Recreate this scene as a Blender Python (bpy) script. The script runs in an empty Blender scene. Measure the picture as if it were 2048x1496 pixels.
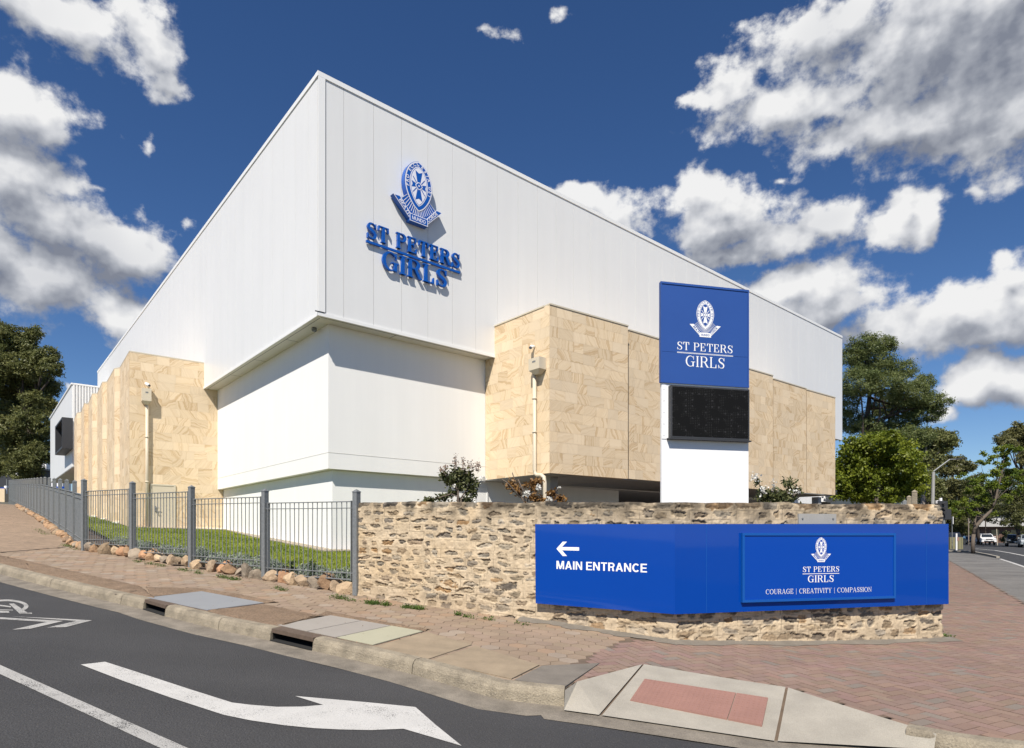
import bpy, math, random
import numpy as np
from mathutils import Vector, Matrix

# ------------------------------------------------------------------ camera, sky, sun, exposure
SC = bpy.context.scene
COL = SC.collection
F, CX, HY = 1244.0, 1024.0, 1070.0        # photograph calibration: focal length, centre column, horizon row (2048 px wide)
R = math.radians
cam_d = bpy.data.cameras.new("camera")
cam_d.sensor_width = 36.0
cam_d.lens = 36.0 * F / 2048.0
cam_d.shift_y = (HY - 748.0) / 2048.0
cam_d.clip_start, cam_d.clip_end = 0.1, 6000.0
cam = bpy.data.objects.new("camera", cam_d)
cam.location = (0, 0, 0)
cam.rotation_euler = (R(90), 0, 0)
COL.objects.link(cam)
SC.camera = cam
SC.view_settings.view_transform = 'Standard'
SC.view_settings.look = 'None'
SC.view_settings.exposure = 0.55
SC.view_settings.gamma = 1.0
SC.cycles.max_bounces = 5
SC.cycles.diffuse_bounces = 3
SC.cycles.glossy_bounces = 2
SC.cycles.transmission_bounces = 2
SC.cycles.use_adaptive_sampling = True
SC.cycles.adaptive_threshold = 0.015
SC.cycles.sample_clamp_indirect = 6.0

SUN_DIR = Vector((-0.152, -0.615, 0.774)).normalized()     # towards the sun
sun_d = bpy.data.lights.new("sun", 'SUN')
sun_d.energy = 4.6
sun_d.angle = R(0.53)
sun_d.color = (1.0, 0.935, 0.83)
sun = bpy.data.objects.new("sun", sun_d)
sun.rotation_euler = (-SUN_DIR).to_track_quat('-Z', 'Y').to_euler()
sun.location = (0, -20, 30)
COL.objects.link(sun)


def angles(px, py):
    rx, rz = (px - CX) / F, (HY - py) / F
    return math.atan2(rx, 1.0), math.atan2(rz, math.hypot(rx, 1.0))


def build_sky():
    w = bpy.data.worlds.new("World")
    SC.world = w
    w.use_nodes = True
    nt = w.node_tree
    nt.nodes.clear()

    def group(det, wdet, vor):
        g = bpy.data.node_groups.new("cloud_density", 'ShaderNodeTree')
        g.interface.new_socket("P", in_out='INPUT', socket_type='NodeSocketVector')
        g.interface.new_socket("Q", in_out='OUTPUT', socket_type='NodeSocketFloat')
        n, l = g.nodes, g.links
        gi, go = n.new('NodeGroupInput'), n.new('NodeGroupOutput')
        wn = n.new('ShaderNodeTexNoise')
        wn.noise_dimensions = '2D'
        wn.inputs['Scale'].default_value = 1.1
        wn.inputs['Detail'].default_value = wdet
        l.new(gi.outputs[0], wn.inputs['Vector'])
        s = n.new('ShaderNodeVectorMath'); s.operation = 'SUBTRACT'; s.inputs[1].default_value = (.5, .5, .5)
        l.new(wn.outputs['Color'], s.inputs[0])
        sc = n.new('ShaderNodeVectorMath'); sc.operation = 'SCALE'; sc.inputs['Scale'].default_value = .75
        l.new(s.outputs[0], sc.inputs[0])
        ad = n.new('ShaderNodeVectorMath'); ad.operation = 'ADD'
        l.new(gi.outputs[0], ad.inputs[0]); l.new(sc.outputs[0], ad.inputs[1])
        cur = None
        for (bx, by, brx, bry, *weak) in CLOUDS:
            a, e = angles(bx, by)
            rx = (bx - CX) / F
            cu, cv = a * 10, math.tan(e) * 10
            ru = brx / (F * (1 + rx * rx)) * 10
            rv = bry / (F * math.sqrt(1 + rx * rx)) * 10
            d = n.new('ShaderNodeVectorMath'); d.operation = 'SUBTRACT'; d.inputs[1].default_value = (cu, cv, 0)
            l.new(ad.outputs[0], d.inputs[0])
            q = n.new('ShaderNodeVectorMath'); q.operation = 'MULTIPLY'; q.inputs[1].default_value = (1 / ru, 1 / rv, 0)
            l.new(d.outputs[0], q.inputs[0])
            ln = n.new('ShaderNodeVectorMath'); ln.operation = 'LENGTH'
            l.new(q.outputs[0], ln.inputs[0])
            lv = ln.outputs['Value']
            if weak:
                ak = n.new('ShaderNodeMath'); ak.operation = 'ADD'; ak.inputs[1].default_value = weak[0]
                l.new(lv, ak.inputs[0]); lv = ak.outputs[0]
            if cur is None:
                cur = lv
            else:
                mn = n.new('ShaderNodeMath'); mn.operation = 'SMOOTH_MIN'; mn.inputs[2].default_value = .3
                l.new(cur, mn.inputs[0]); l.new(lv, mn.inputs[1])
                cur = mn.outputs[0]
        fb = n.new('ShaderNodeTexNoise')
        fb.noise_dimensions = '2D'
        fb.inputs['Scale'].default_value = 1.9
        fb.inputs['Detail'].default_value = det
        fb.inputs['Roughness'].default_value = .63
        l.new(gi.outputs[0], fb.inputs['Vector'])
        vo = n.new('ShaderNodeTexVoronoi')
        vo.voronoi_dimensions = '2D'
        vo.feature = 'F1'
        vo.inputs['Scale'].default_value = 2.6
        vo.inputs['Detail'].default_value = 2
        vo.inputs['Roughness'].default_value = .5
        l.new(ad.outputs[0], vo.inputs['Vector'])

        def mt(op, a, b, c=None):
            k = n.new('ShaderNodeMath'); k.operation = op
            for i, v in enumerate((a, b, c)):
                if v is None: continue
                if isinstance(v, (int, float)): k.inputs[i].default_value = v
                else: l.new(v, k.inputs[i])
            return k.outputs[0]
        one = mt('SUBTRACT', 1.0, cur)
        one = mt('MAXIMUM', one, -.9)
        f1 = mt('MULTIPLY_ADD', fb.outputs['Fac'], 1.9, -.92)
        f2 = mt('MULTIPLY_ADD', vo.outputs['Distance'], -.22 * vor, .12 * vor)
        t = mt('ADD', mt('MULTIPLY_ADD', one, 1.25, .06), mt('ADD', f1, f2))
        l.new(t, go.inputs[0])
        return g
    g = group(9, 4, 1); gs_ = group(2.6, 2, 0)
    n, l = nt.nodes, nt.links
    tc = n.new('ShaderNodeTexCoord')
    sep = n.new('ShaderNodeSeparateXYZ')
    l.new(tc.outputs['Generated'], sep.inputs[0])

    def mt(op, a, b=None, c=None):
        k = n.new('ShaderNodeMath'); k.operation = op
        for i, v in enumerate((a, b, c)):
            if v is None: continue
            if isinstance(v, (int, float)): k.inputs[i].default_value = v
            else: l.new(v, k.inputs[i])
        return k.outputs[0]
    az = mt('MULTIPLY', mt('ARCTAN2', sep.outputs['X'], sep.outputs['Y']), 10.0)
    hyp = mt('SQRT', mt('ADD', mt('MULTIPLY', sep.outputs['X'], sep.outputs['X']), mt('MULTIPLY', sep.outputs['Y'], sep.outputs['Y'])))
    el = mt('MINIMUM', mt('MULTIPLY', mt('DIVIDE', sep.outputs['Z'], mt('MAXIMUM', hyp, .02)), 10.0), 60.0)
    cb = n.new('ShaderNodeCombineXYZ')
    l.new(az, cb.inputs[0]); l.new(el, cb.inputs[1])
    g1 = n.new('ShaderNodeGroup'); g1.node_tree = g
    l.new(cb.outputs[0], g1.inputs[0])
    of = n.new('ShaderNodeVectorMath'); of.operation = 'ADD'; of.inputs[1].default_value = (-.10, .42, 0)
    l.new(cb.outputs[0], of.inputs[0])
    g2 = n.new('ShaderNodeGroup'); g2.node_tree = gs_
    l.new(of.outputs[0], g2.inputs[0])
    g3 = n.new('ShaderNodeGroup'); g3.node_tree = gs_
    l.new(cb.outputs[0], g3.inputs[0])

    def mr(v, a, b, c=0.0, d=1.0, smooth=True):
        k = n.new('ShaderNodeMapRange')
        k.interpolation_type = 'SMOOTHSTEP' if smooth else 'LINEAR'
        l.new(v, k.inputs['Value'])
        k.inputs['From Min'].default_value = a; k.inputs['From Max'].default_value = b
        k.inputs['To Min'].default_value = c; k.inputs['To Max'].default_value = d
        return k.outputs['Result']
    alpha = mr(g1.outputs[0], -.12, .55)
    diff = mt('ADD', mt('SUBTRACT', g3.outputs[0], g2.outputs[0]), mt('MULTIPLY', mt('SUBTRACT', g1.outputs[0], g3.outputs[0]), .62))
    lit = mr(diff, -.75, .75, smooth=False)
    wv = n.new('ShaderNodeTexNoise')
    wv.noise_dimensions = '2D'
    wv.inputs['Scale'].default_value = .9
    wv.inputs['Detail'].default_value = 1.5
    l.new(cb.outputs[0], wv.inputs['Vector'])
    sc2 = n.new('ShaderNodeVectorMath'); sc2.operation = 'MULTIPLY_ADD'
    l.new(wv.outputs['Color'], sc2.inputs[0]); sc2.inputs[1].default_value = (1.3, 1.0, 0); l.new(cb.outputs[0], sc2.inputs[2])
    dark = None
    for (bx, by, brx, bry, k) in DARK:
        a, e = angles(bx, by); rx = (bx - CX) / F
        d = n.new('ShaderNodeVectorMath'); d.operation = 'SUBTRACT'; d.inputs[1].default_value = (a * 10 + .65, math.tan(e) * 10 + .5, 0)
        l.new(sc2.outputs[0], d.inputs[0])
        q = n.new('ShaderNodeVectorMath'); q.operation = 'MULTIPLY'
        q.inputs[1].default_value = (F * (1 + rx * rx) / brx / 10, F * math.sqrt(1 + rx * rx) / bry / 10, 0)
        l.new(d.outputs[0], q.inputs[0])
        ln = n.new('ShaderNodeVectorMath'); ln.operation = 'LENGTH'
        l.new(q.outputs[0], ln.inputs[0])
        v = mr(ln.outputs['Value'], 1.7, .0, 0, k)
        dark = v if dark is None else mt('MAXIMUM', dark, v)
    litx = mt('SUBTRACT', mt('MULTIPLY_ADD', lit, .80, .27), mt('MULTIPLY', dark, .44))
    ramp = n.new('ShaderNodeValToRGB')
    cr = ramp.color_ramp
    cr.elements[0].position = 0.0; cr.elements[0].color = (.15, .165, .205, 1)
    cr.elements[1].position = 1.0; cr.elements[1].color = (.60, .60, .60, 1)
    e = cr.elements.new(.35); e.color = (.27, .285, .32, 1)
    e = cr.elements.new(.65); e.color = (.43, .44, .465, 1)
    l.new(litx, ramp.inputs[0])
    sky = n.new('ShaderNodeTexSky')
    sky.sky_type = 'NISHITA'
    sky.sun_disc = False
    sky.sun_elevation = math.asin(SUN_DIR.z)
    sky.sun_rotation = math.atan2(SUN_DIR.x, SUN_DIR.y)
    sky.altitude = 900
    sky.air_density = 1.0
    sky.dust_density = 0.05
    sky.ozone_density = 4.0
    hs = n.new('ShaderNodeHueSaturation')
    hs.inputs['Saturation'].default_value = 1.18
    hs.inputs['Hue'].default_value = .507
    hs.inputs['Value'].default_value = .78
    l.new(sky.outputs[0], hs.inputs['Color'])
    cs = n.new('ShaderNodeMix'); cs.data_type = 'RGBA'; cs.blend_type = 'MULTIPLY'; cs.inputs[0].default_value = 1
    l.new(ramp.outputs[0], cs.inputs[6]); cs.inputs[7].default_value = (SKY_INV, SKY_INV, SKY_INV, 1)
    mx = n.new('ShaderNodeMix'); mx.data_type = 'RGBA'
    l.new(alpha, mx.inputs[0]); l.new(hs.outputs[0], mx.inputs[6]); l.new(cs.outputs[2], mx.inputs[7])
    w.cycles.sampling_method = 'MANUAL'
    w.cycles.sample_map_resolution = 512
    bg = n.new('ShaderNodeBackground')
    bg.inputs['Strength'].default_value = SKY_STRENGTH
    l.new(mx.outputs[2], bg.inputs['Color'])
    out = n.new('ShaderNodeOutputWorld')
    l.new(bg.outputs[0], out.inputs[0])


SKY_STRENGTH = .085
SKY_INV = 1.0 / SKY_STRENGTH
CLOUDS = [  # cumulus masses by bearing: column, row, half width, half height
    (100, 25, 260, 80), (290, 80, 95, 85, .08), (335, 160, 60, 60, .3),
    (20, 230, 160, 110), (40, 330, 140, 90), (110, 440, 150, 85), (240, 500, 115, 70), (110, 560, 200, 95), (240, 630, 100, 60, .1), (-80, 470, 160, 190),
    (1940, 30, 400, 190), (2010, 210, 280, 150), (1650, 60, 190, 80, .05), (1570, 215, 180, 62, .05), (1790, 240, 220, 70), (1460, 190, 85, 80, .15), (1960, 285, 110, 55, .1),
    (1410, 385, 85, 55), (1440, 450, 110, 70), (1560, 475, 115, 52), (1640, 435, 105, 55), (1780, 440, 105, 48), (1480, 510, 100, 28), (1855, 440, 50, 40),
    (1230, 440, 90, 55), (1150, 400, 60, 40),
    (1590, 580, 160, 58), (1660, 620, 120, 50), (1560, 640, 130, 44), (1775, 660, 110, 45),
    (1930, 640, 175, 78), (2060, 600, 130, 95), (1850, 670, 120, 45), (2030, 505, 50, 34, .35), (1970, 395, 60, 30, .65),
    (1960, 760, 160, 52), (2080, 750, 120, 60), (1880, 835, 50, 32, .4),
    (1000, 62, 95, 40, .74), (1125, 32, 60, 55, .84), (1378, 190, 60, 40, .62), (315, 290, 50, 85, .82), (200, 372, 80, 36, .72), (378, 455, 55, 30, .80), (142, 765, 30, 20, .4), (1575, 350, 70, 36, .62),
]
DARK = [(1960, 140, 330, 150, 1.0), (1890, 260, 200, 60, .9), (1700, 60, 120, 70, .5), (60, 470, 270, 95, .85), (150, 560, 190, 60, .95), (60, 320, 130, 70, .55), (80, 20, 160, 50, .4),
        (1450, 500, 140, 40, .9), (1620, 455, 90, 40, .55), (1700, 650, 120, 30, .8), (1980, 672, 120, 30, .75), (2000, 782, 120, 20, .7), (1870, 650, 90, 22, .4)]
build_sky()

# ------------------------------------------------------------------ helpers
rng = random.Random(7)


def ray(px, py):
    return Vector(((px - CX) / F, 1.0, (HY - py) / F))


def P(px, py, d):
    return ray(px, py) * d


def Pz(px, py, z):
    return ray(px, py) * (z * F / (HY - py))


def plane_hit(px, py, O, N):
    r = ray(px, py)
    return r * (O.dot(N) / r.dot(N))


def smooth(a, b, t):
    t = min(1.0, max(0.0, (t - a) / (b - a)))
    return t * t * (3 - 2 * t)


FENCE_PX = [(713, 978, 1190), (530, 977, 1165), (383, 970, 1140), (265, 962, 1117), (168, 957, 1102)]
A0 = Vector((-2.75, 11.0))
PD = Vector((-.86, .51)); PN = Vector((.51, .86))


def T(x, y):
    """ground level: the street climbs to the left and is level on the right"""
    dx, dy = x - A0.x, y - A0.y
    a = dx * PD.x + dy * PD.y
    c = dx * PN.x + dy * PN.y
    w = smooth(.25, .75, x / max(y, 1.0)) * smooth(10, 16, y)
    if a > 0:
        z = -1.06 + .067 * min(a, 62)
    elif a > -6:
        z = -1.06 + .074 * a
    else:
        q = min(3.0, -6 - a)
        z = -1.504 - .074 * (q - q * q / 6)
    cc = max(-3.2, min(0, c)) * .022 + max(0, min(4, c)) * .052 * (1 - smooth(-3.2, -5.2, a) * 1.0)
    z += cc
    return z * (1 - w) + (-1.58) * w


def G(px, py, dz=0.0):
    r = ray(px, py)
    lo, hi = .5, .5
    while hi < 260:
        hi *= 1.03
        p = r * hi
        if p.z < T(p.x, p.y) + dz: break
        lo = hi
    for _ in range(40):
        m = (lo + hi) / 2
        p = r * m
        if p.z < T(p.x, p.y) + dz: hi = m
        else: lo = m
    return r * hi


def tag(o, label=None, cat=None, group=None, kind=None):
    if label: o['label'] = label
    if cat: o['category'] = cat
    if group: o['group'] = group
    if kind: o['kind'] = kind
    return o


def empty(name, loc, label, cat, group=None):
    o = bpy.data.objects.new(name, None)
    o.empty_display_size = .2
    o.location = loc
    COL.objects.link(o)
    return tag(o, label, cat, group)


def wloc(o):
    v = Vector((0, 0, 0))
    while o is not None:
        v += o.location
        o = o.parent
    return v


class MB:
    """collects faces and links them as one mesh object"""
    def __init__(s):
        s.v, s.f, s.m, s.c, s.uv = [], [], [], [], []

    def face(s, pts, m=0, col=None, uv=None):
        b = len(s.v)
        s.v.extend([(p[0], p[1], p[2]) for p in pts])
        s.f.append(tuple(range(b, b + len(pts))))
        s.m.append(m); s.c.append(col); s.uv.append(uv)

    def prism(s, lo, hi, m=0, col=None, cap0=True):
        n = len(lo)
        s.face(hi, m, col)
        if cap0: s.face(list(reversed(lo)), m, col)
        for i in range(n):
            j = (i + 1) % n
            s.face([lo[i], lo[j], hi[j], hi[i]], m, col)

    def box(s, c, X, Y, Z, m=0, col=None):
        """centre and three half-vectors"""
        c, X, Y, Z = Vector(c), Vector(X), Vector(Y), Vector(Z)
        q = [c - X - Y - Z, c + X - Y - Z, c + X + Y - Z, c - X + Y - Z]
        s.prism(q, [p + Z * 2 for p in q], m, col)

    def abox(s, x0, x1, y0, y1, z0, z1, m=0, col=None):
        s.box(((x0 + x1) / 2, (y0 + y1) / 2, (z0 + z1) / 2), ((x1 - x0) / 2, 0, 0), (0, (y1 - y0) / 2, 0), (0, 0, (z1 - z0) / 2), m, col)

    def tube(s, pts, rad, n=8, m=0, col=None, cap=True):
        pts = [Vector(p) for p in pts]
        if not hasattr(rad, '__len__'): rad = [rad] * len(pts)
        rings = []
        for i, p in enumerate(pts):
            t = (pts[min(i + 1, len(pts) - 1)] - pts[max(i - 1, 0)]).normalized()
            a = Vector((0, 0, 1)) if abs(t.z) < .9 else Vector((1, 0, 0))
            u = t.cross(a).normalized(); w = t.cross(u)
            b = len(s.v)
            for k in range(n):
                th = 2 * math.pi * k / n
                q = p + (u * math.cos(th) + w * math.sin(th)) * rad[i]
                s.v.append((q.x, q.y, q.z))
            rings.append(b)
        for i in range(len(pts) - 1):
            for k in range(n):
                k2 = (k + 1) % n
                s.f.append((rings[i] + k, rings[i] + k2, rings[i + 1] + k2, rings[i + 1] + k))
                s.m.append(m); s.c.append(col); s.uv.append(None)
        if cap:
            s.f.append(tuple(reversed([rings[0] + k for k in range(n)]))); s.m.append(m); s.c.append(col); s.uv.append(None)
            s.f.append(tuple(rings[-1] + k for k in range(n))); s.m.append(m); s.c.append(col); s.uv.append(None)

    def build(s, name, mats, parent=None, smooth_=False, loc=None):
        if not isinstance(mats, (list, tuple)): mats = [mats]
        off = wloc(parent) if parent is not None else (Vector(loc) if loc is not None else Vector((0, 0, 0)))
        me = bpy.data.meshes.new(name)
        vv = s.v if off.length == 0 else [(a - off.x, b - off.y, c - off.z) for a, b, c in s.v]
        me.from_pydata(vv, [], s.f)
        for mt in mats: me.materials.append(mt)
        if len(mats) > 1: me.polygons.foreach_set('material_index', s.m)
        if any(c is not None for c in s.c):
            at = me.attributes.new('Col', 'FLOAT_COLOR', 'FACE')
            flat = []
            for c in s.c: flat.extend((*c[:3], 1.0) if c is not None else (1, 1, 1, 1))
            at.data.foreach_set('color', flat)
        if any(u is not None for u in s.uv):
            ul = me.uv_layers.new(name='UVMap')
            flat = []
            for f, u in zip(s.f, s.uv):
                for k in range(len(f)):
                    flat.extend(u[k] if u else (0, 0))
            ul.data.foreach_set('uv', flat)
        if smooth_: me.polygons.foreach_set('use_smooth', [True] * len(s.f))
        me.update()
        o = bpy.data.objects.new(name, me)
        if parent is None and loc is not None: o.location = loc
        COL.objects.link(o)
        if parent is not None: o.parent = parent
        return o


def dup(o, loc=None, parent=None, name=None):
    c = o.copy()
    COL.objects.link(c)
    c.parent = parent
    if loc is not None: c.location = loc
    for ch in o.children:
        dup(ch, None, c)
    return c


# ------------------------------------------------------------------ materials
class NT:
    def __init__(s, name):
        s.mat = bpy.data.materials.new(name)
        s.mat.use_nodes = True
        s.t = s.mat.node_tree
        s.n, s.l = s.t.nodes, s.t.links
        s.b = s.n['Principled BSDF']

    def new(s, t, **kw):
        k = s.n.new('ShaderNode' + t)
        for a, v in kw.items(): setattr(k, a, v)
        return k

    def math(s, op, a, b=None, c=None):
        k = s.new('Math', operation=op)
        for i, v in enumerate((a, b, c)):
            if v is None: continue
            if isinstance(v, (int, float)): k.inputs[i].default_value = v
            else: s.l.new(v, k.inputs[i])
        return k.outputs[0]

    def noise(s, vec, scale, detail=4, rough=.55, w=None):
        k = s.new('TexNoise')
        k.inputs['Scale'].default_value = scale
        k.inputs['Detail'].default_value = detail
        k.inputs['Roughness'].default_value = rough
        if vec is not None: s.l.new(vec, k.inputs['Vector'])
        return k.outputs['Fac']

    def ramp(s, fac, stops):
        k = s.new('ValToRGB')
        e = k.color_ramp.elements
        while len(e) < len(stops): e.new(.5)
        for i, (p, c) in enumerate(stops):
            e[i].position = p
            e[i].color = (*c[:3], 1) if hasattr(c, '__len__') else (c, c, c, 1)
        s.l.new(fac, k.inputs[0])
        return k.outputs[0]

    def mix(s, fac, a, b, blend='MIX'):
        k = s.new('Mix', data_type='RGBA', blend_type=blend)
        for i, v in ((0, fac), (6, a), (7, b)):
            if isinstance(v, (int, float)): k.inputs[i].default_value = v
            elif hasattr(v, '__len__'): k.inputs[i].default_value = (*v[:3], 1)
            else: s.l.new(v, k.inputs[i])
        return k.outputs[2]

    def coord(s, which='Object'):
        return s.new('TexCoord').outputs[which]

    def bump(s, h, strength=.4, dist=.01):
        k = s.new('Bump')
        k.inputs['Strength'].default_value = strength
        k.inputs['Distance'].default_value = dist
        s.l.new(h, k.inputs['Height'])
        s.l.new(k.outputs[0], s.b.inputs['Normal'])

    def set(s, **kw):
        for a, v in kw.items():
            i = s.b.inputs[a.replace('_', ' ')]
            if isinstance(v, (int, float)): i.default_value = v
            elif hasattr(v, '__len__'): i.default_value = (*v[:3], 1)
            else: s.l.new(v, i)
        return s.mat


def pbr(name, col, rough=.6, var=.12, scale=3.0, bump=0.0, bscale=60.0, bdist=.01, metal=0.0, attr=False, coat=0.0, fine=0.0, fscale=90.0, spec=.5):
    t = NT(name)
    co = t.coord()
    n1 = t.noise(co, scale, 5, .6)
    v = t.math('MULTIPLY_ADD', n1, 2 * var * 1.6, 1 - var * 1.6)
    c = t.mix(1.0, col, t.ramp(v, [(0, 0.0), (1, 1.0)]), 'MULTIPLY') if False else None
    k = t.new('VectorMath', operation='SCALE')
    k.inputs[0].default_value = col[:3]
    t.l.new(v, k.inputs['Scale'])
    c = k.outputs[0]
    if fine:
        n2 = t.noise(co, fscale, 3, .6)
        v2 = t.math('MULTIPLY_ADD', n2, 2 * fine * 1.8, 1 - fine * 1.8)
        k2 = t.new('VectorMath', operation='SCALE')
        t.l.new(c, k2.inputs[0]); t.l.new(v2, k2.inputs['Scale'])
        c = k2.outputs[0]
    if attr:
        a = t.new('Attribute', attribute_name='Col')
        k3 = t.new('VectorMath', operation='MULTIPLY')
        t.l.new(c, k3.inputs[0]); t.l.new(a.outputs['Color'], k3.inputs[1])
        c = k3.outputs[0]
    t.l.new(c, t.b.inputs['Base Color'])
    t.set(Roughness=rough, Metallic=metal)
    t.b.inputs['Coat Weight'].default_value = coat
    t.b.inputs['Coat Roughness'].default_value = .04
    t.b.inputs['Specular IOR Level'].default_value = spec
    if bump: t.bump(t.noise(co, bscale, 4, .6), bump, bdist)
    return t.mat


def asphalt_mat(name, base, spk=.5, big_k=.45):
    t = NT(name)
    co = t.coord()
    big = t.noise(co, .55, 5, .6)
    fine = t.noise(co, 75, 3, .7)
    vo = t.new('TexVoronoi')
    vo.inputs['Scale'].default_value = 55
    t.l.new(co, vo.inputs['Vector'])
    sp = t.math('GREATER_THAN', t.noise(co, 140, 1, .5), .70)
    mp = t.new('Mapping'); mp.inputs['Rotation'].default_value = (0, 0, .56); mp.inputs['Scale'].default_value = (.12, 1.1, 1)
    t.l.new(co, mp.inputs['Vector'])
    trk = t.noise(mp.outputs[0], 1.0, 4, .55)
    v = t.math('ADD', t.math('ADD', t.math('MULTIPLY_ADD', big, big_k, .745 - big_k / 2), t.math('MULTIPLY', trk, .55)), t.math('MULTIPLY_ADD', fine, 1.3, -.65))
    v = t.math('ADD', v, t.math('MULTIPLY', sp, spk * 2.0))
    k = t.new('VectorMath', operation='SCALE')
    k.inputs[0].default_value = base
    t.l.new(v, k.inputs['Scale'])
    t.l.new(k.outputs[0], t.b.inputs['Base Color'])
    t.set(Roughness=.85)
    t.bump(t.math('ADD', fine, vo.outputs['Distance']), .55, .012)
    return t.mat


def sandstone_mat():
    t = NT('banded_sandstone')
    uv = t.coord('UV')
    at = t.new('Attribute', attribute_name='Col')
    sp = t.new('SeparateColor')
    t.l.new(at.outputs['Color'], sp.inputs[0])
    seed, tone, amt = sp.outputs[0], sp.outputs[1], sp.outputs[2]
    ln = t.new('VectorMath', operation='LENGTH')
    t.l.new(uv, ln.inputs[0])
    co = t.coord()
    wob = t.math('MULTIPLY_ADD', t.noise(co, 5, 3, .5), .16, -.08)
    r = t.math('ADD', ln.outputs['Value'], wob)
    cb = t.new('CombineXYZ')
    t.l.new(r, cb.inputs[0]); t.l.new(t.math('MULTIPLY', seed, 37.0), cb.inputs[1])
    bands = t.noise(cb.outputs[0], 14, 2, .55)
    broad = t.noise(cb.outputs[0], 4.2, 2, .5)
    b = t.math('ADD', t.math('MULTIPLY', bands, .6), t.math('MULTIPLY', broad, .4))
    c = t.ramp(b, [(.33, (.74, .595, .41)), (.42, (.685, .53, .345)), (.48, (.735, .585, .40)), (.545, (.645, .49, .31)), (.585, (.545, .385, .22)), (.64, (.69, .535, .35)), (.73, (.73, .585, .41))])
    c2 = t.mix(amt, (.735, .595, .42), c)
    k = t.new('VectorMath', operation='SCALE')
    t.l.new(c2, k.inputs[0]); t.l.new(t.math('MULTIPLY_ADD', tone, .14, .88), k.inputs['Scale'])
    t.l.new(k.outputs[0], t.b.inputs['Base Color'])
    t.set(Roughness=.8)
    t.bump(t.noise(co, 70, 4, .6), .15, .004)
    return t.mat


def leaf_mat(name, c0, c1, trans=.35, rough=.5):
    t = NT(name)
    at = t.new('Attribute', attribute_name='Col')
    sp = t.new('SeparateColor')
    t.l.new(at.outputs['Color'], sp.inputs[0])
    c = t.mix(sp.outputs[0], c0, c1)
    t.l.new(c, t.b.inputs['Base Color'])
    t.set(Roughness=rough)
    t.b.inputs['Specular IOR Level'].default_value = .35
    tr = t.new('BsdfTranslucent')
    t.l.new(c, tr.inputs['Color'])
    ms = t.new('MixShader')
    ms.inputs[0].default_value = trans
    t.l.new(t.b.outputs[0], ms.inputs[1]); t.l.new(tr.outputs[0], ms.inputs[2])
    t.l.new(ms.outputs[0], t.n['Material Output'].inputs['Surface'])
    return t.mat


def wall_mat(name, col, rough, streak, bump, bscale):
    t = NT(name)
    co = t.coord()
    mp = t.new('Mapping'); mp.inputs['Scale'].default_value = (2.6, 2.6, .16)
    t.l.new(co, mp.inputs['Vector'])
    a = t.noise(mp.outputs[0], 1.0, 5, .6)
    b = t.noise(co, .45, 4, .55)
    v = t.math('ADD', t.math('MULTIPLY_ADD', a, streak * 2, 1 - streak), t.math('MULTIPLY_ADD', b, streak * 1.6, -streak * .8))
    k = t.new('VectorMath', operation='SCALE'); k.inputs[0].default_value = col
    t.l.new(v, k.inputs['Scale'])
    t.l.new(k.outputs[0], t.b.inputs['Base Color'])
    t.set(Roughness=rough)
    t.bump(t.noise(co, bscale, 3, .5), bump, .02)
    return t.mat


def led_mat():
    t = NT('led_matrix_black')
    co = t.coord('UV')
    vo = t.new('TexVoronoi', feature='F1')
    vo.inputs['Scale'].default_value = 30
    vo.inputs['Randomness'].default_value = 0.0
    t.l.new(co, vo.inputs['Vector'])
    v2 = t.new('TexVoronoi', feature='F1'); v2.inputs['Scale'].default_value = 8; v2.inputs['Randomness'].default_value = 0.0
    t.l.new(co, v2.inputs['Vector'])
    d = t.mix(t.ramp(v2.outputs['Distance'], [(.10, 1.0), (.16, 0.0)]), t.ramp(vo.outputs['Distance'], [(.06, .05), (.2, .006)]), (.028, .028, .03))
    big = t.noise(co, 5, 2, .5)
    c = t.mix(t.math('GREATER_THAN', big, .5), (.006, .006, .006), d)
    t.l.new(c, t.b.inputs['Base Color'])
    t.set(Roughness=.6)
    t.b.inputs['Specular IOR Level'].default_value = .12
    return t.mat


M = {}
M['asphalt'] = asphalt_mat('asphalt', (.040, .0395, .0405), .8, .7)
M['gravel'] = asphalt_mat('grey_gravel', (.135, .128, .119), .8, 1.5)
M['cladding'] = wall_mat('white_metal_cladding', (.735, .735, .728), .40, .045, .06, 1.6)
M['cap'] = pbr('white_flashing', (.80, .80, .79), .45, .02, 1)
M['groove'] = pbr('panel_joint_grey', (.56, .56, .56), .7, .02, 1)
M['render'] = wall_mat('white_render', (.80, .797, .78), .85, .05, .05, 3.0)
M['soffit'] = pbr('soffit_sheet', (.66, .645, .60), .6, .03, 2)
M['sandstone'] = sandstone_mat()
M['stone_edge'] = pbr('sandstone_trim', (.62, .49, .33), .8, .08, 6)
M['cream'] = pbr('cream_paint', (.57, .50, .385), .5, .03, 3)
M['cream_dark'] = pbr('cream_paint_frame', (.56, .50, .39), .5, .03, 3)
M['concrete'] = pbr('grey_concrete', (.30, .295, .28), .85, .12, 2.5, .3, 80, .006, fine=.06)
M['kerb'] = pbr('kerb_concrete', (.265, .225, .165), .9, .5, 4.2, .9, 60, .018, fine=.28, fscale=70)
M['ramp'] = pbr('pale_concrete', (.325, .298, .25), .9, .2, 2.6, .6, 110, .010, fine=.2, fscale=120)
M['gutter'] = pbr('gutter_concrete', (.19, .165, .132), .9, .5, 3.2, .7, 70, .012, fine=.28, fscale=80)
M['slab'] = pbr('stained_concrete', (.275, .215, .145), .9, .25, 3.5, .4, 100, .006, fine=.1)
M['slab_dark'] = pbr('dirty_dark_concrete', (.165, .145, .12), .9, .25, 4.5, .4, 100, .006, fine=.14)
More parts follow.
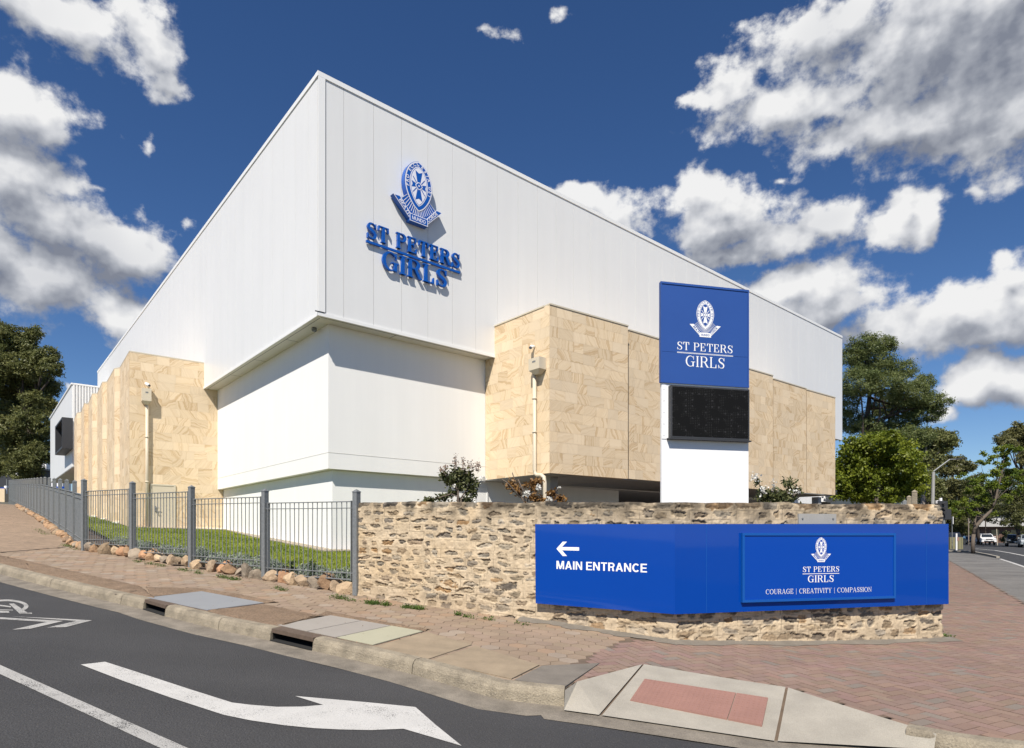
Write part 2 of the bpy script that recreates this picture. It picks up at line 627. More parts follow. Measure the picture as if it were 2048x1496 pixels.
M['lid_steel'] = pbr('grey_pit_lid', (.225, .235, .25), .55, .06, 3, .1, 60, .003)
M['lid_pink'] = pbr('pinkish_grey_lid', (.29, .265, .235), .8, .06, 3, .2, 80, .004, fine=.06)
M['lid_yellow'] = pbr('pale_yellow_lid', (.36, .345, .25), .8, .06, 3, .2, 80, .004, fine=.06)
M['rust'] = pbr('rusty_steel', (.10, .07, .05), .8, .3, 12, .5, 60, .006)
M['black'] = pbr('dark_void', (.012, .012, .012), .9, .1, 5)
M['dark_trim'] = pbr('dark_grey_metal', (.035, .036, .04), .5, .05, 3)
M['paver'] = pbr('concrete_paver', (.265, .196, .138), .9, .17, 1.3, .5, 120, .006, attr=True, fine=.15, fscale=130)
M['joint'] = pbr('paver_joint_sand', (.125, .09, .063), .95, .25, 6, .4, 90, .006)
M['brick'] = pbr('red_clay_paver', (.224, .150, .116), .9, .14, 1.0, .5, 120, .005, attr=True, fine=.18, fscale=120)
M['tactile'] = pbr('tactile_tile_red', (.27, .145, .115), .8, .12, 3, .2, 80, .004, fine=.06)


def paint_mat(name, col, wear):
    t = NT(name)
    co = t.coord()
    v = t.math('MULTIPLY_ADD', t.noise(co, 2.2, 5, .6), .45, .78)
    v = t.math('MULTIPLY', v, t.math('MULTIPLY_ADD', t.noise(co, 90, 3, .6), .5, .75))
    k = t.new('VectorMath', operation='SCALE'); k.inputs[0].default_value = col
    t.l.new(v, k.inputs['Scale'])
    patch = t.math('ADD', t.math('MULTIPLY', t.noise(co, 95, 3, .75), .75), t.math('MULTIPLY', t.noise(co, 3.5, 4, .6), .35))
    w = t.ramp(patch, [(wear, 0.0), (wear + .035, 1.0)])
    t.l.new(t.mix(w, k.outputs[0], (.05, .05, .05)), t.b.inputs['Base Color'])
    t.set(Roughness=.8)
    t.bump(t.noise(co, 80, 4, .6), .45, .008)
    return t.mat


M['paint'] = paint_mat('worn_road_paint', (.47, .46, .44), .635)
M['paint_old'] = paint_mat('dirty_road_paint', (.36, .352, .335), .60)
M['dirt'] = pbr('dry_dirt', (.225, .155, .10), .95, .32, 3.5, 1.0, 45, .035, fine=.42, fscale=38)
M['mulch'] = pbr('brown_mulch', (.085, .06, .045), .95, .3, 5, 1.0, 40, .03, fine=.35, fscale=60)
M['lawn'] = pbr('lawn_soil_green', (.14, .18, .025), .9, .2, 2, .6, 80, .02, fine=.3, fscale=60)
M['ground'] = pbr('far_ground', (.10, .095, .07), .95, .25, .2)
M['galv'] = pbr('galvanised_steel', (.20, .21, .213), .5, .28, 22, .1, 60, .002, metal=.25, fine=.08, fscale=60)
M['blue'] = pbr('blue_panel_gloss', (.0006, .046, .30), .12, .02, 1.5, coat=.6, spec=.1, bump=.05, bscale=1.3, bdist=.05)
M['blue2'] = pbr('blue_plaque', (.001, .050, .33), .35, .02, 1.5, coat=.05, spec=.25)
M['blue_frame'] = pbr('blue_frame_edge', (.002, .075, .33), .35, .04, 2)
M['blue_mat'] = pbr('blue_faded_panel', (.020, .070, .275), .45, .05, 1.2)
M['blue_letter'] = pbr('blue_letter_paint', (.003, .085, .40), .4, .03, 2, coat=.05)
M['white'] = pbr('white_vinyl', (.80, .80, .80), .5, .02, 3)
M['white_lilac'] = pbr('white_emblem_paint', (.74, .74, .82), .5, .02, 3)
M['white_paint'] = pbr('white_painted_metal', (.80, .80, .81), .45, .03, 1.2)
M['led'] = led_mat()
M['bark'] = pbr('grey_brown_bark', (.12, .095, .075), .95, .3, 5, .8, 25, .03)
M['bark_dark'] = pbr('dark_bark', (.055, .042, .034), .95, .3, 5, .8, 25, .03)
M['bark_pale'] = pbr('pale_bark', (.24, .20, .165), .9, .25, 4, .6, 25, .02)
M['petal'] = pbr('white_petals', (.78, .77, .74), .8, .06, 30)
M['rock'] = pbr('ochre_rock', (.31, .228, .15), .9, .35, 7, .8, 22, .03, attr=True, fine=.15, fscale=60)
M['hill'] = pbr('far_wooded_hill', (.028, .036, .040), .95, .35, .05)

# ------------------------------------------------------------------ ground, kerbs, paving
def V2(p): return (p[0], p[1])


def clip_half(poly, a, b, keep_left=True):
    """part of a convex polygon on one side of the line a-b"""
    def s(p):
        v = (b[0] - a[0]) * (p[1] - a[1]) - (b[1] - a[1]) * (p[0] - a[0])
        return v if keep_left else -v
    out = []
    for i in range(len(poly)):
        p, q = poly[i], poly[(i + 1) % len(poly)]
        sp, sq = s(p), s(q)
        if sp >= 0: out.append(p)
        if (sp > 0 > sq) or (sp < 0 < sq):
            t = sp / (sp - sq)
            out.append((p[0] + (q[0] - p[0]) * t, p[1] + (q[1] - p[1]) * t))
    return out


def area2(p):
    return sum(p[i][0] * p[(i + 1) % len(p)][1] - p[(i + 1) % len(p)][0] * p[i][1] for i in range(len(p))) / 2


def minus(poly, hole):
    """convex polygon minus a convex counter-clockwise hole: list of convex pieces"""
    out, rest = [], poly
    for i in range(len(hole)):
        a, b = hole[i], hole[(i + 1) % len(hole)]
        piece = clip_half(rest, a, b, False)
        if len(piece) > 2 and abs(area2(piece)) > 1e-5: out.append(piece)
        rest = clip_half(rest, a, b, True)
        if len(rest) < 3: return out
    return out


def ccw(p):
    return p if area2(p) > 0 else list(reversed(p))


def inside(p, poly):
    c = False
    for i in range(len(poly)):
        (x1, y1), (x2, y2) = poly[i], poly[i - 1]
        if (y1 > p[1]) != (y2 > p[1]) and p[0] < (x2 - x1) * (p[1] - y1) / (y2 - y1) + x1: c = not c
    return c


ROADZ = -.15
KERB_PX = [(0, 1132), (50, 1145), (105, 1158), (170, 1173), (246.6, 1190), (292, 1199.5), (334.5, 1212), (380, 1223), (442, 1237.7), (500, 1249),
           (545.7, 1258), (629, 1276.7), (730, 1298), (829, 1321), (915, 1344), (997, 1367), (1065, 1375), (1130, 1381)]
K = [G(*p) for p in KERB_PX]
d0 = (K[0] - K[2]).normalized()
K = [K[0] + d0 * 14, K[0] + d0 * 7] + K
for q in K[:2]: q.z = T(q.x, q.y)
KI = {px: i + 2 for i, px in enumerate(p[0] for p in KERB_PX)}
RIGHT_PX = [(1873, 1469), (1910, 1476), (1980, 1486), (2048, 1494), (2250, 1520)]
KR = [G(*p) for p in RIGHT_PX]
KR[0] = KR[0] + (KR[0] - KR[1]).normalized() * .22
RA, RB, RC, RD = G(1130, 1381), G(1154.8, 1364), G(1286, 1329), G(1574, 1375.5)
RE = G(1873, 1469)
R1, R2, R3, R4 = G(1128, 1420, ROADZ + .022), G(1201, 1430, ROADZ + .022), G(1552, 1482, ROADZ + .022), G(1868, 1499, ROADZ + .045)
RAMP_POLY = ccw([V2(p) for p in (RA, RB, RC, RD, RE, R4, R3, R2, R1)])
RAMP_TRIS = [ccw([V2(p) for p in q]) for q in ((RA, RB, RC, R2, R1), (RC, RD, R3, R2), (RD, RE, R4, R3))]


def normals2(pts):
    out = []
    for i in range(len(pts)):
        d = pts[min(i + 1, len(pts) - 1)] - pts[max(i - 1, 0)]
        out.append(Vector((-d.y, d.x, 0)).normalized())     # towards the footpath
    return out


KN = normals2(K)
KNR = normals2(KR)


def kerb_piece(mb, pts, nrm, gap=.006):
    """one kerb stone along a few points"""
    prof = []
    pts = [p.copy() for p in pts]
    d = (pts[1] - pts[0]).normalized(); pts[0] += d * gap
    d = (pts[-2] - pts[-1]).normalized(); pts[-1] += d * gap
    for p, n in zip(pts, nrm):
        t = T(p.x, p.y)
        b = p + n * .13
        prof.append([Vector((p.x - n.x * .045, p.y - n.y * .045, t + ROADZ - .02)),
                     Vector((p.x - n.x * .03, p.y - n.y * .03, t - .05)),
                     Vector((p.x - n.x * .012, p.y - n.y * .012, t - .012)),
                     Vector((p.x + n.x * .018, p.y + n.y * .018, t + .010)),
                     Vector((b.x, b.y, T(b.x, b.y) + .011)),
                     Vector((b.x, b.y, t + ROADZ - .02))])
    for i in range(len(prof) - 1):
        for k in range(6):
            j = (k + 1) % 6
            mb.face([prof[i][k], prof[i + 1][k], prof[i + 1][j], prof[i][j]])
    mb.face(prof[0]); mb.face(list(reversed(prof[-1])))


kb = MB()
JOINTS = [[0, 1, 2, 3, 4], [KI[105], KI[170], KI[246.6]], [KI[246.6], KI[292]], [KI[334.5], KI[380], KI[442]], [KI[442], KI[500], KI[545.7]],
          [KI[629], KI[730], KI[829]], [KI[829], KI[915], KI[997], KI[1065], KI[1130]]]
for js in JOINTS:
    kerb_piece(kb, [K[j] for j in js], [KN[j] for j in js])
kerb_piece(kb, KR, KNR)
tag(kb.build('kerb', M['kerb']), kind='structure')

# gutter strip in front of the kerb and the ramp
gb = MB()
GP = K + [R1, R2, R3, R4] + [p for p in KR[2:]]
GPn = normals2(GP)
GW = [.40] * len(K) + [.30, .26, .26, .26] + [.3] * len(KR[2:])
prev = None
for p, n, w in zip(GP, GPn, GW):
    a = p + n * .05; b = p - n * w
    row = [Vector((q.x, q.y, T(q.x, q.y) + ROADZ + dz)) for q, dz in ((a, .008), (p - n * w * .5, .008), (b, .006))]
    if prev:
        for i in range(2): gb.face([prev[i], row[i], row[i + 1], prev[i + 1]])
    prev = row
tag(gb.build('gutter', M['gutter']), kind='structure')

# asphalt of both streets near the corner
xs = [-45 + .75 * i for i in range(80)]
ys = [-8 + .75 * i for i in range(60)]


def sheet(name, mat, xs, ys, dz, keep=None, kind='structure'):
    idx, mb = {}, MB()
    for j in range(len(ys) - 1):
        for i in range(len(xs) - 1):
            if keep and not keep((xs[i] + xs[i + 1]) / 2, (ys[j] + ys[j + 1]) / 2): continue
            q = []
            for (a, b) in ((i, j), (i + 1, j), (i + 1, j + 1), (i, j + 1)):
                if (a, b) not in idx:
                    idx[(a, b)] = len(mb.v)
                    mb.v.append((xs[a], ys[b], T(xs[a], ys[b]) + dz))
                q.append(idx[(a, b)])
            mb.f.append(tuple(q)); mb.m.append(0); mb.c.append(None); mb.uv.append(None)
    return tag(mb.build(name, mat, smooth_=True), kind=kind)


sheet('road', M['asphalt'], xs, ys, ROADZ)
gx = sorted(set([-600, -400, -250, -160, -110, -80] + [-60 + 2.5 * i for i in range(49)] + [70, 85, 110, 160, 250, 400, 700]))
gy = sorted(set([-60, -30, -15] + [-10 + 2.5 * i for i in range(40)] + [95, 110, 140, 180, 240, 330, 500, 900]))
sheet('ground', M['ground'], gx, gy, -.24)

# paving
WALL1 = Vector((2.236, 8.53, 0)); WALL0 = Vector((-2.76, 11.0, 0))
_r = Vector((.972, .235, 0))
WALL2 = WALL1 + _r * 4.54
POSTS = []
for px, yt, yb in FENCE_PX:
    d = 1.875 * F / (yb - yt)
    b = P(px, yb, d); POSTS.append((b, P(px, yt, d).z))
VD = Vector((-.652, .758, 0)); UD = Vector((.758, .652, 0))
HB0, HB1 = G(1162.7, 1324), G(1232.6, 1285.6)       # hexagons end here, red clay pavers begin
CB0, CB1 = G(0, 1105), G(133, 1094)                  # hexagons end here, small pavers begin
GE0, GE1 = G(1900, 1122), G(2048, 1208)              # outer edge of the red footpath


def left_of(a, b, p): return (b[0] - a[0]) * (p[1] - a[1]) - (b[1] - a[1]) * (p[0] - a[0]) > 0


KB = [p + n * .10 for p, n in zip(K, KN)]
far_end = POSTS[-1][0] + VD * 50
LE = K[0] + KN[0] * .1
foot_left = [V2(p) for p in KB] + [V2(p) for p in (RA + Vector((.05, .05, 0)), RB, RC, RC + Vector((2, 3.5, 0)))] + [V2(WALL1 + Vector((0, .15, 0)))] + [V2(WALL0)] + [V2(p[0]) for p in POSTS] + [V2(far_end)] + [(far_end.x - 14, far_end.y), (K[0].x - 20, K[0].y + 8)]
# the small red pavers: corner and the footpath on the right
dirR = (GE0 - GE1).normalized()
GE2 = GE1 - dirR * 9
GEf = GE0 + dirR * 22
we = WALL2 + Vector((.3, 0, 0))
far_in = Vector((GEf.x - 3.2, GEf.y + .5, 0))
foot_right = [V2(HB0), V2(G(1125, 1370)), V2(RB), V2(RC), V2(RD), V2(RE)] + [V2(p + n * .1) for p, n in zip(KR, KNR)][1:] + [V2(GE2), V2(GE1), V2(GE0), V2(GEf), V2(far_in), V2(WALL2 + Vector((.5, 2.2, 0))), V2(WALL2 + Vector((.0, .2, 0))), V2(WALL1 + Vector((0, .2, 0))), V2(HB1)]
HOLES = list(RAMP_TRIS)
LID1 = [G(292, 1196.5), G(403, 1183.5), G(530, 1207), G(415, 1222)]
LID2 = [G(552.5, 1252), G(662, 1231.6), G(848, 1263.7), G(745.6, 1292)]
SLAB1 = [G(747.5, 1294.5), G(853, 1264.5), G(945.6, 1290), G(855, 1320)]
SLAB2 = [G(858.4, 1322.5), G(951, 1292.5), G(1080.5, 1331), G(1024, 1359)]
SLAB3 = [G(1027, 1361), G(1083, 1332), G(1200, 1327), G(1150, 1362), G(1129, 1376)]
for q in (LID1, LID2, SLAB1, SLAB2, SLAB3): HOLES.append(ccw([V2(p) for p in q]))


def paving(mb, poly, col, gap=0, holes=True, lift=0.0, depth=.02):
    parts = [poly]
    if holes:
        cx = sum(p[0] for p in poly) / len(poly); cy = sum(p[1] for p in poly) / len(poly)
        for h in HOLES:
            if min(math.hypot(cx - q[0], cy - q[1]) for q in h) > 1.6 and not inside((cx, cy), h): continue
            parts = [r for q in parts for r in minus(q, h)]
    for q in parts:
        c = Vector((sum(p[0] for p in q) / len(q), sum(p[1] for p in q) / len(q)))
        t0 = T(c.x, c.y) + lift
        sx, sy = (T(c.x + .1, c.y) - T(c.x - .1, c.y)) * 5, (T(c.x, c.y + .1) - T(c.x, c.y - .1)) * 5
        top = [Vector((p[0], p[1], t0 + sx * (p[0] - c.x) + sy * (p[1] - c.y))) for p in q]
        mb.face(top, 0, col)
        if depth:
            for i in range(len(top)):
                a, b = top[i], top[(i + 1) % len(top)]
                mb.face([a, a - Vector((0, 0, depth)), b - Vector((0, 0, depth)), b], 0, col)


def kerb_ok(p):
    best, side = 1e9, 1
    for pts, ns in ((K, KN), (KR, KNR)):
        for i in range(len(pts) - 1):
            a, b = pts[i], pts[i + 1]
            d = Vector((b.x - a.x, b.y - a.y)); t = max(0, min(1, ((p[0] - a.x) * d.x + (p[1] - a.y) * d.y) / d.length_squared))
            q = Vector((a.x + d.x * t, a.y + d.y * t)); r = Vector((p[0], p[1])) - q
            if r.length < best: best, side = r.length, (1 if left_of(a, b, p) else -1)
    return best * side


def jit(s): return 1 + rng.uniform(-s, s)


hx = MB()
A, B = Vector((.86, -.51)), Vector((.51, .86))
w, h = .125, .108
for i in range(-90, 90):
    for j in range(-40, 60):
        o = Vector((A0.x, A0.y)) + A * (i * w * 1.62) + B * (j * h * 2 + (h if i % 2 else 0))
        p = (o.x, o.y)
        if not (-19 < o.x < 3.6 and 6 < o.y < 18): continue
        if not inside(p, foot_left) or kerb_ok(p) < .1: continue
        if left_of(HB0, HB1, p) is False: continue
        if left_of(CB0, CB1, p): continue
        g = .005
        poly = []
        for ux, uy in ((1, 0), (.56, 1), (-.56, 1), (-1, 0), (-.56, -1), (.56, -1)):
            q = o + A * (ux * (w * 1.04 - g)) + B * (uy * (h - g)); poly.append((q.x, q.y))
        e = jit(.09)
        col = (e, e * jit(.02), e * jit(.03))
        if rng.random() < .10: col = (1.08 * e, 1.16 * e, 1.26 * e)
        elif rng.random() < .1: col = (1.08 * e, 1.0 * e, .94 * e)
        paving(hx, ccw(poly), col, lift=rng.uniform(-.0025, .0025))
tag(hx.build('footpath_hexagon_pavers', M['paver']), kind='structure')

sm = MB()
for i in range(-10, 420):
    for j in range(-60, 150):
        o = Vector((CB1.x, CB1.y)) - A * (i * .205 + (.1 if j % 2 else 0)) + B * (j * .105)
        p = (o.x, o.y)
        if o.y > 44 or o.x < -o.y * .86 - 1.5: continue
        if not left_of(CB0, CB1, p) or not inside(p, foot_left) or kerb_ok(p) < .1: continue
        e = jit(.1)
        poly = [V2(o + A * sx * .1 + B * sy * .0505) for sx, sy in ((-1, -1), (1, -1), (1, 1), (-1, 1))]
        paving(sm, ccw(poly), (e * 1.02, e * 1.0, e * .98), holes=False, lift=rng.uniform(-.001, .001), depth=0)
tag(sm.build('footpath_small_pavers', M['paver']), kind='structure')

rb = MB()
BU = Vector((.9, .435)); BV = Vector((-.435, .9))
L_, W_ = .228, .114
g = .0045
for i in range(-60, 70):
    for j in range(-60, 340):
        for kind in (0, 1):
            # herringbone: a pair of bricks repeated on a sheared lattice
            o = Vector((WALL1.x, WALL1.y)) + BU * (W_ * j + L_ * 2 * i) + BV * (W_ * j)
            if kind == 0: c, hu, hv = o + BU * (L_ / 2) + BV * (W_ / 2), L_ / 2 - g, W_ / 2 - g
            else: c, hu, hv = o + BU * (L_ + W_ / 2) + BV * (W_ - L_ / 2 + 0), W_ / 2 - g, L_ / 2 - g
            p = (c.x, c.y)
            if c.y > 42 or c.y < 2.5 or c.x > c.y * .9 + 2: continue
            if not inside(p, foot_right) or kerb_ok(p) < .08: continue
            e = jit(.085)
            col = (e * jit(.03), e * jit(.05), e * jit(.05))
            if rng.random() < .09: col = (.88 * e, 1.08 * e, 1.14 * e)
            poly = [V2(c + BU * sx * hu + BV * sy * hv) for sx, sy in ((-1, -1), (1, -1), (1, 1), (-1, 1))]
            paving(rb, ccw(poly), col, lift=rng.uniform(-.002, .002), depth=.015 if c.y < 14 else 0)
tag(rb.build('footpath_red_pavers', M['brick']), kind='structure')

# sand between the pavers
bs = MB()
for i in range(-175, 130):
    for j in range(0, 300):
        x, y = i * .2, 4 + j * .2
        if y > 46: continue
        c = (x + .1, y + .1)
        if not (inside(c, foot_left) or inside(c, foot_right)): continue
        if y < 14 and kerb_ok(c) < .05: continue
        poly = [(x, y), (x + .2, y), (x + .2, y + .2), (x, y + .2)]
        parts = [poly]
        for h_ in HOLES:
            if min(math.hypot(c[0] - q[0], c[1] - q[1]) for q in h_) < 2.0: parts = [r for q in parts for r in minus(q, h_)]
        for q in parts: bs.face([Vector((p[0], p[1], T(*p) - .006)) for p in q])
tag(bs.build('footpath_bedding', M['joint']), kind='structure')


# dry verge between the kerb and the pavers
def ribbon(name, mat, near, far, n=40, m=5, lift=.012, amp=.012):
    def at(pts, t):
        f = t * (len(pts) - 1); i = min(int(f), len(pts) - 2)
        return pts[i].lerp(pts[i + 1], f - i)
    mb = MB(); idx = []
    for i in range(n + 1):
        row = []
        for j in range(m + 1):
            p = at(near, i / n).lerp(at(far, i / n), j / m)
            if 0 < j: p = p + Vector((rng.uniform(-.02, .02), rng.uniform(-.02, .02), 0))
            edge = 1 if 0 < j < m else 0
            z = T(p.x, p.y) + (lift if edge else -.004 if j == m else .004) + rng.uniform(0, amp) * edge
            row.append(len(mb.v)); mb.v.append((p.x, p.y, z))
        idx.append(row)
    for i in range(n):
        for j in range(m):
            mb.f.append((idx[i][j], idx[i + 1][j], idx[i + 1][j + 1], idx[i][j + 1])); mb.m.append(0); mb.c.append(None); mb.uv.append(None)
    return tag(mb.build(name, mat, smooth_=True), kind='structure')


kb_of = lambda i: K[i] + KN[i] * .125
ribbon('verge', M['dirt'], [kb_of(i) for i in (0, 1, 2, 3, 4, 5, 6, 7)],
       [G(0, 1110) + d0 * 14, G(0, 1110) + d0 * 7, G(0, 1110), G(41, 1118), G(112, 1134), G(187, 1151), G(281, 1171.5), G(305, 1194)], 90, 6)
ribbon('verge', M['dirt'], [G(415, 1223), kb_of(KI[442]), kb_of(KI[500]), kb_of(KI[545.7]), G(553, 1253)], [G(425, 1221), G(532, 1207.5), G(600, 1222), G(640, 1229), G(655, 1232)], 40, 6)
ribbon('verge', M['dirt'], [G(640, 1230), G(700, 1238), G(800, 1255), G(850, 1263)], [G(655, 1222), G(705, 1232), G(800, 1250), G(860, 1260)], 20, 3)
ribbon('verge', M['dirt'], [G(300, 1194), G(403, 1183), G(470, 1195), G(532, 1207)], [G(290, 1172), G(400, 1176), G(480, 1188), G(560, 1205)], 24, 3)


cj = MB()
cd_ = (CB1 - CB0).normalized(); cn_ = Vector((-cd_.y, cd_.x, 0)) * .035
for k in range(24):
    a, b = (CB0 - cd_ * 1.5).lerp(CB1, k / 24), (CB0 - cd_ * 1.5).lerp(CB1, (k + 1) / 24)
    cj.face([Vector((p.x, p.y, T(p.x, p.y) + .008)) for p in (a - cn_, b - cn_, b + cn_, a + cn_)])
tag(cj.build('footpath_channel', M['rust']), kind='structure')


# ------------------------------------------------------------------ pits, lids, slabs
def slab(mb, pts, lift=.012, th=.05, m=0):
    hi = [Vector((p.x, p.y, T(p.x, p.y) + lift)) for p in pts]
    mb.prism([p - Vector((0, 0, th)) for p in hi], hi, m)


def inset(pts, k):
    c = sum(pts, Vector()) / len(pts)
    return [p + (c - p).normalized() * k for p in pts]


def pit(name, label, lids, outline, i0, i1):
    a, b = K[i0], K[i1]
    na, nb = KN[i0], KN[i1]
    e = empty(name, (a + b) / 2 + Vector((0, 0, -.15)), label, 'drain pit')
    fr = MB()
    slab(fr, outline, .004, .035)
    fr.build('lid_frame', M['rust'], e)
    for pts, mt, lb in lids:
        l = MB(); slab(l, inset(pts, .018), .013, .03)
        o = l.build('lid', mt, e)
        if lb: o['label'] = lb
    ln = MB()
    p = [a - na * .02, b - nb * .02, b + nb * .16, a + na * .16]
    slab(ln, p, .010, .05)
    ln.build('lintel', M['rust'], e)
    hole = MB()
    q = [a + na * .55, b + nb * .55]
    lo = [Vector((v.x, v.y, T(v.x, v.y) - .36)) for v in q]; hi = [Vector((v.x, v.y, T(v.x, v.y) - .04)) for v in q]
    hole.face([lo[0], lo[1], hi[1], hi[0]])
    fl = [a - na * .06, b - nb * .06, b + nb * .55, a + na * .55]
    hole.face([Vector((v.x, v.y, T(v.x, v.y) + ROADZ + .017)) for v in fl])
    for c, n in ((a, na), (b, nb)):
        s0, s1 = c - n * .0, c + n * .55
        hole.face([Vector((s0.x, s0.y, T(s0.x, s0.y) - .16)), Vector((s1.x, s1.y, T(s1.x, s1.y) - .16)), Vector((s1.x, s1.y, T(s1.x, s1.y) - .04)), Vector((s0.x, s0.y, T(s0.x, s0.y) - .04))])
    hole.build('opening', M['black'], e)  # black inner faces paint the shade inside the pit mouth


pit('drain_pit', 'side-entry drain pit in the kerb with one grey steel lid', [(LID1, M['lid_steel'], None)], LID1, KI[292], KI[334.5])
q1 = LID2[0].lerp(LID2[3], .64); q2 = LID2[1].lerp(LID2[2], .67)
m1 = LID2[0].lerp(LID2[3], .5).lerp(LID2[1].lerp(LID2[2], .5), 0)
h1, h2 = LID2[0].lerp(LID2[1], .0), LID2[0]
mid_a, mid_b = LID2[0].lerp(q1, .53), LID2[1].lerp(q2, .53)
pit('drain_pit', 'side-entry drain pit in the kerb with pinkish grey and pale yellow lids',
    [([LID2[0], LID2[1], mid_b, mid_a], M['lid_pink'], None), ([mid_a, mid_b, q2, q1], M['lid_pink'], None), ([q1, q2, LID2[2], LID2[3]], M['lid_yellow'], 'pale yellow lid')], LID2, KI[545.7], KI[629])
for pts, mt, lb in ((SLAB1, 'slab', 'brown stained concrete slab right next to the pale yellow pit lid'), (SLAB2, 'slab', 'brown stained concrete slab between the lighter slab and the dark slab by the kerb'), (SLAB3, 'slab_dark', 'dark dirty concrete slab beside the kerb ramp')):
    s_ = MB(); slab(s_, inset(pts, .012), .008, .06)
    tag(s_.build('concrete_slab', M[mt]), lb, 'concrete slab', 'concrete slabs along the kerb')
ub = MB()
for pts in (SLAB1, SLAB2, SLAB3): slab(ub, pts, -.012, .02)
tag(ub.build('slab_bedding', M['joint']), kind='structure')
# ------------------------------------------------------------------ kerb ramp with the tactile pad
rp = MB()


def grid_quad(mb, a, b, c, d, n=10, lift=0.0, m=0):
    for i in range(n):
        for j in range(n):
            def q(s, t):
                e = a.lerp(b, s)
                return Vector((e.x, e.y, T(e.x, e.y) + .007)).lerp(d.lerp(c, s), t)
            mb.face([q(i / n, j / n), q((i + 1) / n, j / n), q((i + 1) / n, (j + 1) / n), q(i / n, (j + 1) / n)], m)


def zfix(p, dz=.006): return Vector((p.x, p.y, p.z + dz))


ra, rb_, rc, rd, re = [zfix(p) for p in (RA, RB, RC, RD, RE)]
r1, r2, r3, r4 = R1, R2, R3, R4
g_ = .014
rc1 = rc + (rb_ - rc).normalized() * g_; r21 = r2 + (r1 - r2).normalized() * g_
rc2 = rc + (rd - rc).normalized() * g_; r22 = r2 + (r3 - r2).normalized() * g_
rd1 = rd + (rc - rd).normalized() * g_; r31 = r3 + (r2 - r3).normalized() * g_
rd2 = rd + (re - rd).normalized() * g_; r32 = r3 + (r4 - r3).normalized() * g_
rp.face([ra, rb_, rc1, r21, r1])
grid_quad(rp, rc2, rd1, r31, r22, 10)
grid_quad(rp, rd2, re, r4, r32, 12)
rp.build  # one mesh
for pr in ((rc, r2), (rd, r3)):
    n = Vector((.7, .25, 0)).normalized() * .03
    rp.face([pr[0] - n - Vector((0, 0, .02)), pr[0] + n - Vector((0, 0, .02)), pr[1] + n - Vector((0, 0, .02)), pr[1] - n - Vector((0, 0, .02))], 1)
tag(rp.build('kerb_ramp', [M['ramp'], M['joint']]), kind='structure')
RN = (rd - rc).cross(r2 - rc).normalized()
tp = [plane_hit(px, py, rc + Vector((0, 0, .008)), RN) for px, py in ((1288.8, 1357), (1537, 1395), (1525, 1449.5), (1259.6, 1399.8))]
tb = MB()
up = Vector((0, 0, 1))
def tq(s, t): return tp[0].lerp(tp[1], s).lerp(tp[3].lerp(tp[2], s), t)
cuts = [0, .755, 1]
cuts_t = [0, .5, 1]
for i in range(2):
    for j in range(2):
        e = .003
        a, b, c, d = tq(cuts[i] + e, cuts_t[j] + e), tq(cuts[i + 1] - e, cuts_t[j] + e), tq(cuts[i + 1] - e, cuts_t[j + 1] - e), tq(cuts[i] + e, cuts_t[j + 1] - e)
        tb.prism([p - up * .02 for p in (a, b, c, d)], [a, b, c, d])
for i in range(26):
    for j in range(11):
        c = tq((i + .5) / 26, (j + .5) / 11)
        if i == 19: continue
        ring = [c + Vector((math.cos(k * math.pi / 3) * .013, math.sin(k * math.pi / 3) * .013, 0)) for k in range(6)]
        tb.prism(ring, [c + (p - c) * .7 + up * .006 for p in ring], cap0=False)
tag(tb.build('tactile_pad', M['tactile']), 'red tactile paving pad set in the pale concrete kerb ramp', 'tactile pad')

# ------------------------------------------------------------------ painted markings
def marking(name, polys, mat, label, lift=.005):
    mb = MB()
    for pl in polys:
        mb.face([Vector((p.x, p.y, T(p.x, p.y) + ROADZ + lift)) for p in (G(x, y, ROADZ) if not isinstance(x, Vector) else x for x, y in pl)])
    return tag(mb.build(name, mat), kind='structure')


def fine_poly(pts, n=6):
    out = []
    for i in range(len(pts)):
        a, b = pts[i], pts[(i + 1) % len(pts)]
        for k in range(n): out.append((a[0] + (b[0] - a[0]) * k / n, a[1] + (b[1] - a[1]) * k / n))
    return out


ARROW_TOP = [(210, 1324.3), (290, 1350), (380, 1379.5), (463.9, 1406), (500, 1410.5), (552.5, 1414.6), (603.8, 1414.2), (646.5, 1410.7)]
ARROW_BOT = [(161.6, 1330), (250, 1364), (341.8, 1396.3), (446.8, 1430.5), (500, 1441.5), (569.6, 1451.7), (630, 1457.5), (680, 1460)]
aq = [[ARROW_TOP[i], ARROW_TOP[i + 1], ARROW_BOT[i + 1], ARROW_BOT[i]] for i in range(7)]
aq += [[(646.5, 1410.7), (590, 1392.9), (735, 1405.5), (740.5, 1461.3), (680, 1460)], [(735, 1405.5), (831, 1415), (870, 1449.5), (807, 1458.5), (740.5, 1461.3)], [(870, 1449.5), (923.3, 1492.7), (807, 1458.5)]]
marking('turn_arrow_marking', aq, M['paint'], '')
l0, l1 = G(0, 1330.4, ROADZ), G(373.5, 1496, ROADZ)
l2, l3 = G(0, 1348.7, ROADZ), G(317, 1496, ROADZ)
dl = (l1 - l0).normalized()
wd = .12
mb = MB()
NL = 60
ca, cbb = (l0 + l2) / 2 - dl * 12, (l1 + l3) / 2 + dl * 3
n = Vector((-dl.y, dl.x, 0)).normalized()
hw = abs((l2 - l0).dot(n)) / 2
for i in range(NL):
    a, b = ca.lerp(cbb, i / NL), ca.lerp(cbb, (i + 1) / NL)
    mb.face([Vector((p.x, p.y, T(p.x, p.y) + ROADZ + .005)) for p in (a - n * hw, b - n * hw, b + n * hw, a + n * hw)])
tag(mb.build('lane_line_marking', M['paint_old']), kind='structure')
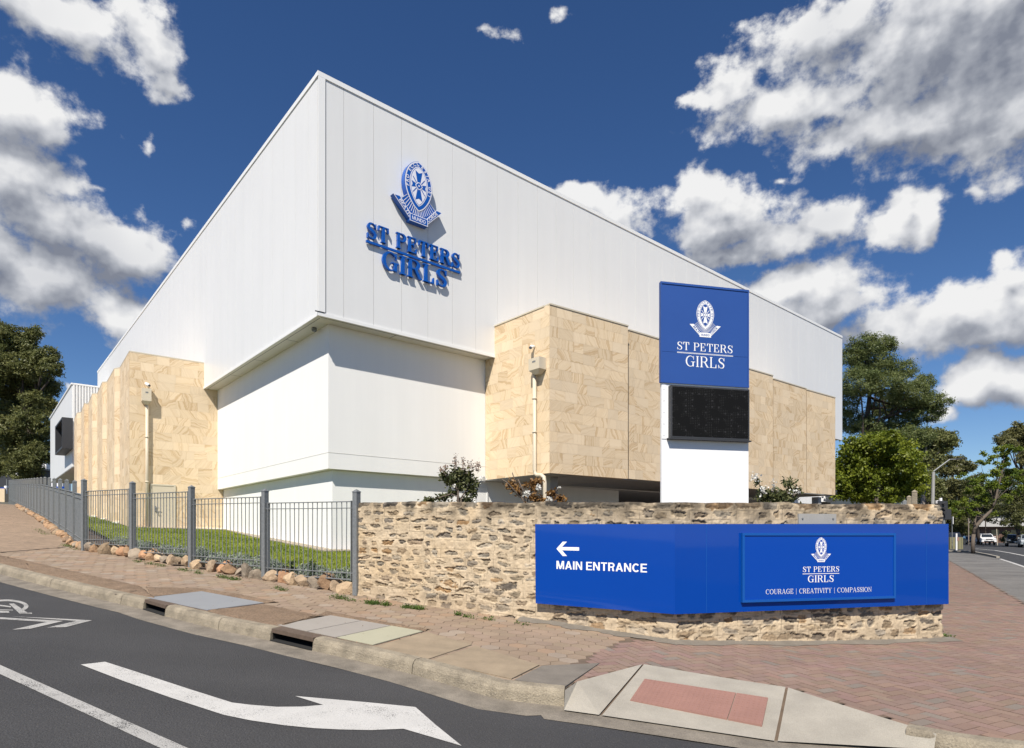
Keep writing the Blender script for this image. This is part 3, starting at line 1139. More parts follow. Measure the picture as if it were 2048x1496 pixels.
bk = [[(22, 1233.3), (105, 1237), (184.3, 1241.3), (152.6, 1242.5)], [(184.3, 1241.3), (131.8, 1254.7), (94, 1256), (152.6, 1242.5)],
      [(-70, 1233.6), (0, 1235.2), (127, 1242.5), (94, 1244.5), (0, 1238.9), (-70, 1237.5)], [(127, 1242.5), (61, 1258), (24.4, 1260), (94, 1244.5)]]
for ox, n_ in ((0, 40), (-112, 40)):
    rg = []
    for k in range(n_):
        th = 2 * math.pi * k / n_
        rg.append(((12 + ox + 45 * math.cos(th), 1213 + 13.5 * math.sin(th) - ox * -.02), (12 + ox + 36 * math.cos(th), 1213 + 10 * math.sin(th) - ox * -.02)))
    for k in range(n_):
        if ox == 0 and 4 <= k <= 8: continue
        a, b = rg[k], rg[(k + 1) % n_]
        bk.append([a[0], b[0], b[1], a[1]])
bk += [[(18, 1208), (28, 1207.5), (56, 1226.5), (64, 1228), (40, 1228.5)], [(40, 1226), (64, 1226), (64, 1228.6), (40, 1228.6)], [(-60, 1205), (-60, 1202.5), (22, 1213), (22, 1215.5)], [(-60, 1221), (-60, 1219), (26, 1220), (26, 1221.5)]]
marking('bicycle_lane_marking', bk, M['paint_old'], '')

# ------------------------------------------------------------------ the school hall
U, V = UD, VD
C0 = Vector((-.3111 * 16.5, 16.5, 0))
ZT, ZS = 12.25, 5.86
LU, LV = 33.7, 39.9
Zv = Vector((0, 0, 1))


def at_z(p, z): return Vector((p.x, p.y, z))


def stone_panel(mb, a, b, z0, z1, seed=0, zb0=None, row=.318):
    """tiled sandstone between two plan points; every slab its own face, banding turned at random"""
    r = random.Random(seed)
    d = at_z(b - a, 0); Lh = d.length; d = d / Lh
    rows = max(1, round((z1 - z0) / row)); rh = (z1 - z0) / rows
    for i in range(rows):
        x = 0.0; first = True
        while x < Lh - 1e-4:
            wd_ = r.uniform(.38, .64)
            if first: wd_ *= r.uniform(.45, 1.0); first = False
            if Lh - x - wd_ < .2: wd_ = Lh - x
            g = .0016
            x0, x1 = x + g, x + wd_ - g
            y0, y1 = z0 + i * rh + g, z0 + (i + 1) * rh - g
            pts = [at_z(a, 0) + d * x0 + Zv * y0, at_z(a, 0) + d * x1 + Zv * y0, at_z(a, 0) + d * x1 + Zv * y1, at_z(a, 0) + d * x0 + Zv * y1]
            # centre of the bands: near = curved, far = straight
            k = r.random()
            dist = r.uniform(.4, 1.0) if k < .17 else r.uniform(3.0, 9.0)
            th = r.choice([0, 0, math.pi]) + r.gauss(0, .9) if k > .40 else r.uniform(0, 2 * math.pi)
            ox, oy = math.cos(th) * dist, math.sin(th) * dist
            uv = [(-wd_ / 2 + ox, -rh / 2 + oy), (wd_ / 2 + ox, -rh / 2 + oy), (wd_ / 2 + ox, rh / 2 + oy), (-wd_ / 2 + ox, rh / 2 + oy)]
            amt = 1.0 if r.random() < .7 else r.uniform(.15, .6)
            mb.face(pts, 0, (r.random(), r.random(), amt), uv)
            x += wd_


hall = empty('school_hall', at_z(C0, T(C0.x, C0.y)), 'large white metal-clad school hall with sandstone piers on the street corner', 'building')

# upper storey: backing, panels, capping
bk_ = MB()
i_ = .05
f0 = C0 + (U + V) * i_; f1 = C0 + U * (LU - i_) + V * i_; f2 = C0 + U * (LU - i_) + V * (LV - i_); f3 = C0 + U * i_ + V * (LV - i_)
bk_.prism([at_z(p, ZS + .02) for p in (f0, f1, f2, f3)], [at_z(p, ZT - .06) for p in (f0, f1, f2, f3)])
bk_.build('roof_box', M['groove'], hall)


def panels(o, d, inw, L, s0, step, z0, z1, gap=.009):
    mb = MB()
    xs_ = [0.0]; x = s0
    while x < L - .1: xs_.append(x); x += step
    xs_.append(L)
    for a, b in zip(xs_[:-1], xs_[1:]):
        g0 = gap / 2 if a > 0 else 0; g1 = gap / 2 if b < L else 0
        p, q = o + d * (a + g0), o + d * (b - g1)
        lo = [at_z(v, z0) for v in (p, q, q + inw * .045, p + inw * .045)]
        mb.prism(lo, [at_z(v, z1) for v in lo])
    return mb


panels(C0 + U * .006, U, V, LU, .71, .904, ZS, ZT - .05).build('front_cladding', M['cladding'], hall)
panels(C0 + V * .06, V, U, LV - .06, .62, .904, ZS, ZT - .05).build('side_cladding', M['cladding'], hall)
ct = MB()
ct.box(at_z(C0 + U * .085 - V * .012, (ZS + ZT) / 2 + .02), U * .097, V * .012, Zv * ((ZT - ZS) / 2 - .06))
ct.build('corner_flashing', M['cap'], hall)
jd = MB()
jd.box(at_z(C0 + U * .19 - V * .004, (ZS + ZT) / 2), U * .008, V * .004, Zv * ((ZT - ZS) / 2 - .07))
jd.box(at_z(C0 + U * .03 - V * .02, ZS + .06), U * .13, V * .012, Zv * .012)
jd.build('corner_joint', M['dark_trim'], hall)
cp = MB()
cp.box(at_z(C0 + U * (LU / 2 - .01) + V * .06, ZT - .01), U * (LU / 2 + .02), V * .085, Zv * .065)
cp.box(at_z(C0 + V * (LV / 2 + .075) + U * .06, ZT - .011), V * (LV / 2 - .075), U * .085, Zv * .064)
cp.build('parapet_cap', M['cap'], hall)
ee = MB()
ee.box(at_z(C0 + U * (LU + .02) + V * LV / 2, (ZS + ZT) / 2), U * .02, V * (LV / 2), Zv * ((ZT - ZS) / 2 - .08))
ee.build('end_cladding', M['cladding'], hall)

# soffit with its edge trim
so = MB()
so.box(at_z(C0 + U * 2.98 + V * .30, ZS - .012), U * 3.0, V * .30, Zv * .014)
so.box(at_z(C0 + V * 5.9 + U * .30, ZS - .0125), V * 5.3, U * .30, Zv * .0145)
so.build('soffit', M['soffit'], hall)
tr = MB()
tr.box(at_z(C0 + U * 3.0 - V * .012, ZS + .005), U * 3.03, V * .014, Zv * .045)
tr.box(at_z(C0 + V * 5.6 - U * .012, ZS + .0045), V * 5.58, U * .014, Zv * .0445)
tr.build('soffit_trim', M['cap'], hall)
sj = MB()
sj.box(at_z(C0 + U * 3.1 + V * .12, ZS - .028), U * 2.98, V * .006, Zv * .003)
sj.box(at_z(C0 + V * 5.7 + U * .12, ZS - .028), V * 5.5, U * .006, Zv * .003)
for k in (2.6, 5.4, 8.0): sj.box(at_z(C0 + V * k + U * .3, ZS - .0285), V * .004, U * .19, Zv * .003)
sj.box(at_z(C0 + U * 2.4 + V * .3, ZS - .0285), U * .004, V * .19, Zv * .003)
sj.build('soffit_joints', M['dark_trim'], hall)
ss = MB()
p = C0 + V * 1.05 + U * .33
ss.tube([at_z(p, ZS - .025), at_z(p, ZS - .10), at_z(p, ZS - .13)], [.07, .075, .05], 12)
ss.build('soffit_sensor', M['galv'], hall)

# rendered walls
i1, i2 = .50, .72
ZB = 1.84
rw = MB()
q = [C0 + U * i1 + V * i1, C0 + U * (LU - 2) + V * i1, C0 + U * (LU - 2) + V * (LV - 2), C0 + U * i1 + V * (LV - 2)]
rw.prism([at_z(p, ZB) for p in q], [at_z(p, ZS - .03) for p in q])
rw.build('rendered_wall', M['render'], hall)
bd = MB()
bd.box(at_z(C0 + U * 3.8 + V * (i1 - .002), 2.29), U * 3.3, V * .003, Zv * .006)
bd.box(at_z(C0 + V * 6.2 + U * (i1 - .002), 2.29), V * 5.7, U * .003, Zv * .006)
bd.build('render_bead', M['soffit'], hall)
lw = MB()
OPEN_S = 13.2
q = [C0 + U * i2 + V * i2, C0 + U * OPEN_S + V * i2, C0 + U * OPEN_S + V * (LV - 3), C0 + U * i2 + V * (LV - 3)]
lw.prism([at_z(p, -1.7) for p in q], [at_z(p, ZB - .01) for p in q])
lw.build('lower_wall', M['render'], hall)
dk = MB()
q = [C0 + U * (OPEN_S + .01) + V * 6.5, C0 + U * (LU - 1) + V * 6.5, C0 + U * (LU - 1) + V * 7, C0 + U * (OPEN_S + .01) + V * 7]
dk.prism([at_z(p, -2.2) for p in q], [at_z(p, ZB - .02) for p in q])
dk.build('undercroft_shade_back', M['black'], hall)  # near-black box stands in for the deep shade of the opening

# sandstone piers: tops level, plan read from the tops
ZP = 6.84
right = [((1099.4, 609), (1256, 652.9), 1.84), ((1256.8, 660.3), None, 1.88), (None, None, 1.92), (None, (1545.8, 752), 1.94), ((1546.5, 758), (1612.7, 778), 1.97), ((1613.3, 779.7), (1670.5, 795.8), 2.0)]
a0, a1 = Pz(1099.4, 609, ZP), Pz(1256, 652.9, ZP)
b0, bt = Pz(1256.8, 660.3, ZP), Pz(1321, 679.3, ZP)
d_ = (bt - b0).normalized(); b1 = b0 + d_ * 4.2
c1 = Pz(1545.8, 752, ZP); c0 = c1 - d_ * 4.6
d0_, d1_ = Pz(1546.5, 758, ZP), Pz(1612.7, 778, ZP)
e0, e1 = Pz(1613.3, 779.7, ZP), Pz(1670.5, 795.8, ZP)
RIGHT = [(a0, a1, 1.84), (b0, b1, 1.88), (c0, c1, 1.92), (d0_, d1_, 1.96), (e0, e1, 1.99)]
inner = C0 + V * (i1 + .02)


def to_wall(p, depth):     # foot of a plan point on a plane parallel to the front
    return p + V * ((C0 + V * depth - p).dot(V))


for k, (a, b, zb) in enumerate(RIGHT):
    st = MB()
    stone_panel(st, a, b, zb, ZP, 20 + k)
    if k == 0:
        la = to_wall(a, i1 - .01)
        stone_panel(st, la, a, zb, ZP, 31)
        A_LEFT = (la, a)
    n = -V
    rb2 = to_wall(b, -.02)
    st2 = MB()
    back = [at_z(a + V * .03 + U * .01, 0), at_z(b + V * .03 - U * .005, 0), at_z(to_wall(b, i1 - .02) - U * .005, 0), at_z(to_wall(a, i1 - .02) + U * .01, 0)]
    st2.prism([at_z(p, zb - .0) for p in back], [at_z(p, ZP - .01) for p in back])
    o = st.build('sandstone_pier', M['sandstone'], hall)
    st2.build('pier_core', M['stone_edge'], o)
    cpb = MB()
    d = (b - a).normalized(); nn = Vector((d.y, -d.x, 0))
    cpb.box(at_z((a + b) / 2 + nn * .004 - nn * .1, ZP + .02), d * ((b - a).length / 2 + .01), nn * .115, Zv * .022)
    if k == 0:
        m_ = (la + a) / 2; dd = (a - la).normalized(); n2 = Vector((dd.y, -dd.x, 0))
        cpb.box(at_z(m_ + n2 * .004 - n2 * .1 - dd * .12, ZP + .0195), dd * ((a - la).length / 2 - .12), n2 * .115, Zv * .0215)
    cpb.build('coping', M['cream_dark'], o)
sl = MB()
q = [a0 + V * .06 + U * .06, e1 + V * .06 - U * .1, to_wall(e1, 6.4), to_wall(a0, i1 + .3)]
sl.prism([at_z(p, z - .02) for p, z in zip(q, (1.835, 1.985, 1.985, 1.835))], [at_z(p, z + .01) for p, z in zip(q, (1.835, 1.985, 1.985, 1.835))])
sl.build('undercroft_ceiling', M['concrete'], hall)
for px in (1101, 1633, 1576):
    cl = MB()
    c = at_z(P(px, 1000, 19.6 if px < 1200 else (30.6 if px > 1600 else 28.6)), 0)
    cl.box(at_z(c, .1), U * .16, V * .16, Zv * 1.76)
    cl.build('column', M['concrete'], hall)

LEFT_PX = [(258.6, 703.4), (239.4, 736.3), (228.5, 738.3), (213.7, 764.4), (204.5, 765.2), (194.5, 787.6), (184.4, 788.4), (176.4, 808.5), (168.4, 807.7), (162, 825), (153.6, 826.5), (148.4, 839.4)]
LP = [at_z(Pz(x, y, ZP), 0) for x, y in LEFT_PX]
fd = Vector((.782, .622, 0)).normalized()
# front face of the nearest pier runs back to the rendered wall
Ow = C0 + U * (i2 + .06)
t_ = (Ow - LP[0]).dot(U) / fd.dot(U)
LR = LP[0] + fd * t_
chain = [(LP[0], LR)]
k = 0
LZ0 = .0


def pier_base(p): return T(p.x, p.y) - .1


def left_pier(front_a, front_b, side_a, seed):
    st = MB()
    zb = min(pier_base(front_a), pier_base(side_a), pier_base(front_b))
    n_rows_z = zb
    stone_panel(st, front_a, front_b, n_rows_z, ZP, seed)
    stone_panel(st, side_a, front_a, n_rows_z, ZP, seed + 50)
    o = st.build('sandstone_pier', M['sandstone'], hall)
    cpb = MB()
    for a, b, dz in ((front_a, front_b, 0), (side_a, front_a, -.0007)):
        d = (b - a).normalized(); nn = Vector((d.y, -d.x, 0))
        cpb.box(at_z((a + b) / 2 - nn * .10, ZP + .02 + dz), d * ((b - a).length / 2), nn * .105, Zv * (.022 + dz))
    cpb.build('coping', M['cream_dark'], o)
    pl = MB()
    for a, b, dz in ((front_a, front_b, 0), (side_a, front_a, -.002)):
        d = (b - a).normalized(); nn = Vector((d.y, -d.x, 0))
        pl.box(at_z((a + b) / 2 + nn * .02, zb + .1 + dz), d * ((b - a).length / 2), nn * .05, Zv * .13)
    pl.build('plinth', M['render'], o)
    return o


left_pier(LP[0], LR, LP[1], 100)
left_pier(LP[2], LP[1] + (LP[1] - LP[2]) * .0, LP[3], 101) if False else None
for j in range(1, 11, 2):
    left_pier(LP[j + 1], LP[j], LP[j + 2], 100 + j)
bkp = MB()   # body behind the stone skin
q = [LP[0] + fd * .03 + V * .05, LR - V * .0 + V * .04, C0 + U * (i1) + V * 33, LP[11] + V * .05 + U * .1]
body = [LP[0] + U * .05 + V * .03]
for j in range(1, 12): body.append(LP[j] + U * .06 + V * .03)
body += [C0 + U * .4 + V * 32.5, LR + V * .05]
bkp.prism([at_z(p, -.6) for p in body], [at_z(p, ZP - .01) for p in body])
bkp.build('pier_core', M['stone_edge'], hall)

# door, downpipes, rainwater heads, cameras
def hit_z(px, py, O, N): return plane_hit(px, py, at_z(O, 0), N)


dN = Vector((fd.y, -fd.x, 0))
dO = LP[0] + dN * .012
pa, pb = hit_z(300, 1068, dO, dN), hit_z(351, 969.7, dO, dN)
zt = pb.z; zb = T(pa.x, pa.y)
door = MB()
c = at_z((pa + pb) / 2, (zt + zb) / 2); hw_ = (pb - pa).dot(fd) / 2
door.box(c, fd * (hw_ - .06), dN * .02, Zv * ((zt - zb) / 2 - .04))
do = door.build('door', M['cream'], hall)
fr = MB()
fr.box(c + fd * (hw_ - .03), fd * .03, dN * .035, Zv * ((zt - zb) / 2)); fr.box(c - fd * (hw_ - .03), fd * .03, dN * .035, Zv * ((zt - zb) / 2))
fr.box(c + Zv * ((zt - zb) / 2 - .03), fd * (hw_ - .061), dN * .034, Zv * .03)
fr.build('frame', M['cream_dark'], do)
hd = MB()
hp = c - fd * (hw_ - .17) + dN * .05 - Zv * .05
hd.box(hp - Zv * .02, fd * .025, dN * .02, Zv * .09); hd.tube([hp + dN * .04, hp + dN * .05 + fd * .13], .012, 6); hd.tube([hp + dN * .045 + fd * .02, hp + dN * .05 + fd * .02 - Zv * .14, hp + dN * .05 + fd * .1 - Zv * .14], .012, 6)
hd.build('handle', M['galv'], do)


def downpipe(O, N, D, px, ytop, pts_low, head_px, cam_px, rad=.055):
    o_ = O + N * (rad + .03)
    top = hit_z(px, ytop, o_, N)
    mb = MB()
    mb.tube([top] + pts_low(top), rad, 10)
    for f in (.28, .62):
        z = top.z * (1 - f) + pts_low(top)[0].z * f
        mb.tube([at_z(top, z - .03), at_z(top, z + .03)], rad + .012, 10)
    o = mb.build('downpipe', M['cream'], hall, True)
    x0, y0, x1, y1 = head_px
    h0, h1 = hit_z(x0, y1, O + N * .28, N), hit_z(x1, y0, O + N * .28, N)
    hb = MB()
    c = (h0 + h1) / 2; hw = abs((h1 - h0).dot(D)) / 2; hh = (h1.z - h0.z) / 2
    hb.box(c - N * .14, D * hw, N * .14, Zv * hh)
    lo = [c - N * .14 + D * sx * hw * .98 + N * sy * .137 - Zv * hh for sx, sy in ((-1, -1), (1, -1), (1, 1), (-1, 1))]
    hi = [c - N * .18 + D * sx * hw * .35 + N * sy * .07 - Zv * (hh + .12) for sx, sy in ((-1, -1), (1, -1), (1, 1), (-1, 1))]
    hb.prism(hi, lo)
    rh = hb.build('rainwater_head', M['cream'], o)
    lb = MB(); lb.box(c + N * .002 + Zv * hh * .35, D * hw * .3, N * .003, Zv * .025)
    lb.build('nameplate', M['galv'], rh)
    cc = hit_z(cam_px[0], cam_px[1], O, N)
    cm = MB()
    cm.tube([cc + Zv * .05, cc + N * .10 + Zv * .05], .035, 8)
    cm.tube([cc + N * .08 + Zv * .05 - D * .03, cc + N * .22 + D * .06 - Zv * .03], [.055, .05], 10)
    cam_o = cm.build('security_camera', M['white_paint'], hall, True)
    le = MB(); q = cc + N * .225 + D * .063 - Zv * .032
    le.tube([q - (N * .14 + D * .09).normalized() * .01, q + (N * .14 + D * .09).normalized() * .012], .046, 10)
    le.build('lens', M['dark_trim'], cam_o)


downpipe(LP[0] + dN * .01, dN, fd, 294, 800, lambda t: [at_z(t, T(t.x, t.y) - .1)], (284.5, 777.6, 303, 800.5), (293, 771))
la, a_ = A_LEFT
aD = (at_z(a_, 0) - at_z(la, 0)).normalized(); aN = Vector((aD.y, -aD.x, 0))
downpipe(at_z(la, 0) + aN * .01, aN, aD, 1069, 742, lambda t: [at_z(t, 1.98), at_z(t, 1.86) + aD * .03, at_z(t, 1.80) + aD * .12, at_z(t, 1.79) + aD * .30, at_z(t, 1.72) + aD * .42, at_z(t, 1.55) + aD * .45, at_z(t, -1.2) + aD * .45], (1057, 712, 1078.5, 742), (1069, 697), .06)
# service door in the lower wall on the right
lO = C0 + V * (i2 - .005)
p0, p1 = hit_z(952, 1020, lO, -V), hit_z(972.5, 976, lO, -V)
sd = MB()
c = at_z((p0 + p1) / 2, (p1.z + T(p0.x, p0.y)) / 2)
sd.box(c, U * abs((p1 - p0).dot(U)) / 2, V * .02, Zv * ((p1.z - T(p0.x, p0.y)) / 2))
o = sd.build('service_door', M['render'], hall)
sf = MB()
hw = abs((p1 - p0).dot(U)) / 2 + .04
for s_ in (-1, 1): sf.box(c + U * s_ * (hw - .01), U * .03, V * .035, Zv * ((p1.z - T(p0.x, p0.y)) / 2 + .04))
sf.box(at_z(c, p1.z + .02), U * (hw - .045), V * .034, Zv * .025)
sf.build('frame', M['cladding'], o)

# pale strip along the foot of the walls
fs = MB()
fp_ = [LR - fd * .0, C0 + U * i2 + V * (i2 + 6.0), C0 + U * i2 + V * i2, C0 + U * 9 + V * i2]
fo_ = [LR + dN * .42 - U * .1, C0 + U * (i2 - .42) + V * (i2 + 5.6), C0 + U * (i2 - .42) + V * (i2 - .42), C0 + U * 9 + V * (i2 - .42)]
fp_ = [LP[0] + fd * .1] + fp_; fo_ = [LP[0] + fd * .1 + dN * .35] + fo_
for k in range(len(fp_) - 1):
    n_ = 8
    for j in range(n_):
        q = [fp_[k].lerp(fp_[k + 1], j / n_), fp_[k].lerp(fp_[k + 1], (j + 1) / n_), fo_[k].lerp(fo_[k + 1], (j + 1) / n_), fo_[k].lerp(fo_[k + 1], j / n_)]
        hi = [at_z(p, T(p.x, p.y) + .10) for p in q]
        fs.face(hi)
        fs.face([hi[2], hi[3], hi[3] - Zv * .1, hi[2] - Zv * .1])
M['strip'] = pbr('pinkish_cream_paving', (.37, .31, .25), .9, .08, 3, fine=.08)
tag(fs.build('base_path', M['strip']), kind='structure')

# ------------------------------------------------------------------ annexe further up the street
Q0 = Vector((-.7082 * 41, 41, 0))
ann = empty('annexe_building', at_z(Q0, 1.5), 'smaller white annexe with corrugated side and black box window behind the piers', 'building')
za, zb_ = 4.5, 9.95
ab = MB()
q = [Q0 + U * .03, Q0 + U * 12, Q0 + U * 12 + V * 16, Q0 + V * 16 + U * .03]
ab.prism([at_z(p, za) for p in q], [at_z(p, zb_) for p in q])
ab.build('upper_wall', M['cladding'], ann)
cg = MB()
for k in range(70):
    cg.box(at_z(Q0 + U * (.12 + k * .16) - V * .03, (za + zb_) / 2), U * .045, V * .03, Zv * ((zb_ - za) / 2 - .03))
cg.build('corrugated_cladding', M['cladding'], ann)
c2 = MB()
c2.box(at_z(Q0 + V * 8 + U * .02, zb_ + .03), V * 8.05, U * .05, Zv * .05)
c2.box(at_z(Q0 + U * 6 + V * -.02 + U * .08, zb_ + .0305), U * 5.99, V * .05, Zv * .0495)
c2.build('parapet_cap', M['cap'], ann)
lo_ = MB()
q = [Q0 + U * 2.2 + V * 1.0, Q0 + U * 12 + V * 1.0, Q0 + U * 12 + V * 15, Q0 + U * 2.2 + V * 15]
lo_.prism([at_z(p, .5) for p in q], [at_z(p, za - .01) for p in q])
lo_.build('lower_wall', M['stone_edge'], ann)
sfa = MB()
q = [Q0 + U * .05 + V * .02, Q0 + U * 11 + V * .02, Q0 + U * 11 + V * 15.9, Q0 + U * .05 + V * 15.9]
sfa.prism([at_z(p, za - .04) for p in q], [at_z(p, za - .003) for p in q])
sfa.build('soffit', M['soffit'], ann)
w0, w1 = hit_z(124.5, 893, Q0 - U * .55, -U), hit_z(110.5, 856, Q0 - U * .55, -U)
wb = MB()
c = at_z((w0 + w1) / 2, (w0.z + w1.z) / 2); hl = abs((w1 - w0).dot(V)) / 2; hh = 1.0
th = .12
for s_ in (-1, 1):
    wb.box(c + V * s_ * (hl - th / 2) + U * .28, V * th / 2, U * .29, Zv * hh)
    wb.box(c + Zv * s_ * (hh - th / 2) + U * .28, V * (hl - th - .002), U * .288, Zv * th / 2)
wo = wb.build('window_box', M['dark_trim'], ann)
gl = MB(); gl.box(c + U * .5, V * (hl - th), U * .01, Zv * (hh - th))
gl.build('pane', M['black'], wo)

# ------------------------------------------------------------------ lettering: a drawn serif alphabet (cap height 1) and a plain sans from the built-in font
def ribbon2(pts, wid, n=8):
    """stroke with varying width as quads"""
    def cr(p0, p1, p2, p3, t):
        return [.5 * ((2 * b) + (-a + c) * t + (2 * a - 5 * b + 4 * c - d) * t * t + (-a + 3 * b - 3 * c + d) * t ** 3) for a, b, c, d in zip(p0, p1, p2, p3)]
    P3 = [(x, y, w) for (x, y), w in zip(pts, wid)]
    S = []
    for i in range(len(P3) - 1):
        a = P3[max(i - 1, 0)]; b = P3[i]; c = P3[i + 1]; d = P3[min(i + 2, len(P3) - 1)]
        for k in range(n): S.append(cr(a, b, c, d, k / n))
    S.append(list(P3[-1]))
    L, Rr = [], []
    for i, (x, y, w) in enumerate(S):
        x0, y0, _ = S[max(i - 1, 0)]; x1, y1, _ = S[min(i + 1, len(S) - 1)]
        l = math.hypot(x1 - x0, y1 - y0) or 1
        nx, ny = -(y1 - y0) / l, (x1 - x0) / l
        L.append((x + nx * w / 2, y + ny * w / 2)); Rr.append((x - nx * w / 2, y - ny * w / 2))
    return [L + Rr[::-1]]


def ell(cx, cy, rx, ry, a0, a1, wfun, n=24):
    pts, wd = [], []
    for k in range(n + 1):
        a = R(a0 + (a1 - a0) * k / n)
        pts.append((cx + rx * math.cos(a), cy + ry * math.sin(a))); wd.append(wfun(a))
    return ribbon2(pts, wd, 1)


def rc_(x0, y0, x1, y1): return [(x0, y0), (x1, y0), (x1, y1), (x0, y1)]


def glyph(ch, w=.16, h=.06):
    s = .07                                         # serif overhang
    def stem(x, y0=0, y1=1, sb=True, stp=True, ww=None):
        ww = ww or w
        o = [rc_(x, y0, x + ww, y1)]
        if sb: o.append(rc_(x - s, y0, x + ww + s, y0 + h))
        if stp: o.append(rc_(x - s, y1 - h, x + ww + s, y1))
        return o
    thick = lambda a: h + (w - h) * abs(math.cos(a)) ** 1.3
    if ch == ' ': return [], .34
    if ch == '|': return [rc_(.14, -.18, .14 + h, 1.05)], .36
    if ch == 'I': return stem(s), w + 2 * s + .05
    if ch == 'L': return stem(s, stp=True) + [rc_(s, 0, .62, h), [(.62, 0), (.62, .34), (.57, .34), (.52, h)]], .70
    if ch == 'E':
        return stem(s) + [rc_(s, 0, .64, h), rc_(s, 1 - h, .60, 1), rc_(s + w, .49, .44, .49 + h), [(.64, 0), (.64, .32), (.59, .32), (.53, h)],
                          [(.60, 1), (.60, .70), (.55, .70), (.49, 1 - h)], rc_(.41, .38, .455, .66)], .72
    if ch == 'T':
        c = .37 - w / 2
        return stem(c, stp=False) + [rc_(.03, 1 - h, .71, 1), [(.03, 1), (.015, .68), (.065, .68), (.14, 1 - h)], [(.71, 1), (.725, .68), (.675, .68), (.60, 1 - h)]], .77
    if ch in 'PR':
        o = stem(s) + [rc_(s, 1 - h, .38, 1), rc_(s, .47, .38, .47 + h)]
        o += ell(.37, .735, .25 - w * .1, .265 - h / 2, -90, 90, thick, 16)
        if ch == 'R':
            o += [[(.36, .49), (.36 + w * 1.05, .49), (.74, h), (.80, h), (.80, 0), (.62, 0)]]
            return o, .82
        return o, .72
    if ch == 'B':
        return glyph('P', w, h)[0] + [rc_(s, 0, .4, h)] + ell(.38, .26, .27 - w * .1, .26 - h / 2, -90, 90, thick, 16), .76
    if ch == 'S':
        o = ribbon2([(.555, .74), (.50, .90), (.34, .965), (.17, .90), (.115, .745), (.18, .61), (.33, .515), (.48, .41), (.545, .26), (.48, .09), (.31, .035), (.14, .10), (.075, .27)],
                    [h * .9, h, h, w * .8, w * .95, w * 1.05, w * 1.15, w * 1.05, w * .95, w * .75, h, h, h * .9], 6)
        return o + [rc_(.56, .68, .60, .99), rc_(.03, .01, .07, .33)], .65
    if ch in 'CG':
        o = ell(.45, .5, .41 - w / 2 + .02, .5 - h / 2, 48, 318 if ch == 'C' else 322, lambda a: h + (w * 1.05 - h) * max(0, -math.cos(a)) ** 1.1, 30)
        o += [rc_(.72, .66, .765, .99)]
        if ch == 'C': return o, .82
        return o + [rc_(.66 - w * .2, .03, .66 + w * .8, .44), rc_(.50, .42, .88, .42 + h)], .90
    if ch == 'O': return ell(.46, .5, .42 - w / 2 + .02, .5 - h / 2, 0, 360, thick, 40), .92
    if ch == 'U':
        o = [rc_(.12, .32, .12 + w, 1), rc_(.12 - s, 1 - h, .12 + w + s, 1), rc_(.70, .32, .70 + h, 1), rc_(.70 - s, 1 - h, .70 + h + s, 1)]
        return o + ell(.42 + w / 4 - .02, .33, .31 - w / 4, .31, 180, 360, lambda a: h + (w - h) * max(0, -math.cos(a)), 18), .88
    if ch == 'A':
        return [[(.07, h * .5), (.07 + h, h * .5), (.42, .97), (.38, 1)], [(.36, 1), (.46, 1), (.80, 0), (.80 - w * 1.05, 0)], rc_(.20, .30, .62, .30 + h), rc_(0, 0, .22, h), rc_(.58, 0, .90, h)], .90
    if ch == 'V':
        return [[(.36, 0), (.46, 0), (.78, 1 - h * .5), (.78 - h, 1 - h * .5)], [(.06, 1), (.06 + w * 1.05, 1), (.48, .0), (.38, 0)], rc_(0, 1 - h, .30, 1), rc_(.62, 1 - h, .86, 1)], .86
    if ch == 'Y':
        c = .40 - w / 2
        return [rc_(c, 0, c + w, .48), rc_(c - s, 0, c + w + s, h), [(.05, 1), (.05 + w * 1.1, 1), (c + w, .44), (c, .44)], [(.74, 1), (.74 - h, 1), (c + w * .5, .46), (c + w, .44)], rc_(0, 1 - h, .28, 1), rc_(.58, 1 - h, .84, 1)], .84
    if ch == 'M':
        return [rc_(.12, 0, .12 + h, 1), rc_(.03, 0, .28, h), [(.06, 1), (.06 + w * 1.1, 1), (.52, .06), (.46, 0)], [(.46, 0), (.52, .06), (.86, 1), (.80, 1)], rc_(.80, 0, .80 + w, 1), rc_(.80 - s, 0, .80 + w + s, h), rc_(.02, 1 - h, .2, 1), rc_(.80, 1 - h, .80 + w + s, 1)], 1.08
    if ch == 'N':
        return [rc_(.12, 0, .12 + h, 1), rc_(.03, 0, .28, h), [(.05, 1), (.05 + w * 1.15, 1), (.76, 0), (.70, 0)], rc_(.70, 0, .70 + h, 1), rc_(.60, 1 - h, .86, 1)], .90
    if ch == 'D':
        return stem(s) + [rc_(s, 0, .4, h), rc_(s, 1 - h, .4, 1)] + ell(.38, .5, .38 - w * .3, .5 - h / 2, -90, 90, thick, 20), .86
    return [], .5


def word_width(t, w, h, track=.06): return sum(glyph(c, w, h)[1] + track for c in t) - track


_fonts = {}


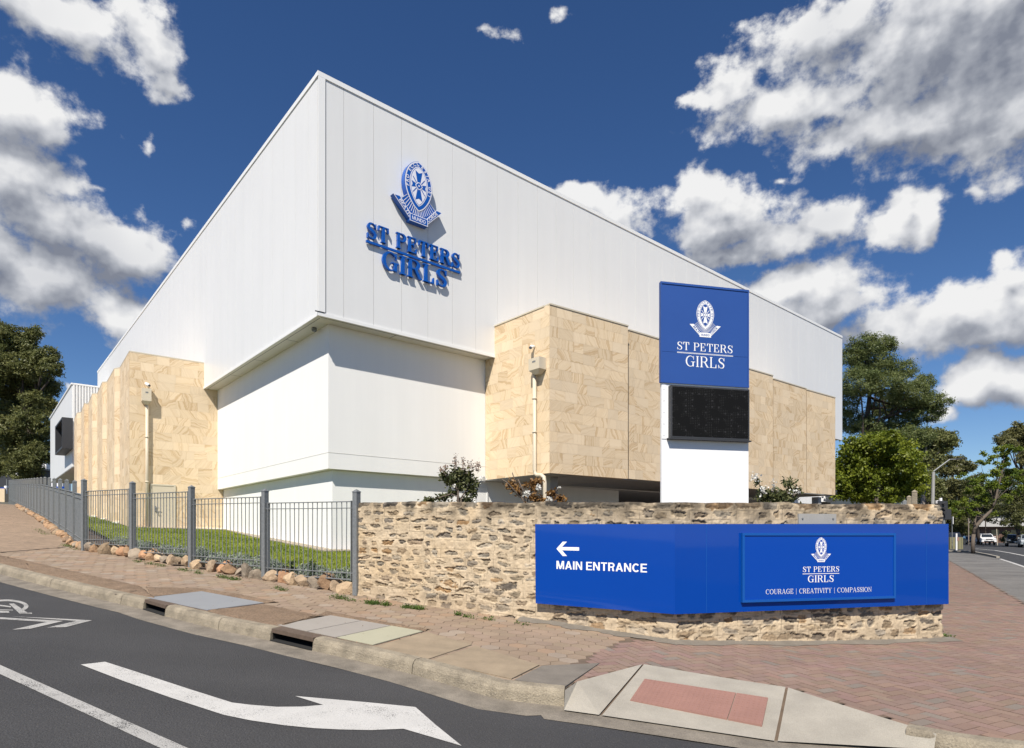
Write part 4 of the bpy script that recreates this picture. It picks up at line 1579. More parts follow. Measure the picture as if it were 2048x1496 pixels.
def sans(ch, bold=.02):
    """outline triangles of one character of the built-in font, cap height about .73"""
    if (ch, bold) in _fonts: return _fonts[(ch, bold)]
    if ch == 'M':
        w = .10 + bold * 1.8; L = .80
        r = ([[(0, 0), (w, 0), (w, .73), (0, .73)], [(L - w, 0), (L, 0), (L, .73), (L - w, .73)],
              [(w, .73), (w, .73 - w * 1.25), (L / 2 - w * .42, 0), (L / 2, 0), (L / 2, w * 1.25)], [(L - w, .73), (L / 2, w * 1.25), (L / 2, 0), (L / 2 + w * .42, 0), (L - w, .73 - w * 1.25)]], (0, L))
        _fonts[(ch, bold)] = r
        return r
    cu = bpy.data.curves.new('t', 'FONT'); cu.body = ch; cu.offset = bold; cu.resolution_u = 3
    o = bpy.data.objects.new('t', cu); COL.objects.link(o)
    bpy.context.view_layer.update()
    me = o.to_mesh()
    vs = [(v.co.x, v.co.y) for v in me.vertices]; fs = [tuple(p.vertices) for p in me.polygons]
    o.to_mesh_clear()
    COL.objects.unlink(o); bpy.data.objects.remove(o); bpy.data.curves.remove(cu)
    polys = [[vs[i] for i in f] for f in fs]
    xs_ = [p[0] for p in vs]
    r = (polys, (min(xs_), max(xs_)) if xs_ else (0, .3))
    _fonts[(ch, bold)] = r
    return r


class Face:
    """a flat sign face: O origin, X and Z directions, N outwards"""
    def __init__(s, O, X, N): s.O, s.X, s.N = O, X.normalized(), N.normalized()
    def px(s, x, y):
        p = plane_hit(x, y, s.O, s.N) - s.O
        return p.dot(s.X), p.z
    def pt(s, x, z, d=0.0): return s.O + s.X * x + Zv * z + s.N * d


def put(mb, fc, polys, d0, d1, m=0, eps=.00025):
    for i, pl in enumerate(polys):
        e = d1 + (i % 7) * eps
        if d0 is None: mb.face([fc.pt(x, z, e) for x, z in pl], m)
        else: mb.prism([fc.pt(x, z, d0) for x, z in pl], [fc.pt(x, z, e) for x, z in pl], m)


def serif_polys(t, x0, x1, zb, cap, w=.16, h=.06, track=.06, shear=0.0):
    W = word_width(t, w, h, track); k = (x1 - x0) / W
    out, x = [], 0.0
    for c in t:
        g, a = glyph(c, w, h)
        out.append([[(x0 + (x + px_) * k, zb + (x + px_) * k * shear + pz * cap) for px_, pz in pl] for pl in g])
        x += a + track
    return out


def block(ch):
    w = .165; W = .60
    if ch == 'I': return [rc_(0, 0, w, 1)], w
    if ch == 'E': return [rc_(0, 0, w, 1), rc_(w * .9, 0, W, .15), rc_(w * .9, .85, W * .98, 1), rc_(w * .9, .43, W * .92, .57)], W
    if ch == 'T': return [rc_(.225, 0, .225 + w, 1), rc_(0, .85, .615, 1)], .615
    if ch == 'N': return [rc_(0, 0, w * .92, 1), rc_(.52, 0, .52 + w * .92, 1), [(.0, 1), (w * 1.05, 1), (.52 + w * .92, 0), (.52 - w * .12, 0)]], .52 + w * .92
    if ch == 'M': return [rc_(0, 0, w * .92, 1), rc_(.66, 0, .66 + w * .92, 1), [(0, 1), (w * 1.35, 1), (.406 + .07, 0), (.406 - .07, 0)], [(.66 + w * .92, 1), (.66 - w * .43, 1), (.406 - .07, 0), (.406 + .07, 0)]], .66 + w * .92
    if ch == 'A': return [[(0, 0), (w * 1.02, 0), (.44, 1), (.27, 1)], [(.71, 0), (.71 - w * 1.02, 0), (.27, 1), (.44, 1)], rc_(.17, .21, .54, .35)], .71
    if ch == 'R': return [rc_(0, 0, w, 1), rc_(w * .9, .85, .36, 1), rc_(w * .9, .40, .36, .55), [(.40, .46), (.52, .42), (.545, .2), (.60, 0), (.42, 0), (.385, .18)]] + ell(.345, .70, .205, .225, -90, 90, lambda a: .155, 16), .62
    if ch == 'C': return ell(.36, .5, .275, .42, 42, 318, lambda a: .165, 30), .68
    return [], .3


def block_chars(t, x0, x1, zb, cap, track=.11):
    out, x = [], 0
    for c in t:
        if c == ' ': x += .30; out.append([]); continue
        g_, a = block(c)
        out.append((x, g_)); x += a + track
    k = (x1 - x0) / (x - track)
    return [[[(x0 + (o[0] + px_) * k, zb + pz * cap) for px_, pz in pl] for pl in o[1]] if o else [] for o in out]


def words(t, chars, fc, d, eps, mat, parent):
    """one mesh per word"""
    cur = []
    for c, pl in list(zip(t, chars)) + [(' ', [])]:
        if c == ' ':
            if cur:
                mb = MB(); put(mb, fc, cur, None, d, eps=eps); mb.build('lettering', mat, parent)
            cur = []
        else: cur = cur + pl


def sans_polys(t, x0, x1, zb, cap, bold=.02, track=.06):
    xs_, x = [], 0
    for c in t:
        if c == ' ': xs_.append(None); x += .3; continue
        pl, (a, b) = sans(c, bold)
        xs_.append((x - a, pl)); x += b - a + track
    x -= track; k = (x1 - x0) / x
    return [[(x0 + (o + p[0]) * k, zb + p[1] / .73 * cap) for p in q] for e in xs_ if e for o, pl in [e] for q in pl]


# ------------------------------------------------------------------ the school crest in layers (height 1, centred on x = 0)
SHIELD = [(0, 1), (.09, .955), (.165, .875), (.212, .775), (.236, .66), (.232, .55), (.205, .445), (.155, .345), (.085, .25), (0, .185)]


def shield(k, n=3):
    pts = SHIELD
    out = []
    for i in range(len(pts) - 1):
        a, b, c, d = pts[max(i - 1, 0)], pts[i], pts[i + 1], pts[min(i + 2, len(pts) - 1)]
        for q in range(n):
            t = q / n
            out.append(tuple(.5 * ((2 * b[j]) + (-a[j] + c[j]) * t + (2 * a[j] - 5 * b[j] + 4 * c[j] - d[j]) * t * t + (-a[j] + 3 * b[j] - 3 * c[j] + d[j]) * t ** 3) for j in (0, 1)))
    out.append(pts[-1])
    full = out + [(-x, y) for x, y in reversed(out[1:-1])]
    cy = .60
    k2 = 1 - (1 - k) * .62
    return [(x * k, cy + (y - cy) * k2) for x, y in full]


def ribbon_shapes():
    L = [(-.42, .325), (-.31, .335), (-.135, .125), (-.16, .045)]
    plate = [(-.155, 0), (.155, 0), (.155, .12), (-.155, .12)]
    Rr = [(.16, .045), (.135, .125), (.31, .335), (.42, .325)]
    return L, plate, Rr


def shrink(poly, k):
    """inset of a convex polygon"""
    n = len(poly); poly = ccw(list(poly)); out = poly
    for i in range(n):
        a, b = poly[i], poly[(i + 1) % n]
        l = math.hypot(b[0] - a[0], b[1] - a[1]); nx, ny = -(b[1] - a[1]) / l * k, (b[0] - a[0]) / l * k
        out = clip_half(out, (a[0] + nx, a[1] + ny), (b[0] + nx, b[1] + ny), True)
    return out


FAN = [(-.165, .42), (-.31, .30), (-.135, .10), (.135, .10), (.31, .30), (.165, .42)]


def crest(fc, cx, zb, H, white, blue, parent, thick=0.0, d=0.002, fine=True, sx=1.0):
    """thick > 0: a raised emblem whose blue body carries the white lines; otherwise white lines on a blue board"""
    tf = lambda pl: [(cx + x * H * sx, zb + y * H) for x, y in pl]
    L, plate, Rr = ribbon_shapes()
    st = max(.0012, H * .0015) if thick else .0006
    lv = thick if thick else d
    root = None
    if thick:
        body = MB()
        put(body, fc, [tf(shield(1.0))], 0.02, thick, eps=0)
        put(body, fc, [tf(FAN)], .02, thick - .004, eps=0)
        put(body, fc, [tf(L), tf(Rr)], .02, thick - .002, eps=.0006)
        put(body, fc, [tf(plate)], .02, thick + .012, eps=0)
        root = body.build('emblem_body', blue, parent)
    w_, b_ = MB(), MB()
    lay = lambda mb, polys, k: put(mb, fc, [tf(p) for p in polys], None, lv + st * k, eps=st * .05)
    # rays of the fan
    rays = []
    for i in range(-9, 10):
        x0, x1 = i * .0195 - .004, i * .0195 + .004
        yb = .105 + abs(i) ** 1.6 * .006; xo = i * .032
        yt = .20 + abs(i) * .024
        rays.append([(xo - .006, yb), (xo + .006, yb), (x1, yt), (x0, yt)])
    lay(w_, rays, .4)
    # ribbon
    tm = w_ if thick else b_
    for q in (L, Rr):
        lay(w_, [q], .8)
        if thick: lay(b_, [shrink(q, .011)], 1.6)
    if thick: lv += .012
    if not thick: lay(b_, [shrink(plate, -.010)], 1.6)
    lay(w_, [plate], 2.2)
    if thick: lay(b_, [shrink(plate, .011)], 2.6)
    txt = sans_polys('MUNDO', -.115, .115, .032, .058, .025)
    lay(tm, txt, 3.2)
    if thick: lv -= .012

    def along(t, ax, ay, bx, by, cap):
        l = math.hypot(bx - ax, by - ay); c_, s_ = (bx - ax) / l, (by - ay) / l
        return [[(ax + x * c_ - y * s_, ay + x * s_ + y * c_) for x, y in pl] for pl in sans_polys(t, 0, l, 0, cap, .025)]
    lay(tm, along('BEATI', -.330, .262, -.185, .088, .052), 2.8)
    lay(tm, along('CORDE', .168, .078, .335, .268, .052), 2.8)
    # shield
    if thick:
        lay(w_, [shield(.975)], 3.2); lay(b_, [shield(.90)], 4.0)
    else:
        lay(w_, [shield(.985)], 3.2); lay(b_, [shield(.93)], 4.0); lay(w_, [shield(.88)], 4.6)
    ring = 'PRO ECCLESIA DEI'
    sh = shield(.70, 6)
    nn = len(sh)
    # letters follow the band clockwise from the left
    path = [sh[(i) % nn] for i in range(nn)]
    left = [p for p in reversed(path) if p[0] <= 0 and p[1] > .52][::-1]
    left = sorted([p for p in path if p[0] <= 0.0 and p[1] > .5], key=lambda p: p[1])
    right_ = sorted([p for p in path if p[0] >= 0.0 and p[1] > .47], key=lambda p: -p[1])
    arc = left + right_[1:]
    ln = [0]
    for a, b in zip(arc[:-1], arc[1:]): ln.append(ln[-1] + math.hypot(b[0] - a[0], b[1] - a[1]))
    tot = ln[-1]
    for i, c in enumerate(ring):
        if c == ' ': continue
        s_ = tot * (.06 + .9 * i / (len(ring) - 1))
        k = max(j for j in range(len(ln)) if ln[j] <= s_); k = min(k, len(arc) - 2)
        f = (s_ - ln[k]) / (ln[k + 1] - ln[k])
        p = (arc[k][0] + (arc[k + 1][0] - arc[k][0]) * f, arc[k][1] + (arc[k + 1][1] - arc[k][1]) * f)
        tx, ty = arc[k + 1][0] - arc[k][0], arc[k + 1][1] - arc[k][1]
        l = math.hypot(tx, ty); tx, ty = tx / l, ty / l
        pl, (a, b) = sans(c, .03)
        kk = .052 / .73
        lay(tm, [[(p[0] + ((x - (a + b) / 2) * tx - y * ty) * kk - ty * .004, p[1] + ((x - (a + b) / 2) * ty + y * tx) * kk + tx * .004) for x, y in q] for q in pl], 5.0)
    if thick:
        lay(w_, [shield(.66)], 4.8); lay(b_, [shield(.60)], 5.6)
        lay(w_, [shield(.57)], 6.4)
        cm, ck, c2 = b_, 7.2, w_
    else:
        lay(b_, [shield(.64)], 5.4); lay(w_, [shield(.60)], 6.2); lay(b_, [shield(.56)], 7.0)
        cm, ck, c2 = w_, 7.8, b_
    arm = lambda dx, dy, Lg, wd_: [[(0 + dx * .02 - dy * .02, .60 + dy * .02 + dx * .02), (dx * Lg - dy * wd_, .60 + dy * Lg + dx * wd_), (dx * Lg * .86, .60 + dy * Lg * .86), (dx * Lg + dy * wd_, .60 + dy * Lg - dx * wd_), (dx * .02 + dy * .02, .60 + dy * .02 - dx * .02)]]
    for dx, dy, Lg, wd_ in ((0, 1, .235, .06), (0, -1, .235, .06), (1, 0, .125, .05), (-1, 0, .125, .05)): lay(cm, arm(dx, dy, Lg, wd_), ck)
    for sx_ in (-1, 1):
        for sy_ in (-1, 1):
            lay(cm, [[(sx_ * .035, .60 + sy_ * .045), (sx_ * .045, .60 + sy_ * .035), (sx_ * .105, .60 + sy_ * .120), (sx_ * .095, .60 + sy_ * .128)]], ck + .2)
    circ = lambda r: [(r * math.cos(k * math.pi / 8) * (1 + .12 * math.cos(4 * k * math.pi / 8)), .60 + r * math.sin(k * math.pi / 8) * (1 + .12 * math.cos(4 * k * math.pi / 8))) for k in range(16)]
    lay(c2, [circ(.056)], ck + .8); lay(cm, [circ(.043)], ck + 1.6); lay(c2, [circ(.014)], ck + 2.4)
    ow = w_.build('emblem_lines', white, root or parent)
    ob = b_.build('emblem_field', blue, root or parent)


# wall sign on the hall
WS = Face(at_z(C0 - V * 0.0, 0), U, -V)
th_ = .11
WF = Face(at_z(C0 - V * th_, 0), U, -V)
sx0, sz0 = WF.px(734.5, 477)
sx1, sz1 = WF.px(920.5, 531)
_, zc0 = WF.px(735, 446)
cap1 = (WF.px(741, 446)[1] - WF.px(741, 478)[1] + WF.px(914, 505)[1] - WF.px(914, 534)[1]) / 2
zb1 = (WF.px(760, 485)[1] + WF.px(880, 522)[1]) / 2
wall_sign = empty('wall_sign', at_z(C0 + U * sx0, zb1), 'raised blue school crest and serif letters fixed to the white hall front', 'sign')
for pls in serif_polys('ST PETERS', sx0, sx1, zb1, cap1, .165, .062, .07):
    if not pls: continue
    lm = MB(); put(lm, WS, pls, .03, th_, eps=.0008)
    lm.build('letter', M['blue_letter'], wall_sign)
lx0, lz0 = WF.px(734, 483); lx1, lz1 = WF.px(921.5, 542.5)
ul = MB(); put(ul, WS, [rc_(lx0, (lz0 + lz1) / 2 - .032, lx1, (lz0 + lz1) / 2 + .032)], 0.03, .08); ul.build('underline', M['blue_letter'], wall_sign)
gx0, _ = WF.px(765, 525); gx1, _ = WF.px(895, 555)
zg = (WF.px(775, 540)[1] + WF.px(885, 572)[1]) / 2
capg = (WF.px(778, 504)[1] - WF.px(778, 541)[1] + WF.px(885, 538)[1] - WF.px(885, 573)[1]) / 2
for pls in serif_polys('GIRLS', gx0, gx1, zg, capg, .16, .06, .07):
    lm = MB(); put(lm, WS, pls, .03, th_, eps=.0008)
    lm.build('letter', M['blue_letter'], wall_sign)
CF = Face(at_z(C0 - V * .20, 0), U, -V)
cxa, czt = CF.px(835, 322); cxm, czb = CF.px(836, 447)
cl_, _ = CF.px(786.5, 391); crr, _ = CF.px(885, 431)
crest(WS, (cl_ + crr) / 2, czb, czt - czb, M['white_lilac'], M['blue_letter'], wall_sign, thick=.20, sx=(crr - cl_) / .84 / (czt - czb))

# pylon sign
PL, PR_ = P(1321.3, 700, 13.0), P(1497.3, 700, 13.47)
py_d = at_z(PR_ - PL, 0).normalized(); py_n = Vector((py_d.y, -py_d.x, 0))
PW = at_z(PR_ - PL, 0).length
pyl = empty('pylon_sign', at_z((PL + PR_) / 2 - py_n * .2, T(4.1, 13.4)), 'tall white pylon sign with blue top panel and black led screen behind the stone wall', 'sign')
PO = at_z(PL, 0)
zt_, zb_p = 5.30, 3.19
mb = MB()
base = lambda d0, d1, x0=0.0, x1=PW: [PO + py_d * x0 + py_n * d1, PO + py_d * x1 + py_n * d1, PO + py_d * x1 + py_n * d0, PO + py_d * x0 + py_n * d0]
q = base(-.075, -.02, .03, PW + .01)
mb.prism([at_z(p, -1.4) for p in q], [at_z(p, 5.2) for p in q])
mb.build('column', M['white_paint'], pyl)
mb = MB(); q = base(-.07, 0.0, 0, PW)
mb.prism([at_z(p, zb_p) for p in q], [at_z(p, zt_) for p in q])
top_p = mb.build('blue_panel', M['blue_mat'], pyl)
mb = MB()
for z in (zb_p + .02, zt_ - .02):
    mb.box(at_z(PO + py_d * PW / 2 + py_n * .006, z), py_d * (PW / 2 + .004), py_n * .008, Zv * .022)
for x in (.012, PW - .012): mb.box(at_z(PO + py_d * x + py_n * .005, (zb_p + zt_) / 2), py_d * .014, py_n * .007, Zv * ((zt_ - zb_p) / 2 - .042))
mb.box(at_z(PO + py_d * PW / 2 + py_n * .002, zb_p + .66), py_d * (PW / 2 - .03), py_n * .0016, Zv * .003)
mb.build('panel_trim', M['blue_mat'], top_p)
PF = Face(PO, py_d, py_n)
x0, zA = PF.px(1354, 699); x1, zB = PF.px(1465.5, 707)
z_b = (zA + zB) / 2
capp = PF.px(1410, 686.5)[1] - PF.px(1410, 702.5)[1]
words('ST PETERS', serif_polys('ST PETERS', x0, x1, z_b, capp, .13, .05, .07), PF, .0022, .00015, M['white'], top_p)
tx = MB()
lx0, lA = PF.px(1354, 704.6); lx1, lB = PF.px(1466, 712)
put(tx, PF, [rc_(lx0, (lA + lB) / 2 - .012, lx1, (lA + lB) / 2 + .012)], None, .002)
tx.build('underline', M['white'], top_p); tx = MB()
x0, zA = PF.px(1371, 733); x1, zB = PF.px(1449.5, 737)
capp = PF.px(1410, 713.5)[1] - PF.px(1410, 735)[1]
words('GIRLS', serif_polys('GIRLS', x0, x1, (zA + zB) / 2, capp, .12, .05, .07), PF, .0022, .00015, M['white'], top_p)
cxl, _ = PF.px(1379, 650); cxr, _ = PF.px(1441.5, 656); _, ct0 = PF.px(1410, 600.5); _, cb0 = PF.px(1410, 674.5)
crest(PF, (cxl + cxr) / 2, cb0, ct0 - cb0, M['white'], M['blue_mat'], top_p, d=.002, sx=(cxr - cxl) / .84 / (ct0 - cb0))
SF = Face(PO + py_n * .10, py_d, py_n)
a_, zt0 = SF.px(1342, 770.7); b_, zb0 = SF.px(1499, 880.5)
_, zt1 = SF.px(1499, 778)
zt0 = (zt0 + zt1) / 2
mb = MB(); q = base(-.05, .10, a_, b_)
mb.prism([at_z(p, zb0) for p in q], [at_z(p, zt0) for p in q])
scr = mb.build('screen_case', M['dark_trim'], pyl)
mb = MB()
mb.face([SF.pt(a_ + .03, zb0 + .03, .003), SF.pt(b_ - .03, zb0 + .03, .003), SF.pt(b_ - .03, zt0 - .03, .003), SF.pt(a_ + .03, zt0 - .03, .003)], 0, None, [(0, 0), (1.45, 0), (1.45, 1), (0, 1)])
mb.build('led_screen', M['led'], scr)
mb = MB()
mb.box(at_z(PO + py_d * (a_ + b_) / 2 + py_n * .035, zb0 - .02), py_d * ((b_ - a_) / 2 + .04), py_n * .08, Zv * .014)
mb.build('ledge', M['dark_trim'], scr)
mb = MB()
mb.box(at_z(PO + py_d * (a_ - .10) + py_n * -.03, (zt0 + zb0) / 2), py_d * .05, py_n * .022, Zv * ((zt0 - zb0) / 2 + .02))
for k in range(5): mb.tube([at_z(PO + py_d * (a_ - .11) - py_n * .01, zb0 + .06 + k * (zt0 - zb0 - .12) / 4), at_z(PO + py_d * (a_ - .11) + py_n * .004, zb0 + .06 + k * (zt0 - zb0 - .12) / 4)], .011, 6)
mb.build('mounting_rail', M['white_paint'], scr)

# ------------------------------------------------------------------ rough stone wall
def vnoise(x, y, seed):
    """value noise on arrays"""
    xi, yi = np.floor(x).astype(np.int64), np.floor(y).astype(np.int64)
    fx, fy = x - xi, y - yi
    fx, fy = fx * fx * (3 - 2 * fx), fy * fy * (3 - 2 * fy)

    def hsh(a, b):
        n = (a * 374761393 + b * 668265263 + seed * 1442695041) & 0x7fffffff
        n = ((n ^ (n >> 13)) * 1274126177) & 0x7fffffff
        return ((n ^ (n >> 16)) & 0xffff) / 65535.0
    return (hsh(xi, yi) * (1 - fx) + hsh(xi + 1, yi) * fx) * (1 - fy) + (hsh(xi, yi + 1) * (1 - fx) + hsh(xi + 1, yi + 1) * fx) * fy


def fbm(x, y, seed, o=4):
    s, a, t = 0, .5, 0
    for k in range(o):
        s = s + a * vnoise(x * 2 ** k, y * 2 ** k, seed + k); t += a; a *= .55
    return s / t


def stone_face(S, Zg, ztop, seed, zbase):
    """height and colour of the rubble wall at distance S along the face and height Zg"""
    r = np.random.RandomState(seed)
    H = np.zeros_like(S); C = np.zeros(S.shape + (3,))
    n1 = fbm(S * 9, Zg * 9, seed + 1, 4); n2 = fbm(S * 38, Zg * 38, seed + 9, 3); n3 = fbm(S * 1.7, Zg * 1.7, seed + 17, 3)
    n4 = fbm(S * 4, Zg * 5, seed + 23, 4)
    mort = np.array([.515, .412, .282])
    C[:] = mort * (.74 + .42 * n1 + .35 * (n2 - .5))[..., None]
    warm = np.clip((n3 - .52) * 3, 0, 1)[..., None]
    C = C * (1 - warm * np.array([.0, .05, .13]))
    pale = np.clip((n4 - .58) * 4, 0, 1)[..., None]
    C = C * (1 + pale * np.array([.12, .13, .16]))
    H += (n1 - .5) * .026 + (n2 - .5) * .008
    u = ztop - Zg
    edges = [-.05, .115]
    while edges[-1] < 2.6: edges.append(edges[-1] + r.uniform(.105, .150))
    wx = (fbm(S * 8, Zg * 8, seed + 30, 4) - .5); wz = (fbm(S * 8 + 40, Zg * 8, seed + 40, 4) - .5)
    wf = fbm(S * 20, Zg * 26, seed + 50, 4) - .5
    brk = fbm(S * 11 + 7, Zg * 15, seed + 60, 3)
    smax = S.max()
    pal = [(.215, .195, .165), (.25, .215, .17), (.185, .165, .145), (.265, .205, .14), (.29, .185, .095), (.30, .275, .24), (.225, .18, .135), (.36, .32, .265), (.135, .12, .105), (.32, .26, .185), (.29, .245, .185)]
    for k in range(len(edges) - 1):
        e0, e1 = edges[k], edges[k + 1]
        m = (u >= e0 - .06) & (u < e1 + .06)
        if not m.any(): continue
        x = -r.uniform(0, .3)
        line_z = np.exp(-((u - e1 + wx * .016) / .0042) ** 2) * np.clip((n4 - .36) * 5, 0, 1) * .95
        low = k >= 10
        C *= (1 - .55 * line_z)[..., None]; H -= line_z * .006
        while x < smax + .3:
            wd_ = (r.uniform(.16, .40) if not low else r.uniform(.2, .42)) if k else r.uniform(.24, .5)
            cx = x + wd_ / 2 + r.uniform(-.03, .03); cz = (e0 + e1) / 2 + r.uniform(-.018, .018)
            fill = r.uniform(.50, .90) if k else r.uniform(.88, .98)
            rx, rz = wd_ / 2 * fill, (e1 - e0) / 2 * (r.uniform(.44, .80) if k else 1.0)
            if low: rx *= 1.08; rz *= 1.15
            if k == 0: cz = (e0 + e1) / 2 - .02
            tilt = r.uniform(-.13, .13)
            ok = r.rand() < (.92 if k else 1.0)
            col = np.array(pal[r.randint(len(pal))]) * r.uniform(.66, 1.12) * np.array([1.06, 1.0, .9]) * (.8 if k == 0 else 1)
            dust = r.uniform(0, .3) if r.rand() < .5 else 0
            col = col * (1 - dust) + mort * .8 * dust
            ex = r.uniform(1.8, 3.8)
            dep = r.uniform(-.03, .006)
            frag = r.uniform(.0, 1.3) if r.rand() < .45 else 0.0
            skew = r.uniform(-.5, .5)
            q = m & (np.abs(S - cx) < wd_)
            if ok and q.any():
                dx = (S[q] - cx + wx[q] * .085) / rx; dz = (u[q] - cz + (S[q] - cx) * tilt + wz[q] * .06) / rz
                dz = dz * (1 + skew * dx * .6)
                d = (np.abs(dx) ** ex + np.abs(dz) ** ex) ** (1 / ex) + wf[q] * .88 + frag * np.clip(brk[q] - .45, 0, 1) * 2.2
                f = np.clip((1.0 - d) / .07, 0, 1)
                tx = .62 + .74 * n2[q] + .4 * (n1[q] - .5)
                st_ = fbm(S[q] * 6 + k * 3, u[q] * 50 + cx * 9 + tilt * S[q] * 40, seed + 70, 3)
                cc = col[None, :] * (tx * (.55 + .9 * st_))[:, None]
                wash = np.clip((wf[q] + .04) * 3.5, 0, 1) * .14
                cc = cc * (1 - wash[:, None]) + mort * .8 * wash[:, None]
                C[q] = C[q] * (1 - f[:, None]) + cc * f[:, None]
                H[q] = H[q] * (1 - f) + f * (dep + (n2[q] - .5) * .026 + (st_ - .5) * .026 + (1 - np.clip(d, 0, 1)) * .012)
                # open joint above the stone, the mortar lip's shade painted into its colour
                crack_shade = np.exp(-((d - 1.0) / .10) ** 2) * np.clip(-dz * 1.6 + .1, 0, 1) * np.clip((brk[q] - .42) * 6, 0, 1)
                C[q] *= (1 - .6 * crack_shade)[:, None]; H[q] -= crack_shade * .026
            # scribed upright joint
            jx = x + wd_
            qj = m & (u > e0) & (u < e1) & (np.abs(S - jx) < .02)
            if qj.any() and r.rand() < .8:
                g_ = np.exp(-((S[qj] - jx + wz[qj] * .02) / .004) ** 2) * .6
                C[qj] *= (1 - g_ * .8)[:, None]; H[qj] -= g_ * .006
            x += wd_
    # black lichen and soot along the top, splash dirt at the foot
    top = np.clip(1 - u / (.12 + .55 * fbm(S * 2.2, S * 0 + 3, seed + 90, 3)), 0, 1) * np.clip((fbm(S * 5, u * 3, seed + 95, 4) - .34) * 3.4, 0, 1)
    C *= (1 - np.clip(.80 * top, 0, .72))[..., None]
    foot = np.clip(1 - (Zg - zbase) / .26, 0, 1) * (.35 + .9 * n3)
    foot = np.clip(foot, 0, 1)
    C = C * (1 - .5 * foot[..., None]) + np.array([.19, .135, .09]) * .5 * foot[..., None]
    return H, np.clip(C, .01, .9)


def t_attr_mat():
    t = NT('rubble_stone_and_mortar')
    at = t.new('Attribute', attribute_name='Col')
    co = t.coord()
    v = t.math('MULTIPLY_ADD', t.noise(co, 120, 3, .6), .5, .75)
    k = t.new('VectorMath', operation='SCALE')
    t.l.new(at.outputs['Color'], k.inputs[0]); t.l.new(v, k.inputs['Scale'])
    t.l.new(k.outputs[0], t.b.inputs['Base Color'])
    t.set(Roughness=.92)
    t.bump(t.noise(co, 90, 4, .6), .35, .006)
    return t.mat


M['rubble'] = t_attr_mat()


def grid_mesh(name, PT, CC, mat, parent=None, loc=None):
    nr, nc = PT.shape[:2]
    me = bpy.data.meshes.new(name)
    v = PT.reshape(-1, 3)
    off = np.array(wloc(parent) if parent is not None else (0, 0, 0))
    i = np.arange(nr * nc).reshape(nr, nc)
    f = np.stack([i[:-1, :-1], i[:-1, 1:], i[1:, 1:], i[1:, :-1]], -1).reshape(-1, 4)
    me.vertices.add(len(v)); me.vertices.foreach_set('co', (v - off).ravel().astype(np.float32))
    me.loops.add(f.size); me.loops.foreach_set('vertex_index', f.ravel().astype(np.int32))
    me.polygons.add(len(f)); me.polygons.foreach_set('loop_start', np.arange(0, f.size, 4, dtype=np.int32)); me.polygons.foreach_set('loop_total', np.full(len(f), 4, dtype=np.int32))
    if CC is not None:
        a = me.attributes.new('Col', 'FLOAT_COLOR', 'POINT')
        a.data.foreach_set('color', np.concatenate([CC.reshape(-1, 3), np.ones((len(v), 1))], 1).ravel().astype(np.float32))
    me.materials.append(mat)
    me.update(); me.validate()
    me.polygons.foreach_set('use_smooth', np.ones(len(me.polygons), dtype=bool))
    o = bpy.data.objects.new(name, me); COL.objects.link(o)
    if parent is not None: o.parent = parent
    return o


def wall_top(x, y):
    d0 = math.hypot(x - WALL1.x, y - WALL1.y)
    return .4526 + (.0235 * d0 if x < WALL1.x else .005 * d0)


swall = empty('stone_wall', at_z(WALL1, T(WALL1.x, WALL1.y)), 'old rubble stone wall with cream mortar bending round the street corner', 'wall')
end_dir = Vector((-.20, .98, 0)).normalized()
W3 = WALL2 + end_dir * .42
path = []
for a, b in ((WALL0, WALL1), (WALL1, WALL2), (WALL2, W3)):
    n_ = int((b - a).length / .0115)
    for k in range(n_): path.append((a.lerp(b, k / n_), (b - a).normalized()))
path.append((W3, end_dir))
pts_ = np.array([[p.x, p.y] for p, d in path]); dirs = np.array([[d.x, d.y] for p, d in path])
ker = np.ones(9) / 9
dirs = np.stack([np.convolve(np.pad(dirs[:, i], 4, 'edge'), ker, 'valid') for i in (0, 1)], 1)
dirs /= np.linalg.norm(dirs, axis=1)[:, None]
nrm_ = np.stack([dirs[:, 1], -dirs[:, 0]], 1)
seg = np.concatenate([[0], np.cumsum(np.linalg.norm(np.diff(pts_, axis=0), axis=1))])
topz = np.array([wall_top(x, y) for x, y in pts_]) + (fbm(seg * 3, seg * 0, 5, 3) - .5) * .045
botz = np.array([T(x, y) for x, y in pts_]) - .05
nz = 175
tt = np.linspace(0, 1, nz)
Zg = botz[None, :] * (1 - tt[:, None]) + topz[None, :] * tt[:, None]
Sg = np.repeat(seg[None, :], nz, 0)
Hh, Cc = stone_face(Sg, Zg, np.repeat((topz - (fbm(seg * 3, seg * 0, 5, 3) - .5) * .03)[None, :], nz, 0), 3, np.repeat(botz[None, :] + .05, nz, 0))
bulge = np.clip(1 - (Zg - botz[None, :]) / .16, 0, 1) ** 2 * .07      # mortar fillet at the foot
Hh = Hh + bulge
rnd = np.clip((tt[:, None] - .975) / .025, 0, 1) ** 2 * .03
Hh = Hh - rnd
PT = np.stack([pts_[None, :, 0] + nrm_[None, :, 0] * Hh, pts_[None, :, 1] + nrm_[None, :, 1] * Hh, Zg], -1)
